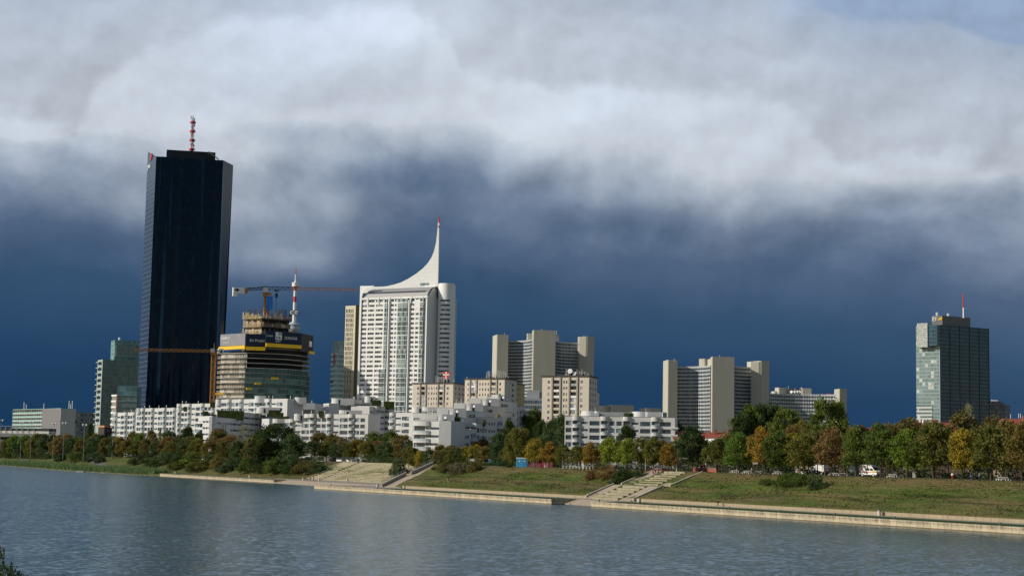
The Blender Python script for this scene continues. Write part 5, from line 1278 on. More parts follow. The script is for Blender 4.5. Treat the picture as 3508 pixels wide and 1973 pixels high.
def wing(par, pa, Da, pb, Db, ytop, nst, unit=None, phase=0, sh=None, thick=12, end=True, capwall=True, base=None, blank=False, mat=None, aer=True):
    z = ZA(pa, ytop, Da); a, b_ = cor(pa, Da, z), cor(pb, Db, z); F_ = fr(*a, *b_); L = F_[3]; mb = MB(); rows, its, bays = [], [], []
    sh = sh or 2.8*KW; unit = [(a_, b_*KW) for a_, b_ in (unit or UNIT)]; s = .3; i = phase; wl = {}
    base = GZ if base is None else base
    lay = []
    if not blank:
        while True:
            t_, w_ = unit[i % len(unit)]
            if s+w_ > L-.1: break
            lay.append((t_, s+.12, s+w_-.12)); s += w_+.35; i += 1
    for k_ in range(nst):
        zf_ = z-KW*1.35-sh*(k_+1)      # floor level
        if zf_ < base: break
        ws = []
        for t_, p, q in lay:
            if t_ == 'slit': ws.append((p, q, zf_+1.15*KW, zf_+2.0*KW, 2))
            elif t_ == 'wide': ws.append((p, q, zf_+.65*KW, zf_+2.35*KW, 2))
            elif t_ == 'med': ws.append((p, q, zf_+.65*KW, zf_+2.35*KW, 1))
            elif t_ == 'bay': ws.append((p, q, zf_+.2*KW, zf_+2.35*KW, 1)); bays.append((p, q, zf_))
            elif t_ == 'strip': ws.append((p, q, zf_+1.1*KW, zf_+1.95*KW, 3))
            elif t_ == 'one': ws.append((p, q, zf_+1.0*KW, zf_+2.1*KW, 0))
        rows.append((zf_, zf_+2.5*KW, ws))
        its += [(F_, p, q, za, zb, nb, .55 if q-p < 3.2 and zb-za > 2 else .3) for p, q, za, zb, nb in ws]
    # columns of openings share edges, so cut the wall column by column
    cur = 0
    for t_, p, q in lay:
        if p > cur: mb.fq(F_, cur, p, base, z, 0)
        col = [(za, zb, [(p, q)]) for r in rows for p2, q2, za, zb, nb in r[2] if p2 == p]
        punched(mb, F_, p, q, base, z, col, .55 if t_ == 'bay' else .3); cur = q
    if cur < L: mb.fq(F_, cur, L, base, z, 0)
    Q = lambda s_, d_, z_: (F_[0].x+F_[1].x*s_+F_[2].x*d_, F_[0].y+F_[1].y*s_+F_[2].y*d_, z_)
    mb.poly([Q(L, 0, base), Q(L, -thick, base), Q(L, -thick, z), Q(L, 0, z)]); mb.poly([Q(0, -thick, base), Q(0, 0, base), Q(0, 0, z), Q(0, -thick, z)])
    mb.poly([Q(L, -thick, base), Q(0, -thick, base), Q(0, -thick, z), Q(L, -thick, z)]); mb.poly([Q(0, -.3, z-.4), Q(L, -.3, z-.4), Q(L, -thick, z-.4), Q(0, -thick, z-.4)])
    mb.poly([Q(0, 0, z), Q(L, 0, z), Q(L, -.3, z), Q(0, -.3, z)]); mb.poly([Q(0, -.3, z), Q(L, -.3, z), Q(L, -.3, z-.4), Q(0, -.3, z-.4)])
    mb.fbox(F_, .02, L-.02, -.35, .06, z-.02, z+.10, 1)
    if not blank:
        for t_, p, q in lay: 
            if t_ in ('bay',): mb.fbox(F_, q+.02, q+.2, 0, .45, base, z-1.4)
    mb.build('wall', [mat or M_TW, M_ROOFD], par)
    for p, q, zf_ in bays: balc(F_, p-.15, q+.15, zf_, par)
    for t_, p, q in lay:
        if t_ == 'bay' and capwall: balc(F_, p-.15, q+.15, z-1.5*KW, par, True)
    for it in its: window(*it[:5], par, [M_TG, M_TFR], bars=it[5], dep=it[6], fw=.09)
    if aer:
        mb = MB(); rg = random.Random(int(pa*7)); n_a = max(1, int(L/9))
        for k_ in range(n_a): s = rg.uniform(1, L-1); p = Q(s, -rg.uniform(2, 6), z-.4); mb.tube(p, (p[0], p[1], z+1.9), .16, k=5)
        mb.build('flue', M_WHP, par)
    return F_, z
def turret(par, pa, Da, pb, ytop, h, out=3.2, side=True, slot=True):
    """rooftop volume whose left end is rounded"""
    h *= KW; out *= KW; z = ZA(pa, ytop, Da); F_ = fr(*cor(pa, Da, z), *cor(pb, Da+.8, z)); L = F_[3]; r = min(out, L*.45); mb = MB()
    Q = lambda s, d: (F_[0].x+F_[1].x*s+F_[2].x*d, F_[0].y+F_[1].y*s+F_[2].y*d)
    arc = [Q(r-r*math.cos(t), -r+r*math.sin(t)) for t in [math.pi/2*i/6 for i in range(7)]]
    pts = [Q(0, -7)]+arc+[Q(L, 0), Q(L, -7)]
    for i in range(len(pts)-1): a, b_ = pts[i], pts[i+1]; mb.poly([(*a, z-h), (*b_, z-h), (*b_, z), (*a, z)], 0, None, i < 8)
    mb.poly([(*pts[-1], z-h), (*pts[0], z-h), (*pts[0], z), (*pts[-1], z)]); mb.poly([(*p, z) for p in pts])
    mb.build('roof_turret', M_TW, par)
    if slot and L > 4: o = MB(); o.fbox(F_, r+.6, r+1.5, .01, .06, z-h+.3, z-.9); o.build('door', M_BLACK, par)
    return F_, z
def hedge(label, px0, px1, D_, y0, y1):
    HEDGES.append((label, px0, px1, D_, y0, y1))
HEDGES = []
GW = 'white terraced housing blocks'
KW = 1.15      # the left and middle blocks stand farther back, with taller storeys
_cor, _ZA, _XA = cor, ZA, XA
def cor(px, D, z): return (_XA(px, D*KW, z), D*KW)
def ZA(px, py, D): return _ZA(px, py, D*KW)
def XA(px, D, z): return _XA(px, D*KW, z)
def W(label, px, D_): return bthing('terraced_housing', label, _XA(px, D_*KW, 20), D_*KW, GZ, 'building', GW)
# left long block, roof climbing to the right
w1 = W('long white terraced block in front of the black skyscraper, roof stepping up to the right', 393, 850)
Fw, zw = wing(w1, 393, 905, 469, 886, 1413, 5, phase=0)
wing(w1, 469, 886, 609, 858, 1398.5, 6, phase=2); wing(w1, 609, 857, 741, 833, 1383.5, 6, phase=3)
wing(w1, 741, 832, 985, 798, 1368, 6, phase=1)
turret(w1, 468, 883, 492, 1397.5, 3.3); turret(w1, 490, 880, 538, 1398, 1.7, slot=False); turret(w1, 608, 855, 630, 1382.5, 3.3); turret(w1, 629, 852, 680, 1383, 1.7, slot=False); turret(w1, 741, 829, 765, 1367, 3.3)
# round left nose with curved balconies
for k_ in range(4):
    zf_ = zw-KW*(1.35+2.8*(k_+1)); balc(fr(*cor(390, 905, 20), *cor(408, 901, 20)), -.4, 2.9, zf_, w1, False, 1.7)
turret(w1, 873, 808, 912, 1355.5, 3.4, slot=False); turret(w1, 1010, 800, 1050, 1360, 3.4, slot=False)
# grey middle wings in shade: rooftop boxes and long strips
w2 = W('white terraced block with a sunlit end wall and hedged roof, mid left', 727, 742)
SH = [('strip', 7.0), ('one', 1.6)]
Fe_, ze_ = wing(w2, 695, 753, 727, 742, 1425, 5, unit=[('strip', 3.6)], thick=1.5, capwall=False, aer=False)
for k_ in range(4):
    mb = MB(); zf_ = ze_-KW*(1.6+2.8*(k_+.62)); Fz = fr(*cor(679, 760, ze_), *cor(696, 753, ze_)); mb.fbox(Fz, .3*(k_ % 2), Fz[3], -1.2, .1, zf_, zf_+1.25); mb.build('balcony', M_TW, w2)
mb = MB(); Fz = fr(*cor(680, 761, ze_), *cor(696, 754, ze_)); mb.fbox(Fz, .5, Fz[3], -1.6, -.8, GZ, ze_-2, 1); mb.fbox(Fz, 0, Fz[3], -1.5, 0, ze_-2.4, ze_-.05); mb.build('end_bay', [M_TW, M_DARKG], w2)
wing(w2, 727.3, 742, 835, 790, 1427, 4, unit=[('one', 2.2), ('strip', 6.5)], capwall=False, thick=1.5, aer=False)
mb = MB(); mb.poly([(*cor(695, 753, ze_), ze_-.5), (*cor(727, 742, ze_), ze_-.5), (*cor(835, 790, ze_), ze_-.5), (*cor(800, 800, ze_), ze_-.5)]); mb.build('roof', M_ROOFD, w2)
wing(w2, 835, 786, 1012, 862, 1412, 5, unit=[('strip', 5.5), ('strip', 6.5), ('one', 2)], phase=1, capwall=False, thick=12)
mb = MB(); Fz = fr(*cor(765, 757, 20), *cor(787, 765, 20)); zz2 = ZA(770, 1452, 757); mb.fbox(Fz, 0, Fz[3], -4, .05, GZ, zz2); mb.fbox(Fz, 2.2, 2.8, .05, .5, GZ, zz2+.6); mb.build('stair_bay', M_TW, w2)
turret(w2, 877, 800, 960, 1393.5, 3.0)
w3 = W('white terraced block with rounded roof edge behind the big dark green tree', 1010, 750)
wing(w3, 935, 762, 1011, 756, 1434.5, 4, phase=3); wing(w3, 1010, 756, 1262, 738, 1417, 5, phase=1)
turret(w3, 1009.5, 753, 1046, 1416.5, 3.2); turret(w3, 1043, 751, 1112, 1417, 1.8, slot=False); turret(w3, 934, 758, 978, 1433.5, 2.0, slot=False)
mb = MB(); Fz = fr(*cor(895, 772, 20), *cor(920, 766, 20)); zz2 = ZA(900, 1434, 772); mb.fbox(Fz, 0, Fz[3], -8, 0, GZ, zz2); 
for k_ in range(3): mb.fbox(Fz, 1.4, 2.2, .02, .06, zz2-3.4-k_*2.8, zz2-2.4-k_*2.8, 1)
mb.build('stair_bay', [M_TW, M_TFR], w3)
w4 = W('shaded white terraced block with hedges on its upper roof left of the high rise', 1266, 800)
wing(w4, 960, 815, 1080, 838, 1396, 4, unit=[('one', 2), ('strip', 7)], capwall=False); wing(w4, 1079, 828, 1108, 838, 1382, 6, blank=True, thick=9); wing(w4, 1107.5, 848, 1127, 838, 1382.5, 6, blank=True, thick=6, aer=False)
wing(w4, 1127, 838, 1266, 872, 1386, 6, unit=[('strip', 6), ('one', 2)], capwall=False); wing(w4, 1214, 852, 1276, 868, 1368, 5, unit=[('strip', 5.5)], capwall=False, thick=10)
wing(w4, 1266, 800, 1290, 806, 1392, 8, unit=[('one', 1.3)], capwall=False, aer=False); wing(w4, 1290, 803, 1352, 822, 1390.5, 8, unit=[('bay', 3.4), ('strip', 5.0)], capwall=False)
turret(w4, 998, 822, 1079, 1379, 3.2); turret(w4, 1135, 846, 1214, 1363.5, 3.4); turret(w4, 1161, 780, 1240, 1404, 2.4); turret(w4, 1252, 852, 1286, 1357.5, 3.2)
# middle cluster
w5 = W('white terraced block with stacked half round balconies below the left beige block', 1340, 738)
wing(w5, 1335, 738, 1415, 730, 1413, 5, phase=0); wing(w5, 1415, 728, 1457, 726, 1414, 5, unit=[('slit', 3), ('wide', 4)], aer=False)
for k_ in range(4): balc(fr(*cor(1334, 738, 20), *cor(1352, 737, 20)), -.5, 2.6, ZA(1335, 1413, 738)-KW*(1.35+2.8*(k_+1)), w5, False, 1.6)
turret(w5, 1415, 732, 1455, 1392.5, 4.2); turret(w5, 1443, 731, 1556, 1393, 1.9, slot=False)
mb = MB(); Fz = fr(*cor(1456, 732, 30), *cor(1497, 732, 30)); mb.fbox(Fz, 0, Fz[3], -.9, -.3, ZA(1460, 1412, 732), ZA(1460, 1402, 732)); mb.build('window', glass('penthouse_glass', (.12, .20, .20), (.35, .42, .40), .4, 1.6, 3, .12, frame=(.6, .6, .58), fw=.2), w5)
w6 = W('nearest white terraced block, stepping up to the right in four tiers', 1500, 585)
US = [('strip', 6.8)]
Fq6, z6 = wing(w6, 1417, 590, 1546, 583, 1441, 4, unit=[('wide', 4.6), ('strip', 7.0)], capwall=False, aer=False)
A_ = on(Fq6, 1417, 1441, 0)[0]; B_ = on(Fq6, 1474, 1441, 0)[0]
for k_ in range(4): balc(Fq6, A_, B_, z6-.15-KW*(1.55 if k_ == 0 else 1.35+2.85*k_+.2), w6, k_ == 0, 1.4)
mb = MB(); pts = [on(Fq6, x, 1437, 0)[0] for x in (1420, 1600)]
for k_ in range(22): s = k_*.75+.3; mb.fbox(Fq6, s, s+.06, -.5, -.42, z6, z6+.75)
mb.fbox(Fq6, 0, Fq6[3], -.5, -.44, z6+.7, z6+.78); mb.build('roof_railing', M_RAIL, w6)
wing(w6, 1546, 583, 1567, 598, 1444, 4, blank=True, thick=5, aer=False)
wing(w6, 1567, 590, 1613, 598, 1470, 3, unit=[('one', 1.2), ('one', 1.4)], phase=1, capwall=False, thick=8, aer=False); wing(w6, 1613, 598, 1634, 603, 1468, 3, unit=[('bay', 1.8)], capwall=False, thick=8, aer=False)
wing(w6, 1631, 618, 1671, 626, 1449, 4, unit=[('med', 2.4), ('one', 1.2)], capwall=False, thick=9, aer=False); wing(w6, 1663, 640, 1703, 648, 1428, 5, unit=[('one', 1.8), ('one', 1.6)], capwall=False, thick=9, aer=False)
wing(w6, 1703, 648, 1722, 652, 1429, 5, unit=[('bay', 1.8)], capwall=False, thick=9, aer=False)
wing(w6, 1712, 690, 1757, 700, 1410, 6, unit=[('one', 2.0), ('one', 1.4)], capwall=False, thick=12); wing(w6, 1740, 716, 1782, 724, 1392, 6, unit=[('one', 1.3), ('one', 1.3)], capwall=False, thick=12); wing(w6, 1781, 724, 1798, 730, 1391, 6, unit=[('bay', 1.8)], capwall=False, thick=9, aer=False)
# upper tiers with rounded turrets, each set back and up to the right
for i, (p0, p1, y, Dd, yb) in enumerate([(1457, 1580, 1417.5, 603, 1441), (1497, 1650, 1397, 628, 1422), (1555, 1710, 1380, 655, 1404), (1610, 1760, 1363, 684, 1388), (1683, 1730, 1351, 705, 1366)]):
    zt_ = ZA(p0, y, Dd); mb = MB(); zb_ = ZA(p0, yb, Dd)-1.2
    pm = p0+(48 if i < 4 else 20); F_ = fr(*cor(p0, Dd, zt_), *cor(pm, Dd-1, zt_)); mb.fbox(F_, 0, F_[3], -3, 0, zb_, zt_); mb.build('roof_parapet', M_TW, w6)
    turret(w6, pm-3, Dd-2, min(p1, pm+52), y+1, 3.6, out=1.6)
    mb = MB(); F_ = fr(*cor(min(p1, pm+49), Dd+3, zt_), *cor(p1+12, Dd+22, zt_)); zq_ = zt_-.8
    rows = [(zq_-2.9, zq_-1.5, [(F_[3]*.15, F_[3]*.5)]), (zq_-7, zq_-5.6, [(F_[3]*.6, F_[3]*.85)])]
    punched(mb, F_, 0, F_[3], GZ, zq_, rows, .3); mb.fbox(F_, 0, F_[3], -9, -.4, GZ, zq_-.02); mb.fbox(F_, -.1, F_[3]+.1, -9, .08, zq_, zq_+.12, 1); mb.build('tier_wall', [M_TW, M_ROOFD], w6)
    for zs, zh, ws in rows:
        for a, b_ in ws: window(F_, a, b_, zs, zh, w6, [M_TG, M_TFR], dep=.3)
    x = XA(pm+22, Dd-3, zt_); mb = MB(); mb.tube((x, Dd*KW-3.9, zt_-1.6), (x-.15, Dd*KW-4.3, zt_-1.5), .6, .6, 12); mb.build('satellite_dish', M_WHP, w6)
    mb = MB()
    for k_ in range(3): x = XA(p0+8+k_*17, Dd-1, zt_); mb.tube((x, Dd*KW-2, zt_-1), (x, Dd*KW-2, zt_+1.6+.4*(k_ % 2)), .1, k=5)
    mb.build('flue', M_WHP, w6)
M_REED = plain('brown_screen', (.10, .045, .03), .9, .3, 2)
mb = MB(); F_ = fr(*cor(1571, 602, 20), *cor(1631, 608, 20)); rr = random.Random(4); zq_ = ZA(1571, 1470, 602)
for k_ in range(46): s = F_[3]*k_/46; mb.fbox(F_, s, s+.1, -.3, -.2, zq_-.2, zq_+1.1+rr.uniform(-.15, .25))
mb.build('terrace_screen', M_REED, w6)
# right block
KW = 1.0
w7 = W('white terraced block with stacked round balconies right of the tallest beige block', 1940, 650)
U7 = [('med', 2.45), ('bay', 2.9), ('slit', 3.0), ('wide', 4.2), ('bay', 2.9), ('med', 2.4), ('med', 2.4), ('bay', 2.9), ('slit', 3.0), ('wide', 4.2), ('bay', 2.9), ('wide', 4.4)]
F7, z7 = wing(w7, 1935, 650, 2312, 642, 1424.5, 5, unit=U7)
mb = MB()
for k_ in range(4): zf_ = z7-1.35-2.8*(k_+1); mb.fbox(F7, F7[3]-1.5, F7[3]+1.2, -5, .5, zf_-.3, zf_+.35)
mb.build('corner_balconies', M_TW, w7)
turret(w7, 2001, 658, 2052, 1407, 2.2, slot=False); turret(w7, 2176, 655, 2226, 1409, 2.2, slot=False)
mb = MB(); F_ = fr(*cor(2050, 664, 20), *cor(2160, 662, 20)); mb.fbox(F_, 0, F_[3], -6, 0, z7-1, ZA(2060, 1411, 664)); F_ = fr(*cor(2224, 664, 20), *cor(2270, 662, 20)); mb.fbox(F_, 0, F_[3], -6, 0, z7-1, ZA(2230, 1411, 664)); mb.build('roof_storey', plain('grey_roof_storey', (.30, .31, .32), .8, .1, .4), w7)
for px, py in ((2039, 1412), (2213, 1416)):
    x = XA(px, 656, 25); z = ZA(px, py, 654); mb = MB(); mb.tube((x, 653, z), (x-.1, 652.6, z+.05), .5, .5, 12); mb.tube((x, 653, z), (x, 653, z-1.4), .06, k=4); mb.tube((x-.2, 655, z), (x-.2, 655, z+2.2), .08, k=4); mb.build('satellite_dish', M_WHP, w7)
cor, ZA, XA = _cor, _ZA, _XA
bx = bthing('office_building', 'pale windowless concrete blocks rising behind the right white terraced block', XA(2100, 1300, 40), 1300)
for pa, pb, y in ((2069, 2093, 1389), (2095, 2173, 1386.5), (2226, 2267, 1397)): pier(bx, pa, 1300, pb, 1304, y, 18)

# ------------------------------------------------------------------ red roofed houses and small park buildings
M_TILE = plain('red_tiles', (.30, .075, .045), .85, .18, .5); M_OCHD = plain('ochre_wall_tree_shade', (.20, .15, .10), .9, .15, .4); M_OCH = plain('ochre_wall', (.42, .30, .17), .9, .1, .4); M_CHIM = plain('brick_chimney', (.30, .13, .07), .9, .2, 1)  # darker ochre has the shade under the trees put into its colour
def redhouse(label, pa, pb, D_, yridge, yeave, hip=.25, wallm=None, chim=(), D2=None, dep=13):
    D2 = D2 or D_; zr_, ze = ZA(pa, yridge, D_), ZA(pa, yeave, D_); a, b_ = cor(pa, D_, ze), cor(pb, D2, ze); F_ = fr(*a, *b_); L = F_[3]
    o = bthing('house', label, a[0], a[1], GZ, 'house', 'red roofed houses'); Q = lambda s, d, z: (F_[0].x+F_[1].x*s+F_[2].x*d, F_[0].y+F_[1].y*s+F_[2].y*d, z)
    mb = MB(); mb.fbox(F_, 0, L, -dep, 0, GZ, ze); mb.build('wall', wallm or M_OCHD, o)
    h_ = min(L*hip, dep/2); mb = MB(); e = .5
    c1_, c2_, c3_, c4_ = Q(-e, e, ze-.2), Q(L+e, e, ze-.2), Q(L+e, -dep-e, ze-.2), Q(-e, -dep-e, ze-.2); r1_, r2_ = Q(h_, -dep/2, zr_), Q(L-h_, -dep/2, zr_)
    mb.poly([c1_, c2_, r2_, r1_]); mb.poly([c3_, c4_, r1_, r2_]); mb.poly([c4_, c1_, r1_]); mb.poly([c2_, c3_, r2_]); rf_ = mb.build('roof', M_TILE, o)
    for s in chim:
        m_ = MB(); p = Q(L*s, -dep*.38, 0); m_.box(p[0]-.6, p[0]+.6, p[1]-.5, p[1]+.5, zr_-2.2, zr_+1.0); m_.build('chimney', M_CHIM, rf_)
    return o, F_, zr_, ze
redhouse('house with the steep red hipped roof left of the big poplar clump', 2478, 2600, 620, 1462, 1492, .35, chim=(.6,))
redhouse('long dark red roof low in front of the broad beige tower', 2310, 2492, 640, 1476, 1500, .05, chim=(.45, .8))
redhouse('red roofed house with brick chimneys left of the dark glass tower, partly behind trees', 2895, 3118, 640, 1462, 1488, .1, chim=(.08, .3, .5, .75))
o, F_, zr_, ze = redhouse('red roofed house with many chimneys at the foot of the dark glass tower', 3118, 3330, 620, 1443, 1474, .06, chim=(.04, .1, .25, .42, .48))
x = XA(3152, 618, zr_); mb = MB(); mb.tube((x, 613, ZA(3152, 1444, 613)), (x+.3, 612.6, ZA(3152, 1444, 613)), .85, .85, 16); mb.tube((x, 613.2, ZA(3152, 1444, 613)), (x, 613.2, zr_-1.5), .1, k=4); mb.build('satellite_dish', M_WHP, o)
o, F_, zr_, ze = redhouse('red roofed house cut by the right edge of the photo', 3430, 3620, 560, 1431, 1470, .12, chim=(.5,))
aerials(o, [(3462, 1418, 1432), (3490, 1416, 1432), (3496, 1416, 1432)], 556, r=.12)
GZ = 9.2
def shed(name, label, cat, px0, px1, n_, y0, mat, h=None, dep=4, extra=None, y1=None):
    s0 = PN(px0, n_, GZ); s1 = PN(px1, n_, GZ); a, b_ = SN(s0, n_), SN(s1, n_); F_ = fr(a.x, a.y, b_.x, b_.y); ztop = ZA((px0+px1)/2, y0, (a.y+b_.y)/2); zb_ = GZ if y1 is None else ZA((px0+px1)/2, y1, (a.y+b_.y)/2)
    o = bthing(name, label, a.x, a.y, GZ, cat); mb = MB(); mb.fbox(F_, 0, F_[3], -dep, 0, zb_, ztop); mb.fbox(F_, -.2, F_[3]+.2, -dep-.2, .2, ztop, ztop+.18, 1)
    if y1 is not None:
        for s in (.3, F_[3]-.3): mb.fbox(F_, s-.1, s+.1, -.3, -.1, GZ, zb_, 1)
    mb.build('body', [mat, M_STEEL], o)
    if h: m_ = MB(); m_.fbox(F_, F_[3]*.3, F_[3]*.55, .01, .06, GZ+.1, GZ+2.0); m_.build('door', h, o)
    return o, F_, ztop
M_WHP2_ = plain('worn_white', (.42, .43, .43), .85, .15, 1); M_BLU = plain('blue_paint', (.02, .07, .17), .6, .1, .8); M_TOI = plain('toilet_blue', (.09, .30, .44), .45, .08, 1); M_REDD = plain('dark_red_boards', (.11, .014, .022), .7, .15, .6); M_SALM = plain('salmon_panel', (.30, .09, .07), .7, .12, .8)
shed('kiosk', 'low white hut behind the brown bushes right of the willow', 'kiosk', 1600, 1668, 66, 1572, M_WHP2_, None)
M_X = 0
shed('shed', 'blue walled shed right of the brown bushes', 'shed', 1669, 1706, 66, 1574, M_BLU, None, dep=5)
shed('fence_panel', 'dark red board wall behind the pale blue toilet cabins', 'wall', 1805, 1893, 58, 1575, M_REDD, dep=.3)
shed('fence_panel', 'salmon red panel beside the top of the narrow stairway', 'wall', 2204, 2292, 50, 1605, M_SALM, dep=.3)
shed('fence_panel', 'salmon and dark red panel wall right of the stairway top', 'wall', 2373, 2454, 48, 1603, M_SALM, M_REDD, dep=.3)
shed('container', 'long white container half hidden behind the trees left of the van', 'container', 2770, 2822, 70, 1590, M_WHITE, dep=2.4)
shed('kiosk', 'beige hut under the trees left of the long white container', 'kiosk', 2722, 2775, 74, 1588, plain('beige_boards', (.45, .36, .27), .8, .1, .6), M_WHP)
shed('building', 'flat white hall roof behind the light green trees, below the right white block', 'building', 2132, 2216, 95, 1500, M_WHITE, dep=10, y1=1520)
shed('building', 'long white hall behind the trees right of the dark tree', 'building', 2415, 2560, 95, 1502, M_WHITE, dep=12, y1=1535)
shed('building', 'pale single storey pavilion behind the trees above the amphitheatre', 'building', 1080, 1205, 95, 1573, M_WHITE, M_BLACK, dep=8)
shed('wall', 'grey board fence behind the trees left of the amphitheatre', 'wall', 1045, 1150, 84, 1566, plain('grey_boards', (.13, .13, .12), .9, .2, .8), dep=.3)
# ------------------------------------------------------------------ vegetation
def leafmat(name, c1, c2):
    m, nt, b = newmat(name); T = NT(nt); pos = T.n('ShaderNodeNewGeometry').outputs['Position']
    n1 = T.noise(pos, .35, 3, .6); n2 = T.noise(pos, 5.0, 2, .6)
    f = T.m('ADD', T.m('MULTIPLY', n1, .55), T.m('MULTIPLY', n2, .45))
    c1 = scale3(c1, 2.15); c2 = scale3(c2, 2.1)
    c = T.ramp(f, [(.36, scale3(c1, .7)), (.47, c1), (.56, c2), (.68, scale3(c2, 1.4))])
    oi = T.n('ShaderNodeObjectInfo').outputs['Random']
    c = T.mix(1.0, c, T.comb(T.m('MULTIPLY_ADD', oi, .3, .85), T.m('MULTIPLY_ADD', oi, .2, .9), 1.0), 'MULTIPLY')
    T.setin(b.inputs['Base Color'], c); b.inputs['Roughness'].default_value = .7; b.inputs['Specular IOR Level'].default_value = .15
    tr = T.n('ShaderNodeBsdfTranslucent'); T.setin(tr.inputs[0], c); mx = T.n('ShaderNodeMixShader'); mx.inputs[0].default_value = .36
    out = nt.nodes['Material Output']; nt.links.new(b.outputs[0], mx.inputs[1]); nt.links.new(tr.outputs[0], mx.inputs[2]); nt.links.new(mx.outputs[0], out.inputs[0])
    return m
LEAF = {
 'bright green': leafmat('leaf_bright', (.060, .095, .013), (.085, .118, .018)), 'green': leafmat('leaf_green', (.045, .066, .012), (.072, .088, .018)),
 'dark green': leafmat('leaf_dark', (.020, .034, .009), (.036, .050, .013)), 'olive green': leafmat('leaf_olive', (.058, .064, .013), (.092, .084, .018)),
 'olive brown': leafmat('leaf_brownolive', (.070, .060, .016), (.105, .080, .024)), 'orange': leafmat('leaf_orange', (.115, .078, .014), (.165, .10, .018)),
 'yellow olive': leafmat('leaf_yellow', (.115, .098, .014), (.19, .145, .020)), 'yellow green': leafmat('leaf_yg', (.090, .115, .014), (.14, .16, .020)),
 'rust brown': leafmat('leaf_rust', (.095, .062, .024), (.135, .080, .030)), 'pale grey green': leafmat('leaf_pale', (.105, .105, .05), (.17, .16, .085)),
 'grey brown': leafmat('leaf_greybrown', (.075, .06, .03), (.11, .085, .045)), 'dusky green': leafmat('leaf_dusky', (.032, .052, .018), (.055, .075, .028))}
M_BARK = plain('bark', (.075, .055, .04), .95, .2, 2); M_BARKP = plain('pale_bark', (.30, .27, .22), .95, .2, 2)
def quadleaf(mb, c, r, sz, stretch=1.0, droop=0.0):
    a = Vector((r.gauss(0, 1), r.gauss(0, 1), r.gauss(0, 1)-droop)).normalized(); b_ = a.cross(Vector((r.gauss(0, 1), r.gauss(0, 1), r.gauss(0, 1)))).normalized()
    c = Vector(c); p = a*sz*stretch; q = b_*sz*.62
    mb.poly([c-p, c+q, c+p*.9, c-q])
def crownmesh(seed, nclump, per, shape, rad, z0, z1, leaf, clr, droop=0, stretch=1.0):
    r = random.Random(seed); mb = MB(); cl = []
    ph = [r.uniform(0, 6.28) for _ in range(6)]
    for i in range(nclump):
        t = r.random()**.85; z = z0+(z1-z0)*t; a = r.uniform(0, 2*math.pi)
        prof = shape(t)*(1+.16*math.sin(2*a+ph[0]+5*t)+.13*math.sin(3*a+ph[1]-6*t)+.09*math.sin(5*a+ph[2]))
        rr_ = rad*prof*(r.random()**.38); c = Vector((rr_*math.cos(a), rr_*math.sin(a), z+r.uniform(-.02, .02))); cl.append(c)
        cr = clr*r.uniform(.65, 1.3)
        for _ in range(per):
            v = Vector((r.gauss(0, 1), r.gauss(0, 1), r.gauss(0, 1)*.8)).normalized()*cr*(r.random()**.45)
            quadleaf(mb, c+v, r, leaf*r.uniform(.6, 1.3), stretch, droop)
    return mb, cl
def mk_tree(name, seed, shape, rad, z0, nclump=92, per=56, leaf=.024, clr=.092, trunk_r=.016, stretch=1.0, droop=0, limbs=9, bark=None, showlimb=.9):
    t = thing(name, 'x', 'tree'); del t['_o']
    mb, cl = crownmesh(seed, nclump, per, shape, rad, z0, .97, leaf, clr, droop, stretch)
    c = mb.build('crown', LEAF['green'], t)
    r = random.Random(seed+99); mb = MB(); top = Vector((r.uniform(-.02, .02), r.uniform(-.02, .02), z0+.22))
    mb.tube((0, 0, -.02), (0, 0, z0*.8), trunk_r*1.15, trunk_r*.85, 6); mb.tube((0, 0, z0*.8), top, trunk_r*.85, trunk_r*.5, 6)
    for k in range(limbs):
        e = cl[r.randrange(len(cl))]*r.uniform(.75, showlimb); e.z = max(e.z, z0+.06); s0 = Vector((0, 0, z0*.8)).lerp(top, r.random()*.8)
        m_ = s0.lerp(e, .5)+Vector((0, 0, .04)); mb.tube(s0, m_, trunk_r*.42, trunk_r*.28, 4); mb.tube(m_, e, trunk_r*.28, trunk_r*.1, 4)
    mb.build('trunk', bark or M_BARK, t); reg(t); return t
ov = lambda t: max(.12, math.sin(math.pi*(min(1, t*.93+.07))**.72))**.62
rd = lambda t: max(.1, math.sin(math.pi*(t*.88+.1)))**.55
pop = lambda t: max(.15, math.sin(math.pi*(t*.9+.08)**.7))**.5*(.9-.3*t)
wide = lambda t: max(.15, 1-abs(t-.42)*1.25)**.55
PROTO = {'a': [mk_tree('park_tree', 21, ov, .36, .25), mk_tree('park_tree', 22, rd, .38, .23, 100), mk_tree('park_tree', 23, ov, .34, .27, 84, clr=.10), mk_tree('park_tree', 24, rd, .37, .24, 96, 52)],
         'big': [mk_tree('broad_tree', 31, wide, .46, .12, 190, 66, .021, .09, .02), mk_tree('broad_tree', 32, rd, .46, .10, 190, 66, .021, .09, .02)],
         'pop': [mk_tree('poplar_tree', 41, pop, .20, .10, 80, 60, .018, .06, .012), mk_tree('poplar_tree', 42, pop, .22, .12, 84, 60, .018, .065, .012)],
         'thin': [mk_tree('sparse_tree', 51, ov, .36, .2, 60, 16, .015, .08, .016, limbs=26, bark=M_BARKP, showlimb=1.05), mk_tree('sparse_tree', 52, rd, .36, .24, 70, 24, .016, .08, .015, limbs=20)]}
for k_ in PROTO:
    for p_ in PROTO[k_]: p_.location = (0, 0, -500)
used = set(); TREES = []
def recol(root, mat):
    for ch in root.children:
        if ch.name.startswith('crown'):
            ch.material_slots[0].link = 'OBJECT'; ch.material_slots[0].material = mat
rt = random.Random(77)
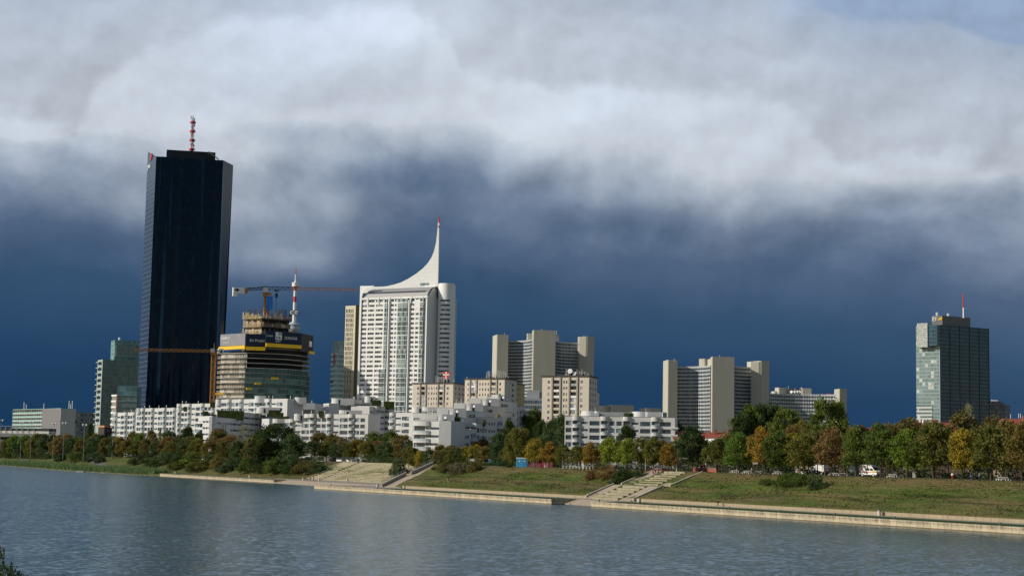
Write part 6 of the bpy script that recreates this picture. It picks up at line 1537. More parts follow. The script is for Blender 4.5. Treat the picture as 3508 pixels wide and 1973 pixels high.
def tree(px, ytop, wpx, col, n_=37, kind='a', row='promenade', pybase=None):
    if row == 'left park': n_ = min(n_, 53+(n_-58)*.1) if px > 340 else 58+(n_-60)*.12
    s = PN(px, n_, 9.2); g_ = hz(s, n_); s = PN(px, n_, g_)
    p = SN(s, n_, g_); h = ZA(px, ytop, p.y)-g_; w = wpx/FPX*p.y
    k = rt.randrange(len(PROTO[kind])); pr = PROTO[kind][k]; rad = {'a': .37, 'big': .47, 'pop': .2, 'thin': .37}[kind]
    sx = 1.2*w/(2*rad); TREES.append((px, pr, p, sx, h, col, row, kind))
# promenade row above the meadow (front)
for a in [(3500, 1450, 104, 'olive brown'), (3395, 1463, 120, 'olive green'), (3297, 1470, 84, 'yellow olive'), (3198, 1450, 122, 'olive green'), (3108, 1470, 92, 'bright green'), (3017, 1452, 104, 'green'), (2932, 1462, 96, 'green'),
          (2848, 1468, 92, 'rust brown'), (2754, 1490, 96, 'olive green'), (2668, 1480, 104, 'green'), (2613, 1465, 86, 'orange'), (2532, 1486, 104, 'bright green'), (2456, 1502, 84, 'olive green'), (2372, 1461, 92, 'dark green'),
          (2293, 1520, 60, 'orange'), (2238, 1500, 62, 'olive green'), (2196, 1500, 58, 'olive green'), (2150, 1503, 60, 'yellow green'), (2088, 1500, 70, 'yellow green'), (2024, 1516, 60, 'orange'), (1976, 1528, 54, 'olive green'),
          (1930, 1522, 50, 'olive green'), (1881, 1515, 56, 'orange'), (1832, 1503, 60, 'yellow olive'), (1782, 1468, 88, 'olive green')]:
    tree(*a, n_=44 if a[0] == 1782 else 38.5, kind='big' if a[0] in (1782,) else 'a', row='front row above the meadow')
for a in [(3455, 1440, 90, 'olive brown'), (3350, 1470, 90, 'olive green'), (3250, 1475, 80, 'olive brown'), (3150, 1480, 80, 'olive green'), (3065, 1455, 84, 'olive brown'), (2975, 1482, 84, 'dusky green'), (2895, 1490, 80, 'olive brown'),
          (2800, 1478, 84, 'olive brown'), (2710, 1485, 80, 'yellow olive'), (2640, 1490, 80, 'olive brown'), (2575, 1495, 80, 'olive green'), (2490, 1490, 70, 'olive brown'), (2410, 1505, 70, 'olive green'), (2330, 1500, 66, 'pale grey green'), (2270, 1508, 60, 'olive brown'),
          (2214, 1512, 50, 'dusky green'), (2120, 1512, 56, 'olive green'), (2055, 1525, 50, 'olive brown'), (2000, 1530, 50, 'dusky green'), (1905, 1530, 46, 'dusky green'), (1855, 1525, 50, 'dark green')]:
    tree(*a, n_=52, row='second row above the meadow')
# farther park trees, right part
for a in [(3303, 1410, 100, 'olive brown', 72, 'a'), (3318, 1378, 70, 'pale grey green', 76, 'thin'), (3400, 1428, 86, 'olive brown', 70, 'a'), (3508, 1455, 80, 'olive brown', 66, 'a'), (3110, 1434, 96, 'olive brown', 90, 'a'), (3040, 1452, 76, 'olive brown', 84, 'a'), (3185, 1446, 70, 'olive brown', 88, 'a'),
          (2954, 1462, 76, 'olive green', 88, 'a'), (2838, 1372, 128, 'green', 78, 'big'), (2570, 1392, 118, 'green', 100, 'big'), (2632, 1389, 124, 'dark green', 104, 'big'), (2690, 1402, 112, 'green', 98, 'big'), (2540, 1420, 84, 'dark green', 94, 'big'), (2740, 1440, 60, 'olive brown', 92, 'a'), (2710, 1462, 60, 'rust brown', 84, 'a'), (2770, 1448, 70, 'olive green', 82, 'a'),
          (2345, 1485, 60, 'dark green', 110, 'a'), (2320, 1440, 50, 'dark green', 150, 'a'), (2146, 1457, 58, 'dark green', 88, 'a'), (2300, 1512, 52, 'pale grey green', 72, 'a')]:
    tree(a[0], a[1], a[2], a[3], n_=a[4], kind=a[5], row='park behind the right meadow')
# between the blocks, middle
for a in [(1828, 1398, 66, 'green', 190, 'pop'), (1812, 1420, 60, 'dark green', 170, 'big'), (1850, 1440, 50, 'dark green', 150, 'a'), (1893, 1440, 70, 'dark green', 130, 'big'), (1925, 1418, 58, 'dusky green', 110, 'pop'), (1905, 1428, 40, 'dusky green', 120, 'pop'), (1741, 1438, 42, 'dark green', 96, 'a'), (1705, 1482, 46, 'dusky green', 84, 'a'),
          (1875, 1470, 60, 'dusky green', 96, 'a'), (1760, 1478, 60, 'olive green', 70, 'a')]:
    tree(a[0], a[1], a[2], a[3], n_=a[4], kind=a[5], row='gap between the housing blocks')
# above the amphitheatre and meadow left
for a in [(1655, 1503, 56, 'rust brown', 96, 'a'), (1630, 1512, 44, 'orange', 90, 'a'), (1490, 1495, 50, 'orange', 104, 'a'), (1446, 1480, 66, 'dark green', 108, 'a'), (1375, 1490, 84, 'olive brown', 100, 'a'), (1338, 1477, 62, 'green', 120, 'a'), (1283, 1480, 76, 'green', 124, 'a'), (1262, 1462, 42, 'dark green', 150, 'a'), (1222, 1480, 62, 'yellow olive', 128, 'a'),
          (1418, 1530, 42, 'grey brown', 72, 'thin'), (1462, 1528, 42, 'grey brown', 72, 'thin'), (1508, 1524, 52, 'olive brown', 72, 'a'), (1548, 1525, 52, 'olive brown', 72, 'a'), (1588, 1528, 40, 'yellow olive', 70, 'a'), (1625, 1524, 50, 'yellow olive', 68, 'a'), (1662, 1528, 46, 'olive brown', 66, 'a'), (1700, 1520, 46, 'dusky green', 66, 'a'), (1735, 1530, 40, 'olive green', 64, 'a'),
          (1226, 1505, 70, 'orange', 84, 'a'), (1296, 1510, 60, 'rust brown', 86, 'a'), (1345, 1520, 50, 'orange', 84, 'a'), (1178, 1500, 62, 'grey brown', 92, 'a'), (1140, 1485, 60, 'olive brown', 100, 'a'), (1164, 1474, 44, 'olive brown', 130, 'a'), (1095, 1482, 66, 'olive brown', 104, 'a'), (1050, 1476, 56, 'olive brown', 110, 'a')]:
    tree(a[0], a[1], a[2], a[3], n_=a[4], kind=a[5], row='park behind the amphitheatre')
# left park
for a in [(946, 1455, 150, 'dark green', 88, 'big'), (1000, 1490, 80, 'dusky green', 84, 'a'), (885, 1478, 66, 'olive brown', 104, 'a'), (835, 1458, 66, 'pale grey green', 92, 'thin'), (785, 1488, 70, 'rust brown', 80, 'a'), (745, 1470, 66, 'olive brown', 110, 'a'), (690, 1482, 76, 'dark green', 92, 'a'), (655, 1495, 60, 'olive brown', 88, 'a'),
          (638, 1462, 54, 'dark green', 120, 'a'), (604, 1496, 60, 'olive brown', 88, 'a'), (570, 1494, 50, 'rust brown', 90, 'a'), (578, 1476, 52, 'dusky green', 120, 'a'), (544, 1463, 16, 'pale grey green', 100, 'pop'), (516, 1474, 48, 'olive brown', 104, 'a'), (478, 1484, 46, 'bright green', 100, 'a'), (455, 1478, 44, 'olive brown', 120, 'a'),
          (430, 1508, 58, 'olive brown', 62, 'a'), (405, 1495, 40, 'yellow olive', 110, 'a'), (378, 1493, 44, 'dusky green', 104, 'a'), (345, 1490, 52, 'dark green', 96, 'a'), (322, 1484, 40, 'olive brown', 130, 'a'), (290, 1490, 44, 'dusky green', 120, 'a'), (303, 1448, 26, 'dusky green', 180, 'pop'), (258, 1496, 40, 'green', 110, 'a'),
          (222, 1486, 50, 'rust brown', 110, 'a'), (198, 1490, 34, 'olive brown', 120, 'a'), (176, 1486, 40, 'dark green', 124, 'a'), (150, 1488, 46, 'dusky green', 116, 'a'), (122, 1486, 40, 'olive green', 120, 'a'), (84, 1490, 50, 'bright green', 96, 'a'), (46, 1492, 52, 'bright green', 96, 'a')]:
    tree(a[0], a[1], a[2], a[3], n_=a[4], kind=a[5], row='left park')
for a in [(60, 1500, 44, 'dusky green', 60), (20, 1504, 44, 'olive green', 62), (105, 1500, 44, 'olive green', 62), (140, 1502, 44, 'dusky green', 60), (190, 1502, 44, 'olive brown', 60), (235, 1498, 40, 'dusky green', 60), (275, 1504, 44, 'olive brown', 60), (312, 1500, 44, 'dusky green', 60), (358, 1500, 40, 'olive brown', 60),
          (388, 1512, 44, 'dusky green', 52), (412, 1500, 40, 'olive brown', 54), (465, 1510, 46, 'olive green', 52), (497, 1505, 46, 'olive brown', 52), (535, 1510, 46, 'dusky green', 52), (590, 1512, 50, 'olive green', 51), (625, 1505, 50, 'dusky green', 52), (672, 1502, 52, 'olive green', 51), (715, 1510, 52, 'olive brown', 51), (765, 1512, 52, 'olive green', 51), (812, 1508, 54, 'dusky green', 52), (862, 1502, 56, 'olive brown', 53), (905, 1500, 56, 'olive green', 53)]:
    tree(a[0], a[1], a[2], a[3], n_=a[4], row='left park')
for a in [(1022, 1505, 56, 'olive green', 80), (1420, 1535, 44, 'olive green', 64), (1440, 1545, 44, 'yellow olive', 62), (1470, 1540, 46, 'dusky green', 63), (1498, 1545, 44, 'olive brown', 62), (1545, 1542, 44, 'olive green', 62), (1400, 1530, 44, 'olive brown', 66), (1068, 1510, 52, 'dusky green', 80), (1118, 1512, 54, 'olive green', 78), (1150, 1520, 46, 'dusky green', 78), (1198, 1515, 50, 'olive green', 80), (1255, 1512, 52, 'olive green', 80), (1318, 1512, 52, 'dusky green', 78), (1372, 1520, 50, 'olive brown', 76), (1404, 1515, 44, 'dusky green', 76), (1530, 1530, 44, 'olive green', 68), (1568, 1532, 40, 'dusky green', 68), (1605, 1534, 40, 'olive green', 67), (1645, 1532, 40, 'olive green', 66)]:
    tree(a[0], a[1], a[2], a[3], n_=a[4], row='park behind the amphitheatre')
cnt = {}
for i, (px, pr, p, sx, h, col, row, kind) in enumerate(sorted(TREES, key=lambda t: t[0])):
    key = (col, row, kind); cnt[key] = cnt.get(key, 0)+1
seen = {}
KN = {'a': 'tree', 'big': 'broad tree', 'pop': 'slim poplar', 'thin': 'sparse half bare tree'}
RG = {'front row above the meadow': 'promenade trees in the front row', 'second row above the meadow': 'trees of the second row', 'park behind the right meadow': 'park trees at the right', 'gap between the housing blocks': 'trees between the housing blocks', 'park behind the amphitheatre': 'park trees behind the amphitheatre', 'left park': 'trees of the left park'}
RP2 = 0
RP = {'front row above the meadow': 'in the front row above the meadow', 'second row above the meadow': 'in the second row above the meadow', 'park behind the right meadow': 'far behind the right meadow', 'gap between the housing blocks': 'between the housing blocks', 'park behind the amphitheatre': 'behind the amphitheatre', 'left park': 'of the left park'}
for i, (px, pr, p, sx, h, col, row, kind) in enumerate(sorted(TREES, key=lambda t: t[0])):
    key = (col, row, kind); seen[key] = seen.get(key, 0)+1
    od = '' if cnt[key] == 1 else ', %s such from the left' % ordn[seen[key]-1]
    lb = '%s %s %s%s' % (col, KN[kind], RP[row], od)
    if pr.name not in used: o = pr; used.add(pr.name); o['label'] = lb; o.location = p; o['group'] = RG[row]; o.scale = (sx, sx, h); o.rotation_euler = (0, 0, rt.uniform(0, 6.28))
    else: o = dup(pr, p, rt.uniform(0, 6.28), (sx, sx, h), lb, RG[row])
    recol(o, LEAF[col])
# bushes
def mk_bush(name, seed, ncl=60, per=44, leaf=.034, clr=.16, stretch=1.0, droop=0, flat=1.0):
    t = thing(name, 'x', 'bush'); del t['_o']; r = random.Random(seed); mb = MB()
    for i in range(ncl):
        a = r.uniform(0, 6.28); u_ = r.random(); el_ = math.asin(u_); q = (r.random()**.3)*(1+.2*math.sin(3*a+seed))
        c = Vector((.5*q*math.cos(el_)*math.cos(a), .5*q*math.cos(el_)*math.sin(a), .80*flat*q*math.sin(el_)*r.uniform(.8, 1.1)+.05)); cr = clr*r.uniform(.5, 1.2)
        for _ in range(per):
            v = Vector((r.gauss(0, 1), r.gauss(0, 1), r.gauss(0, 1))).normalized()*cr*(r.random()**.45); w_ = c+v
            if w_.z > -.05: quadleaf(mb, w_, r, leaf*r.uniform(.6, 1.3), stretch, droop)
    mb.build('foliage', LEAF['dark green'], t)
    mb = MB()
    for k in range(6): a = k*1.05+seed; mb.tube((.03*math.cos(a), .03*math.sin(a), -.1), (.25*math.cos(a), .25*math.sin(a), .5), .012, .005, 4)
    mb.build('stems', M_BARK, t); reg(t); return t
BP = [mk_bush('bush', 61), mk_bush('bush', 62, 70), mk_bush('bush', 63, 54, clr=.19)]
bused = set(); BUSH = []
def march(px, py):
    d = ray(px, py); t = .02; last = None
    while t < 1.2:
        p = CAM+d*t; s, n_ = tosn(p.x, p.y)
        if p.z < max(hz(s, n_), 0): return p, s, n_
        t += .0004
    return p, s, n_
def ong(px, py):
    p, s, n_ = march(px, py); q = SN(s, n_, max(hz(s, n_), 0)); return q
def bush(px, pyb, ytop, wpx, col, label, squash=1.0, zoff=0, group=None):
    p = ong(px, pyb); p.y += 0; h = ZA(px, ytop, p.y)-p.z; w = wpx/FPX*p.y
    c = p+Vector((0, w*.25, 0)); BUSH.append((px, c, w, h, col, label, group))
GL = 'bushes on the left bank'
for a in [(255, 1585, 1537, 66, 'green'), (205, 1582, 1545, 50, 'dark green'), (300, 1585, 1550, 60, 'dusky green'), (340, 1587, 1552, 50, 'dark green'), (165, 1572, 1540, 44, 'dusky green'), (500, 1590, 1540, 84, 'dark green'), (560, 1596, 1536, 100, 'dusky green'), (610, 1600, 1545, 90, 'dark green'), (520, 1604, 1572, 70, 'dark green'), (655, 1602, 1536, 90, 'green'), (600, 1612, 1580, 90, 'olive green'),
          (690, 1616, 1572, 124, 'olive green'), (660, 1618, 1588, 70, 'dusky green'), (745, 1612, 1560, 80, 'olive brown'), (800, 1612, 1560, 100, 'dusky green'), (770, 1622, 1585, 80, 'dusky green'), (850, 1620, 1562, 100, 'green'), (900, 1612, 1545, 96, 'dark green'), (940, 1625, 1558, 110, 'green'), (985, 1618, 1545, 90, 'dusky green'), (1000, 1630, 1580, 90, 'dark green'),
          (1050, 1626, 1572, 96, 'olive brown'), (1085, 1622, 1580, 70, 'dusky green'), (890, 1626, 1580, 80, 'dark green'), (720, 1598, 1545, 70, 'dusky green'), (455, 1596, 1560, 50, 'dark green'), (815, 1596, 1545, 70, 'dark green'), (1030, 1612, 1562, 70, 'dark green')]:
    bush(*a, None, group=GL)
bush(1360, 1634, 1556, 70, 'dusky green', 'tall round willow bush beside the wall between the seat rows and the stairway')
for a in [(1520, 1622, 1572, 66, 'olive green', 'greenish bush left of the three at the top of the left meadow'), (1568, 1628, 1575, 76, 'grey brown', 'brownish bare bush, middle of the three at the top of the left meadow'), (1625, 1618, 1568, 70, 'olive brown', 'olive bush right of the three at the top of the left meadow'), (1490, 1612, 1595, 30, 'dark green', 'small dark bush hanging over the top of the plain stairway'),
          (2030, 1645, 1600, 70, 'rust brown', 'reddish brown bush left of the narrow stairway'), (2085, 1645, 1590, 84, 'rust brown', 'tall reddish brown bush close to the narrow stairway'), (2140, 1648, 1596, 84, 'dark green', 'dark green bush next to the narrow stairway wall'), (2190, 1640, 1602, 50, 'dark green', 'dark green bush at the top left of the narrow stairway'), (2110, 1662, 1622, 60, 'dusky green', 'low green bush below the dark bush by the narrow stairway'), (2060, 1608, 1576, 60, 'green', 'green bush under the trees left of the narrow stairway'),
          (2630, 1668, 1632, 74, 'green', 'low feathery green bush, first of the clump on the right meadow'), (2690, 1672, 1618, 90, 'green', 'large feathery green bush in the middle of the clump on the right meadow'), (2750, 1668, 1612, 90, 'green', 'tall feathery green bush at the top of the clump on the right meadow'), (2800, 1678, 1620, 76, 'dusky green', 'feathery dark green bush at the right end of the clump on the meadow'), (2722, 1650, 1612, 90, 'dusky green', 'feathery bush at the back of the clump on the right meadow'),
          (2270, 1672, 1658, 24, 'green', 'small bush right of the narrow stairway landing'), (1600, 1612, 1590, 40, 'dark green', 'low dark bush behind the brown bushes'), (1720, 1598, 1572, 36, 'dark green', 'dark bush right of the blue shed'), (1745, 1600, 1578, 30, 'dark green', 'dark bush left of the toilet cabins'), (1380, 1600, 1585, 40, 'dark green', 'dark hedge bush behind the willow bush')]:
    bush(*a)
seen = {}; tot = {}
for b_ in BUSH:
    if b_[5] is None: tot[b_[4]] = tot.get(b_[4], 0)+1
for i, (px, c, w, h, col, label, grp) in enumerate(sorted(BUSH, key=lambda t: t[0])):
    if label is None:
        seen[col] = seen.get(col, 0)+1; label = '%s bush on the left bank slope, %s such from the left' % (col, ordn[seen[col]-1])
    pr = BP[i % 3]; z0_ = min(c.z, 9.2)
    s_, n_ = tosn(c.x, c.y); c.z = hz(s_, n_)-.2 if n_ > 1 else c.z
    h2 = h + (ong and 0)
    hh = max(1.0, h-(c.z-0)+(c.z) if False else h-max(0, c.z-0-(c.z)))
    if pr.name not in bused: o = pr; bused.add(pr.name); o['label'] = label; o.location = c; o.scale = (w, w*.85, hh); o.rotation_euler = (0, 0, rt.uniform(0, 6.28))
    else: o = dup(pr, c, rt.uniform(0, 6.28), (w, w*.85, hh), label)
    if grp: o['group'] = grp
    recolf = [ch for ch in o.children if ch.name.startswith('foliage')][0]; recolf.material_slots[0].link = 'OBJECT'; recolf.material_slots[0].material = LEAF[col]
# near bush in the lower left corner, on the camera's bank
nb_ = WP(40, 1990, 62)
bt = mk_bush('bush', 71, 190, 70, .02, .12); bt['label'] = 'dark leafy bush top in the lower left corner of the photo'; bt.location = (nb_.x-.25, 62, nb_.z-3.0); bt.scale = (2.3, 2.0, 4.6); recolf = bt.children[0]; recolf.material_slots[0].link = 'OBJECT'; recolf.material_slots[0].material = LEAF['dark green']
p = WP(219, 1973, 55); t = thing('twig', 'small leafy twig tip at the bottom edge near the left corner', 'plant', (p.x, 55, p.z-1.5)); mb = MB(); r_ = random.Random(3); mb.tube((p.x, 55, 4), (p.x, 55, p.z+.03), .02, .005, 4); mb.build('stem', M_BARK, t); mb = MB()
for k_ in range(26): quadleaf(mb, (p.x+r_.gauss(0, .05), 55+r_.gauss(0, .05), p.z-.08+r_.gauss(0, .07)), r_, .03)
mb.build('leaves', LEAF['dark green'], t)
# near bank ground out of sight below the frame carries them
mb = MB(); mb.poly([(-90, 30, 4.2), (-6, 30, 4.2), (-8, 58, 4.1), (-60, 70, 4.1), (-120, 75, 4)]); mb.build('near_bank', M_MEADOW, kind='structure')
# roof hedges and planting
M_H = LEAF['dark green']
def hedgebox(label, px0, px1, D_, y0, y1, dep=2.5, col='dark green'):
    D_ = D_*1.15 if px0 < 1720 else D_
    a, b_ = WP(px0, y1, D_), WP(px1, y1, D_); ztop = ZA(px0, y0, D_); r = random.Random(int(px0)); mb = MB(); nL = int(abs(b_.x-a.x)*(ztop-a.z)*26)+60
    for _ in range(nL): quadleaf(mb, (r.uniform(a.x, b_.x), D_+r.uniform(0, dep), r.uniform(a.z, ztop)+r.gauss(0, .12)), r, .22)
    mb.box(min(a.x, b_.x)+.2, max(a.x, b_.x)-.2, D_+.3, D_+dep, a.z-1.5, ztop-.3, 1)
    tag(mb.build('roof_hedge', [LEAF[col], LEAF['dark green']], None, loc=(a.x, D_, a.z)), label, 'hedge', 'hedges and plants on the housing roofs')
for a in [('long dark hedge on the hedged roof of the mid left white block', 742, 834, 778, 1404, 1428), ('small dark hedge left of the long roof hedge', 694, 712, 766, 1407, 1424), ('low bushes between the small and the long roof hedge', 708, 738, 768, 1418, 1428),
          ('dark cube hedge on the shaded roof left of the high rise foot', 1273, 1304, 806, 1369, 1391), ('dark wide hedge on the shaded roof at the high rise foot', 1315, 1351, 812, 1373, 1392), ('dark planting on the roof terrace above the second turret', 918, 960, 790, 1403, 1415), ('green shrub by the turret left of the shaded wall', 1030, 1046, 845, 1380, 1400),
          ('low dark shrubs on the shaded roof terrace', 1044, 1060, 846, 1388, 1400), ('green tuft on the roof edge above the rounded block', 1090, 1106, 748, 1406, 1418), ('dark shrub pair on the terrace right of the turrets', 1218, 1234, 848, 1392, 1403), ('olive shrub on the terrace right of the turrets', 1200, 1216, 847, 1394, 1402),
          ('thin shrub on the roof terrace of the mid left block', 958, 970, 765, 1412, 1432), ('low green planting on the terrace of the mid left block', 938, 990, 764, 1424, 1434), ('green bushes on the roof of the right white block', 2136, 2170, 648, 1412, 1425, 2.5, 'pale grey green'),
          ('yellowish shrub on the third tier of the nearest white block', 1662, 1672, 664, 1388, 1402, 1.5, 'yellow olive'), ('dark bush on the lowest tier of the nearest white block', 1556, 1578, 606, 1428, 1438), ('yellow shrub on the stepped right wing terrace', 1704, 1714, 650, 1418, 1428, 1.5, 'yellow olive'),
          ('olive shrub on the lower stepped wing terrace', 1654, 1665, 622, 1436, 1448, 1.5, 'olive green'), ('green plants at the left turret of the black skyscraper block', 628, 640, 818, 1392, 1400), ('green plant by the orange crane mast on the terrace roof', 718, 736, 812, 1376, 1386)]:
    if len(a) == 6: hedgebox(*a)
    else: hedgebox(*a[:6], *a[6:])
# reeds along the left shore, boulders, and rough grass on the slopes
def scatter(name, label_kind, npt, fn, mats, seed):
    r = random.Random(seed); mb = MB()
    for _ in range(npt): fn(mb, r)
    return mb.build(name, mats, None, kind='stuff')
def reed(mb, r):
    s = r.uniform(596, 1010); e = edge(s); n_ = e+2.2+abs(r.gauss(0, 1))*4.5; z = hz(s, n_); p = SN(s, n_, z); h = r.uniform(1.2, 2.9); l = Vector((r.gauss(0, .4), r.gauss(0, .4), 0)); w_ = r.uniform(.10, .24)
    d_ = Vector((r.uniform(-1, 1), r.uniform(-1, 1), 0)).normalized()*w_; t_ = p+l+Vector((0, 0, h)); mb.poly([p-d_, p+d_, t_+d_*.2, t_-d_*.2])
scatter('reeds', 0, 17000, reed, leafmat('reed_leaf', (.050, .085, .028), (.095, .125, .045)), 1)
def grass(mb, r):
    s = r.uniform(-60, 300) if r.random() < .8 else r.uniform(300, 600)
    t0, c0 = toe(s), crest(s); n_ = r.uniform(t0+.6, c0+2)
    if 148 < s < 175: return
    if 286 < s < 345: return
    if 345 <= s < 470 and n_ < 73: return
    z = hz(s, n_)-.05; p = SN(s, n_, z); h = r.uniform(.05, .20); w_ = r.uniform(.12, .3); d_ = Vector((r.uniform(-1, 1), r.uniform(-1, 1), 0)).normalized()*w_; l = Vector((r.gauss(0, .15), r.gauss(0, .15), h)); mb.poly([p-d_, p+d_, p+d_*.5+l, p-d_*.6+l])
m, ntg, b = newmat('rough_grass'); T = NT(ntg); pos = T.n('ShaderNodeNewGeometry').outputs['Position']; pz = T.sep(pos)[2]
mm_ = T.noise(pos, .08, 3, .6); m2_ = T.noise(pos, 1.1, 3, .6)
hb = T.ramp(T.m('MULTIPLY', pz, .1), [(.18, .42), (.30, .30), (.47, .22), (.52, .50), (.57, .05), (.74, .15), (.84, .50), (.93, .55)]); hw = T.n('ShaderNodeRGBToBW'); T.setin(hw.inputs[0], hb)
ff = T.m('ADD', T.m('ADD', hw.outputs[0], T.m('MULTIPLY', T.m('SUBTRACT', mm_, .5), 2.4)), T.m('MULTIPLY', T.m('SUBTRACT', m2_, .5), .6), clamp=True)
T.setin(b.inputs['Base Color'], T.ramp(ff, [(0, (.075, .105, .020)), (.22, (.105, .115, .028)), (.48, (.155, .122, .048)), (1, (.24, .17, .07))])); b.inputs['Roughness'].default_value = .9; b.inputs['Specular IOR Level'].default_value = .1
scatter('grass', 0, 30000, grass, m, 2)
bo = MB(); r_ = random.Random(12)
def rock(mb, r, c, q):
    ps = []
    for k in range(7): a = k*.9; ps.append((c.x+q*math.cos(a)*r.uniform(.7, 1.2), c.y+q*math.sin(a)*r.uniform(.7, 1.2), c.z-.2))
    t_ = (c.x, c.y, c.z+q*r.uniform(.5, .8)); 
    for k in range(7): mb.poly([ps[k], ps[(k+1) % 7], t_])
for _ in range(520):
    s = r_.uniform(586, 1000); n_ = edge(s)+r_.uniform(.6, 1.6); rock(bo, r_, SN(s, n_, .05), r_.uniform(.3, .8))
bo.build('boulders', plain('shore_rock', (.24, .22, .17), .95, .25, 1), None, kind='stuff')

def belt(mb, r):
    s = r.uniform(10, 460); n_ = r.uniform(62, 66) if s < 345 else r.uniform(75, 78); p = SN(s, n_, 9.2)
    hmax = 2.6+1.1*math.sin(s*.13)+.8*math.sin(s*.37); quadleaf(mb, (p.x, p.y, 9.2+r.random()*hmax), r, .34)
scatter('undergrowth', 0, 15000, belt, LEAF['dark green'], 5)
def belt2(mb, r):
    s = r.uniform(470, 1150); n_ = r.uniform(60, 64); p = SN(s, n_, hz(s, n_)); hmax = 3.6+1.1*math.sin(s*.11); quadleaf(mb, (p.x, p.y, p.z+r.random()*hmax), r, .55)
scatter('undergrowth', 0, 9000, belt2, LEAF['dark green'], 6)
# ------------------------------------------------------------------ people and park furniture
def skin_mesh(joints, edges, name, sub=1):
    me = bpy.data.meshes.new(name); me.from_pydata([j[:3] for j in joints], edges, [])
    ob = bpy.data.objects.new(name+'_s', me); COL.objects.link(ob)
    sk = ob.modifiers.new('s', 'SKIN'); sk.use_smooth_shade = True
    for v, j in zip(me.skin_vertices[0].data, joints): v.radius = (j[3], j[4] if len(j) > 4 else j[3])
    me.skin_vertices[0].data[0].use_root = True
    ob.modifiers.new('u', 'SUBSURF').levels = sub
    dg = bpy.context.evaluated_depsgraph_get(); m2 = bpy.data.meshes.new_from_object(ob.evaluated_get(dg)); bpy.data.objects.remove(ob); m2.name = name
    return m2
SKIN = plain('skin', (.52, .33, .24), .6, .05, 5); 
CL = {k: plain('cloth_'+k, v, .85, .08, 3) for k, v in {'black': (.015, .015, .018), 'navy': (.02, .03, .07), 'white': (.70, .70, .68), 'red': (.55, .03, .03), 'grey': (.22, .22, .23), 'blue': (.08, .16, .34), 'beige': (.42, .34, .24), 'jeans': (.06, .09, .15), 'pink': (.60, .28, .28), 'green': (.10, .20, .10), 'light blue': (.35, .48, .60)}.items()}
HAIR = plain('hair_brown', (.05, .03, .018), .8, .1, 5)
def figure(pose):
    """metres, facing -y; returns body, top, trousers, hair meshes"""
    if pose == 'sit': hip, kn, an, lean = .50, [( .12, -.42, .50), (-.12, -.44, .50)], [(.12, -.46, .06), (-.13, -.52, .06)], .06
    elif pose == 'walk': hip, kn, an, lean = .92, [(.10, -.20, .50), (-.10, .06, .48)], [(.10, -.30, .08), (-.10, .36, .12)], -.03
    else: hip, kn, an, lean = .92, [(.10, -.03, .49), (-.11, .0, .49)], [(.11, 0, .07), (-.13, .03, .07)], 0
    sh = hip+.50; hx = lean
    J = [(0, 0, hip, .13, .11), (0, hx*.5, hip+.24, .125, .10), (0, hx, sh-.06, .15, .11), (0, hx, sh+.07, .055), (0, hx-.01, sh+.16, .085, .095), (0, hx-.02, sh+.24, .085, .095)]
    E_ = [(0, 1), (1, 2), (2, 3), (3, 4), (4, 5)]
    arms = {'sit': [((.22, hx-.06, sh-.30), (.17, hx-.30, sh-.40)), ((-.22, hx-.06, sh-.30), (-.15, hx-.30, sh-.42))], 'walk': [((.22, .10, sh-.27), (.22, -.06, sh-.50)), ((-.22, -.12, sh-.27), (-.21, -.30, sh-.42))]}.get(pose, [((.23, .02, sh-.28), (.24, -.08, sh-.54)), ((-.23, .02, sh-.28), (-.23, -.12, sh-.52))])
    for sx, (el_, ha) in zip((1, -1), arms):
        b_ = len(J); J += [(.17*sx, hx, sh-.03, .06), (*el_, .045), (*ha, .034), (ha[0], ha[1]-.04, ha[2]-.08, .03)]; E_ += [(2, b_), (b_, b_+1), (b_+1, b_+2), (b_+2, b_+3)]
    for sx, k_, a_ in zip((1, -1), kn, an):
        b_ = len(J); J += [(.09*sx, 0, hip-.07, .085), (*k_, .06), (*a_, .042), (a_[0], a_[1]-.14, max(.03, a_[2]-.04), .04)]; E_ += [(0, b_), (b_, b_+1), (b_+1, b_+2), (b_+2, b_+3)]
    body = skin_mesh(J, E_, 'body')
    g = lambda idx, k: [(J[i][0], J[i][1], J[i][2], J[i][3]*k, (J[i][4] if len(J[i]) > 4 else J[i][3])*k) for i in idx]
    top = skin_mesh(g([1, 0, 2, 6, 7, 8, 10, 11, 12], 1.22), [(0, 1), (0, 2), (2, 3), (3, 4), (4, 5), (2, 6), (6, 7), (7, 8)], 'top')
    trs = skin_mesh(g([0, 14, 15, 16, 18, 19, 20], 1.2), [(0, 1), (1, 2), (2, 3), (0, 4), (4, 5), (5, 6)], 'trousers')
    hr = skin_mesh([(0, hx+.02, sh+.18, .085, .09), (0, hx+.0, sh+.30, .09, .10)], [(0, 1)], 'hair', 0)
    return body, top, trs, hr
POSE = {k: figure(k) for k in ('stand', 'walk', 'sit')}
def person(label, pos, pose, top, trs, rz=0, k=1.0, group=None):
    t = bpy.data.objects.new('person', None); COL.objects.link(t); t.location = pos; t.rotation_euler = (0, 0, rz); t.scale = (k, k, k); t['label'] = label; t['category'] = 'person'
    if group: t['group'] = group
    for me, nm_, mt_ in zip(POSE[pose], ('body', 'top', 'trousers', 'hair'), (SKIN, CL[top], CL[trs], HAIR)):
        o = bpy.data.objects.new(nm_, me)
        if not me.materials: me.materials.append(mt_)
        COL.objects.link(o); o.parent = t; o.material_slots[0].link = 'OBJECT'; o.material_slots[0].material = mt_
def at(px, n_, z=None):
    g_ = 9.3; s = PN(px, n_, g_); return SN(s, n_, (hz(s, n_) if z is None else z))
def gr(px, py): return ong(px, py)
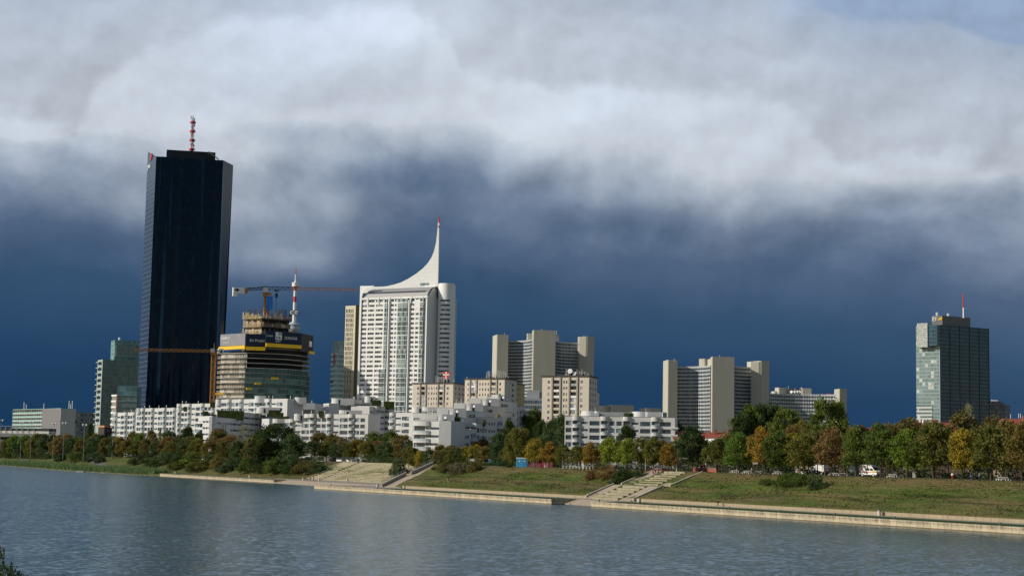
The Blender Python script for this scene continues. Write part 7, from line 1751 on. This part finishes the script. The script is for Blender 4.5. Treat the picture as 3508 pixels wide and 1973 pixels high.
q = gr(2460, 1735); person('person in dark clothes walking alone on the quay path below the right meadow', q+Vector((0, 0, .05)), 'walk', 'black', 'black', -1.0)
q = SN(PN(2012, 13, 1.36), 13, 1.36); person('person in a pale shirt walking by the low wall end left of the narrow stairway', q, 'walk', 'white', 'jeans', 1.2)
def onstair(s, n_, z): return SN(s, n_, z)
GP = 'people sitting on the amphitheatre steps'
for px, py, top, lb in ((1314, 1628, 'red', 'person in red sitting on the amphitheatre steps'), (1194, 1622, 'black', 'person in black sitting high on the left part of the amphitheatre'), (1147, 1640, 'pink', 'bare shouldered person sitting low at the left of the amphitheatre steps')):
    p, s, n_ = march(px, py); i = max(0, min(13, int((n_-50)/1.5))); person(lb, SN(s, 50+i*1.5+.5, 1.36+(i+.0)*.552+.05), 'sit', top, 'jeans', 1.1, group=GP)
sA = SN(165, 33.5, 8.6)
for ds, top, trs, lb in ((0, 'navy', 'pink', 'person in navy and pink standing at the top of the narrow stairway'), (1.6, 'red', 'black', 'person in red crouched at the top left of the narrow stairway'), (-1.9, 'black', 'jeans', 'person in black right of the pair on the narrow stairway top')):
    person(lb, SN(165.5+ds*.7, 33.0, 8.25), 'stand' if ds == 0 else 'sit', top, trs, .4, group='people at the top of the narrow stairway')
PP = [(3370-300, 41, 'beige', 'beige', 'person in beige standing under the trees just right of the white van'), (3064, 43, 'light blue', 'grey', 'person in light blue seated by the bench right of the van'), (3122, 42, 'black', 'black', 'person in black left of the pale sign right of the van'), (3138, 40, 'black', 'grey', 'dark clothed person right of the pale sign'), (3213, 40, 'black', 'red', 'person with dark jacket on a bicycle under the thick trunk'),
      (3262, 38, 'white', 'red', 'person in white top and red trousers on the meadow edge'), (3282, 39, 'black', 'black', 'person with a light hat standing in the group at the meadow edge'), (3326, 40, 'blue', 'jeans', 'person in blue, left of the blue group at the right'), (3343, 41, 'navy', 'black', 'person in navy in the middle of the blue group'), (3355, 40, 'blue', 'navy', 'person in bright blue, right of the blue group'),
      (3417, 42, 'white', 'grey', 'person in white near the last white bench'), (3430, 44, 'white', 'jeans', 'person in white farther back near the last white bench'), (3479, 42, 'red', 'black', 'person in red by the right edge of the photo'), (3486, 43, 'grey', 'black', 'person in grey beside the red one at the right edge'),
      (2575, 39, 'grey', 'grey', 'person in grey standing by the long bench under the orange tree'), (2581, 41, 'red', 'black', 'person in red behind the grey person at the long bench'), (2640, 42, 'navy', 'black', 'person in navy bending over a bicycle by the benches'), (2674, 43, 'black', 'grey', 'person in black right of the bicycle by the benches'),
      (2826, 46, 'red', 'grey', 'person in red far behind the right meadow clump'), (2867, 44, 'navy', 'black', 'person in navy left of the double trunk by the van'), (2879, 45, 'pink', 'black', 'person in pink left of the van'), (2384, 44, 'black', 'black', 'person in black by the salmon panels'), (2396, 45, 'navy', 'black', 'person in navy by the salmon panels'), (2411, 44, 'black', 'navy', 'dark person right of the navy one by the salmon panels'),
      (1866, 39, 'grey', 'white', 'person in pale clothes standing in front of the dark red boards'), (2017, 42, 'white', 'red', 'person in white and red by the white bicycle racks'), (1931, 41, 'navy', 'black', 'person in navy left of the bicycle racks'), (1240, 76, 'white', 'white', 'person in white at the top left of the amphitheatre'), (1064, 38, 'blue', 'grey', 'person in blue by the bicycles on the far quay'), (1074, 38, 'red', 'black', 'person in red by the bicycles on the far quay')]
for i, (px, n_, tp, tr_, lb) in enumerate(PP):
    if n_ == 38 and px < 1100: s = PN(px-70, 33, 1.36); s = PN(px-70, 33, 1.36); person(lb, SN(PN(px, 34, 1.36), 34, 1.37), 'stand', tp, tr_, .5, group='cyclists on the far quay'); continue
    person(lb, at(px, n_), 'stand' if i % 3 else 'walk', tp, tr_, (i*1.7) % 6.28, group='people under the park trees')
# van with high roof
def van():
    t = thing('ambulance_van', 'white high roofed ambulance van with red side stripe parked on the promenade', 'van', (0, 0, 0)); del t['_o']
    side = [(-2.6, .45), (-2.6, 2.35), (-2.5, 2.85), (.7, 2.85), (1.25, 2.35), (1.9, 1.55), (2.55, 1.25), (2.65, .8), (2.6, .45)]
    mb = MB(); w = .97
    def sec(k, y): return [(x, y, z) for x, z in side] if k else [(x, y*(1-.08*max(0, z-1.2)), z) for x, z in side]
    L_, R_ = [(x, -w*(1-.07*max(0, z-1.2)), z) for x, z in side], [(x, w*(1-.07*max(0, z-1.2)), z) for x, z in side]
    mb.poly(L_[::-1]); mb.poly(R_)
    for i in range(len(side)): j = (i+1) % len(side); mb.poly([L_[i], L_[j], R_[j], R_[i]])
    mb.build('body', M_WHP, t)
    for x in (-1.65, 1.65):
        for y in (-.86, .86):
            mb = MB(); mb.tube((x, y-.12, .36), (x, y+.12, .36), .36, .36, 14, 0); o = mb.build('wheel', M_BLACK, t)
            mb = MB(); mb.tube((x, y-.14, .36), (x, y+.14, .36), .2, .2, 10, 0); mb.build('rim', M_WHP, o)
    def dec(y0, pts, mat, nm_, e=.012):
        mb = MB(); mb.poly([(x, (y0/abs(y0))*(w*(1-.07*max(0, z-1.2))+e), z) for x, z in (pts if y0 > 0 else pts[::-1])]); return mb.build(nm_, mat, t)
    for y in (-1, 1):
        dec(y, [(-2.58, .98), (2.62, .98), (2.62, 1.12), (-2.58, 1.18)], M_REDP, 'stripe'); dec(y, [(-.9, 1.42), (.45, 1.42), (.45, 2.0), (-.9, 2.0)], M_BLACK, 'side_window'); dec(y, [(.6, 1.42), (1.75, 1.42), (1.3, 1.98), (.6, 2.0)], M_BLACK, 'cab_window')
        dec(y, [(-2.05, 1.75), (-1.85, 1.75), (-1.85, 1.95), (-2.05, 1.95)], M_REDP, 'emblem'); dec(y, [(-2.0, 1.65), (-1.9, 1.65), (-1.9, 2.05), (-2.0, 2.05)], M_REDP, 'emblem', .014)
        dec(y, [(1.3, 1.14), (2.58, 1.12), (2.5, 1.24), (1.9, 1.5), (1.6, 1.36)], plain('lime_marking', (.50, .62, .06), .5, .05, 1), 'marking'); dec(y, [(-2.5, 2.3), (-.2, 2.3), (-.2, 2.42), (-2.5, 2.42)], M_YEL, 'roof_stripe')
    mb = MB(); mb.poly([(1.28, -.8, 2.32), (1.93, -.86, 1.56), (1.93, .86, 1.56), (1.28, .8, 2.32)][::1]); o = mb.build('windscreen', M_BLACK, t); o.location = (.012, 0, .012)
    mb = MB(); mb.box(2.55, 2.68, -.8, -.5, .85, 1.05); mb.build('headlight', M_WHP, t); mb = MB(); mb.box(2.55, 2.68, .5, .8, .85, 1.05); mb.build('headlight', M_WHP, t)
    mb = MB(); mb.box(2.55, 2.72, -.92, .92, .42, .68); mb.build('bumper', M_BLACK, t); mb = MB(); mb.box(.2, .5, -.7, .7, 2.86, 3.0); mb.build('light_bar', plain('blue_lamp', (.05, .12, .5), .3, .05, 1), t)
    return t
v = van(); s = PN(2982, 41, 9.37); v.location = SN(s, 41, 9.37); v.rotation_euler = (0, 0, math.atan2(-bu.y, -bu.x)+.15)
# toilets
for i, (px, lb) in enumerate(((1779, 'pale blue portable toilet cabin with the door facing left, left of the pair'), (1796, 'pale blue portable toilet cabin, right of the pair'))):
    p = at(px, 36.8); t = thing('toilet_cabin', lb, 'toilet', p, 'pale blue toilet cabins'); F_ = fr(p.x-1.0, p.y+.25*i, p.x+1.0, p.y-.35+.25*i); z0_ = p.z
    mb = MB(); mb.fbox(F_, 0, F_[3], -1.8, 0, z0_, z0_+3.0); mb.fbox(F_, -.1, F_[3]+.1, -1.9, .1, z0_+3.0, z0_+3.2, 1); mb.build('cabin', [M_TOI, M_WHP], t)
    mb = MB(); mb.fbox(F_, .25, F_[3]-.25, .01, .06, z0_+.15, z0_+2.7); mb.fbox(F_, .9, 1.2, .07, .09, z0_+1.9, z0_+2.3, 1); mb.build('door', [plain('toilet_door', (.04, .22, .42), .5, .08, 1), M_WHP], t)
# benches and tables
def bench0():
    t = thing('picnic_bench', 'x', 'bench'); del t['_o']; mb = MB(); mb.box(-1.5, 1.5, -.35, .35, .74, .82); mb.build('table_top', M_WOODB, t)
    for y in (-.75, .75): mb = MB(); mb.box(-1.5, 1.5, y-.14, y+.14, .42, .48); mb.build('seat', M_WOODB, t)
    for x in (-1.35, 1.35): mb = MB(); mb.box(x-.06, x+.06, -.8, .8, 0, .10); mb.box(x-.06, x+.06, -.06, .06, .1, .74); mb.box(x-.05, x+.05, -.8, -.7, .1, .42); mb.box(x-.05, x+.05, .7, .8, .1, .42); mb.build('leg', M_WHP, t)
    reg(t); return t
M_WOODB = plain('pale_bench_wood', (.55, .52, .45), .8, .12, 2)
b0_ = bench0(); BN = [(2520, 38, 'pale picnic bench right of the bright green tree, first from the left'), (2562, 37.5, 'long pale picnic bench beside the grey clothed person'), (2600, 43, 'pale picnic bench behind the orange tree'), (2666, 38, 'pale picnic bench left of the feathery bush clump'), (2860, 42, 'pale picnic bench left of the white van'), (2888, 44, 'second pale picnic bench left of the white van'),
      (3060, 38.5, 'white picnic bench between the van and the pale sign'), (3438, 37.5, 'white picnic bench nearest the right edge'), (1400, 64, 'white bench among the trees above the willow bush'), (1512, 58, 'white bench at the top of the plain stairway')]
for i, (px, n_, lb) in enumerate(BN):
    p = at(px, n_)
    if i == 0: b0_.location = p; b0_['label'] = lb; b0_['group'] = 'picnic benches under the trees'; b0_.rotation_euler = (0, 0, math.atan2(bu.y, bu.x)); 
    else: dup(b0_, p, math.atan2(bu.y, bu.x)+.1*((i % 3)-1), label=lb, group='picnic benches under the trees')
# bicycle racks: white hoops
def hoop0():
    t = thing('bicycle_rack', 'x', 'bicycle rack'); del t['_o']; mb = MB(); P_ = [(-.45, 0, 0), (-.45, 0, .75), (-.3, 0, .98), (0, 0, 1.05), (.3, 0, .98), (.45, 0, .75), (.45, 0, 0)]
    for a, b_ in zip(P_, P_[1:]): mb.tube(a, b_, .055, k=6)
    mb.build('hoop', M_WHP, t); reg(t); return t
h0 = hoop0()
for i in range(9):
    p = at(1934+i*11.5, 38.2); lb = 'white hoop bicycle rack, %s of the nine from the left' % ordn[i]
    if i == 0: h0.location = p; h0['label'] = lb; h0['group'] = 'white hoop bicycle racks'; h0.rotation_euler = (0, 0, .1)
    else: dup(h0, p, .1, label=lb, group='white hoop bicycle racks')
# bicycles
def bike0():
    t = thing('bicycle', 'x', 'bicycle'); del t['_o']; 
    for x in (-.52, .52):
        mb = MB(); K = 14
        for k_ in range(K): a, b_ = 2*math.pi*k_/K, 2*math.pi*(k_+1)/K; mb.tube((x+.33*math.cos(a), 0, .34+.33*math.sin(a)), (x+.33*math.cos(b_), 0, .34+.33*math.sin(b_)), .022, k=4)
        mb.build('wheel', M_BLACK, t)
    mb = MB(); pts = [((-.52, 0, .34), (-.1, 0, .32)), ((-.1, 0, .32), (-.2, 0, .85)), ((-.1, 0, .32), (.38, 0, .8)), ((-.2, 0, .8), (.38, 0, .85)), ((-.52, 0, .34), (-.18, 0, .78)), ((.36, 0, .95), (.52, 0, .34))]
    for a, b_ in pts: mb.tube(a, b_, .025, k=4)
    mb.build('frame', M_STEEL, t); mb = MB(); mb.box(-.32, -.08, -.06, .06, .86, .92); mb.build('saddle', M_BLACK, t); mb = MB(); mb.tube((.34, -.26, .98), (.34, .26, .98), .018, k=4); mb.build('handlebar', M_BLACK, t); reg(t); return t
k0 = bike0(); BK = [(1058, 34.5, 1.37, 'bicycle left of the people on the far quay'), (1083, 33, 1.37, 'bicycle right of the people on the far quay'), (2622, 41, None, 'bicycle by the bending person in navy'), (2650, 42, None, 'bicycle right of the bending person in navy'), (2885, 41, None, 'bicycle leaning left of the white van'), (2902, 42, None, 'second bicycle just left of the white van'), (3088, 40, None, 'bicycle right of the white picnic bench'), (3219, 38.6, None, 'bicycle under the thick trunk'), (3290, 38, None, 'bicycle behind the group on the meadow edge')]
for i, (px, n_, z, lb) in enumerate(BK):
    p = at(px, n_) if z is None else SN(PN(px, n_, z), n_, z)
    if i == 0: k0.location = p; k0['label'] = lb; k0['group'] = 'parked bicycles'
    else: dup(k0, p, .4*i, label=lb, group='parked bicycles')
# litter bins (stone drums)
def bin0():
    t = thing('litter_bin', 'x', 'litter bin'); del t['_o']; mb = MB(); mb.cyl(0, 0, 0, 1.0, .42, 14, r1=.45); mb.build('drum', M_WHP2, t); mb = MB(); mb.cyl(0, 0, 1.0, 1.12, .47, 14, r1=.4); mb.build('lid', M_STEEL, t); reg(t); return t
M_WHP2 = plain('worn_pale_concrete', (.50, .48, .43), .85, .15, 2)
l0 = bin0(); BI = [(3012, 14.6, 'spray painted concrete litter bin against the low wall below the white van'), (2190, 9.8, 'pale concrete litter bin beside the green scooter at the stairway foot'), (1385, 11, 'pale litter bin at the left end of the left meadow wall'), (1190, 48, 'pale litter bin at the foot of the amphitheatre steps'), (1293, 12, 'pale litter bin in front of the plain stairway side wall'),
      (855, 33, 'pale litter bin on the far quay below the dark bushes'), (601, 33, 'pale litter bin at the left end of the far quay'), (1039, 33, 'pale litter bin left of the cyclists on the far quay'), (1094, 35, 'pale litter bin right of the cyclists on the far quay')]
for i, (px, n_, lb) in enumerate(BI):
    p = SN(PN(px, n_, 1.36), n_, 1.36)
    if i == 0: l0.location = p; l0['label'] = lb; l0['group'] = 'concrete litter bins'
    else: dup(l0, p, 0, label=lb, group='concrete litter bins')
# scooter
p = SN(PN(2203, 11.5, 1.36), 11.5, 1.36); t = thing('scooter', 'lime green electric scooter parked by the litter bin at the stairway foot', 'scooter', p); M_LIME = plain('lime_paint', (.45, .65, .10), .5, .05, 1)
mb = MB(); mb.box(p.x-.5, p.x+.35, p.y-.08, p.y+.08, p.z+.10, p.z+.17); mb.tube((p.x-.5, p.y, p.z+.12), (p.x-.62, p.y, p.z+1.1), .035, k=5); mb.build('frame', M_LIME, t); mb = MB(); mb.tube((p.x-.62, p.y-.22, p.z+1.1), (p.x-.62, p.y+.22, p.z+1.1), .025, k=5); mb.build('handlebar', M_BLACK, t)
for dx in (-.55, .42): mb = MB(); mb.tube((p.x+dx, p.y-.04, p.z+.11), (p.x+dx, p.y+.04, p.z+.11), .11, .11, 10); mb.build('wheel', M_BLACK, t)
# warning signs, notice boards
def board(lb, px, n_, w, z0_, z1_, mat, name='notice_board', cat='sign', frame=True):
    p = at(px, n_); t = thing(name, lb, cat, p); F_ = fr(p.x-w/2, p.y, p.x+w/2, p.y-.1); mb = MB(); mb.fbox(F_, 0, w, -.06, 0, p.z+z0_, p.z+z1_); mb.build('panel', mat, t); mb = MB()
    for s in (.08, w-.08): mb.fbox(F_, s-.05, s+.05, -.16, -.07, p.z, p.z+z1_)
    mb.build('posts', M_STEEL, t); return t, F_, p
board('white board with dark marks on two posts behind the orange tree trunks', 2587, 46, 1.35, 2.6, 3.9, M_WHP)
board('pale blank board left of the white van', 2921, 46, 1.6, 1.2, 2.7, plain('pale_blue_white', (.55, .62, .64), .6, .05, 1))
board('tall pale information panel right of the van benches', 3131, 41, .7, .2, 1.9, M_WHP2); board('white information panel by the bicycle racks', 1996, 38.6, .75, .2, 2.5, M_WHP); board('white panel left of the reddish bushes', 2092, 44, .6, .3, 2.6, M_WHP); board('small white box sign behind the brown bushes', 2148, 46, 1.6, 2.2, 3.6, M_WHP)
board('white poster stand in front of the dark red boards', 1829, 40, .95, .1, 2.3, M_WHP); board('white pair of standing panels at the top left of the amphitheatre', 1235, 75, .8, .1, 1.6, M_WHP2); board('white panel by the salmon red boards', 2256, 44, .5, .3, 2.0, M_WHP)
p = gr(1534, 1658); t = thing('lifebuoy_post', 'small black and yellow board on a pale post on the left meadow', 'sign', p); mb = MB(); mb.box(p.x-.05, p.x+.05, p.y-.05, p.y+.05, p.z-.1, p.z+1.2); mb.build('post', M_WHP, t); mb = MB(); mb.box(p.x-.3, p.x+.3, p.y-.1, p.y-.05, p.z+1.0, p.z+2.1, 0); mb.box(p.x-.2, p.x+.05, p.y-.13, p.y-.1, p.z+1.0, p.z+1.7, 1); mb.build('panel', [M_BLACK, M_YEL], t)
# white arched playground frames and court fence
for px0, px1, lb in ((2318, 2368, 'white arched playground frame left of the big dark tree'), (2418, 2436, 'white branching playground frame right of the salmon panels')):
    a, b_ = at(px0, 50), at(px1, 50); t = thing('playground_arch', lb, 'playground frame', a, 'white playground arches'); mb = MB(); z0_ = 9.2; w = (b_-a)
    P_ = [a, a+Vector((0, 0, 2.6)), a+w*.12+Vector((0, 0, 3.5)), a+w*.4+Vector((0, 0, 4.0)), a+w*.8+Vector((0, 0, 3.8)), a+w+Vector((0, 0, 2.9))]
    for q0, q1 in zip(P_, P_[1:]): mb.tube(q0, q1, .16, k=6)
    mb.tube(a+w*.4+Vector((0, 0, 4.0)), a+w*.4+Vector((0, 0, 4.9)), .1, k=5); mb.tube(a+Vector((0, 0, 2.5)), a-w*.2+Vector((0, 0, 3.6)), .12, k=5); mb.build('frame', M_WHP, t)
t = None
def fence(lb, px0, px1, n_, h):
    s0, s1 = PN(px0, n_, 9.2), PN(px1, n_, 9.2); a, b_ = SN(s0, n_, 9.2), SN(s1, n_, 9.2); F_ = fr(a.x, a.y, b_.x, b_.y); t = thing('court_fence', lb, 'fence', a); k_ = int(F_[3]/3)
    for i in range(min(k_+1, 60)): mb = MB(); mb.fbox(F_, i*3-.05, i*3+.05, -.05, .05, 9.2, 9.2+h); mb.build('post', M_BLACK, t)
    mb = MB()
    for z in (.1, h*.5, h-.1): mb.fbox(F_, 0, F_[3], -.02, .02, 9.2+z-.03, 9.2+z+.03)
    n2 = int(F_[3]/.6)
    for i in range(n2): mb.fbox(F_, i*.6, i*.6+.03, -.01, .01, 9.3, 9.1+h)
    mb.build('mesh_panel', M_STEEL, t)
fence('dark mesh ball court fence under the trees behind the right meadow', 2300, 3080, 56, 3.6); fence('dark mesh fence behind the racks right of the dark red boards', 1897, 2290, 60, 3.2)
# poles on the promenade
def pole(lb, px, n_, ytop, pyb=None, globe=False, group='slim park lamp posts'):
    p = at(px, n_); zt_ = ZA(px, ytop, p.y); t = thing('lamp_post', lb, 'lamp post', p, group); mb = MB(); mb.tube(p, (p.x, p.y, zt_), .09, .06, 6); mb.build('pole', M_WHP2, t)
    if globe:
        for dx in (-1, 1): mb = MB(); mb.ball((p.x+dx, p.y, zt_), .62); mb.build('globe', M_WHP, t)
        mb = MB(); mb.tube((p.x-1, p.y, zt_-.3), (p.x+1, p.y, zt_-.3), .07, k=4); mb.build('arm', M_WHP2, t)
    else: mb = MB(); mb.box(p.x-.25, p.x+.6, p.y-.12, p.y+.12, zt_, zt_+.12); mb.build('lamp_head', M_STEEL, t)
for px, y, lb in ((1928, 1570, 'thin pale lamp post left of the bicycle racks'), (1983, 1575, 'thin pale lamp post in the middle of the bicycle racks'), (2211, 1560, 'thin pale lamp post at the top left of the narrow stairway'), (1874, 1560, 'thin lamp post by the dark red boards'), (2524, 1590, 'thin pale lamp post left of the picnic benches')): pole(lb, px, 38, y)
def glamp(lb, px, ytop, D_):
    x = XA(px, D_, 14); zt_ = ZA(px, ytop, D_); t = thing('lamp_post', lb, 'lamp post', (x, D_, 6), 'tall twin globe lamp posts'); mb = MB(); mb.tube((x, D_, 6), (x, D_, zt_), .17, .12, 6); mb.build('pole', M_RAIL, t)
    for dx in (-1.0, 1.0): mb = MB(); mb.ball((x+dx, D_, zt_), .62); mb.build('globe', M_WHP, t)
    mb = MB(); mb.tube((x-1, D_, zt_-.3), (x+1, D_, zt_-.3), .14, k=4); mb.build('arm', M_RAIL, t)
for px, y, D_, lb in ((0, 1439, 1080, 'twin globe lamp post cut by the left edge'), (71, 1446, 1060, 'twin globe lamp post in front of the left part of the teal slab'), (105, 1445, 1100, 'twin globe lamp post just right of the first in front of the teal slab'), (182, 1450, 1120, 'twin globe lamp post at the right part of the teal balconies'), (217, 1449, 1050, 'twin globe lamp post in front of the blank grey end wall'), (287, 1455, 1000, 'tallest twin globe lamp post right of the teal slab'), (324, 1454, 1100, 'twin globe lamp post left of the grey green office tower'), (385, 1462, 990, 'twin globe lamp post by the orange banded block')): glamp(lb, px, y, D_)
# floating jetty and small dock at the left shore
_g = ray(270, 1616); tt_ = (0.1-CZ)/_g.z; p = CAM+_g*tt_
t = thing('floating_jetty', 'small pale floating jetty with a gangway at the reedy left shore', 'jetty', (p.x, p.y, 0)); mb = MB(); mb.box(p.x-1.2, p.x+3.0, p.y-2, p.y+1.5, -.1, .75); mb.build('float', M_WHP2, t)
mb = MB(); mb.tube((p.x+3, p.y, .9), (p.x+13, p.y+3, 1.3), .12, k=4); mb.tube((p.x+3, p.y+1, .9), (p.x+13, p.y+4, 1.3), .12, k=4); mb.tube((p.x+3, p.y, 1.7), (p.x+13, p.y+3, 2.1), .06, k=4); mb.build('gangway', M_RAIL, t)
# parked cars glimpsed through the trunks
def car0():
    t = thing('parked_car', 'x', 'car'); del t['_o']; mb = MB(); side = [(-2.1, .3), (-2.1, .85), (-1.5, 1.0), (-1.1, 1.45), (.5, 1.45), (1.1, .98), (2.1, .85), (2.15, .3)]
    L_, R_ = [(x, -.85 if z < 1.1 else -.7, z) for x, z in side], [(x, .85 if z < 1.1 else .7, z) for x, z in side]; mb.poly(L_[::-1]); mb.poly(R_)
    for i in range(len(side)): j = (i+1) % len(side); mb.poly([L_[i], L_[j], R_[j], R_[i]])
    mb.build('body', M_WHP, t)
    for x in (-1.3, 1.35):
        for y in (-.8, .8): mb = MB(); mb.tube((x, y-.1, .32), (x, y+.1, .32), .32, .32, 10); mb.build('wheel', M_BLACK, t)
    for y in (-1, 1): mb = MB(); pts = [(-1.3, .86*y, 1.02), (.85, .86*y, 1.02), (.4, .74*y, 1.4), (-1.0, .74*y, 1.4)]; mb.poly(pts if y > 0 else pts[::-1]); mb.build('side_window', M_BLACK, t)
    reg(t); return t
c0_ = car0(); CR = [(1425, 84, 'white', 'white parked car behind the thin grey trees above the willow bush'), (1502, 80, 'silver', 'silver parked car behind the brown trees above the plain stairway'), (1538, 82, 'white', 'white parked car right of the silver one above the plain stairway'), (1130, 90, 'white', 'white parked car behind the trees left above the amphitheatre'), (1010, 86, 'silver', 'silver parked car half hidden behind the big dark tree')]
for i, (px, n_, c, lb) in enumerate(CR):
    p = at(px, n_)
    if i == 0: o = c0_; o.location = p; o['label'] = lb; o['group'] = 'parked cars behind the trees'
    else: o = dup(c0_, p, .2*i, label=lb, group='parked cars behind the trees')
    if c == 'silver':
        bdy = [x for x in o.children if x.name.startswith('body')][0]; bdy.material_slots[0].link = 'OBJECT'; bdy.material_slots[0].material = plain('silver_paint', (.30, .31, .33), .3, .05, 1, metal=.5)
for o in bpy.data.objects:
    if '_o' in o: del o['_o']
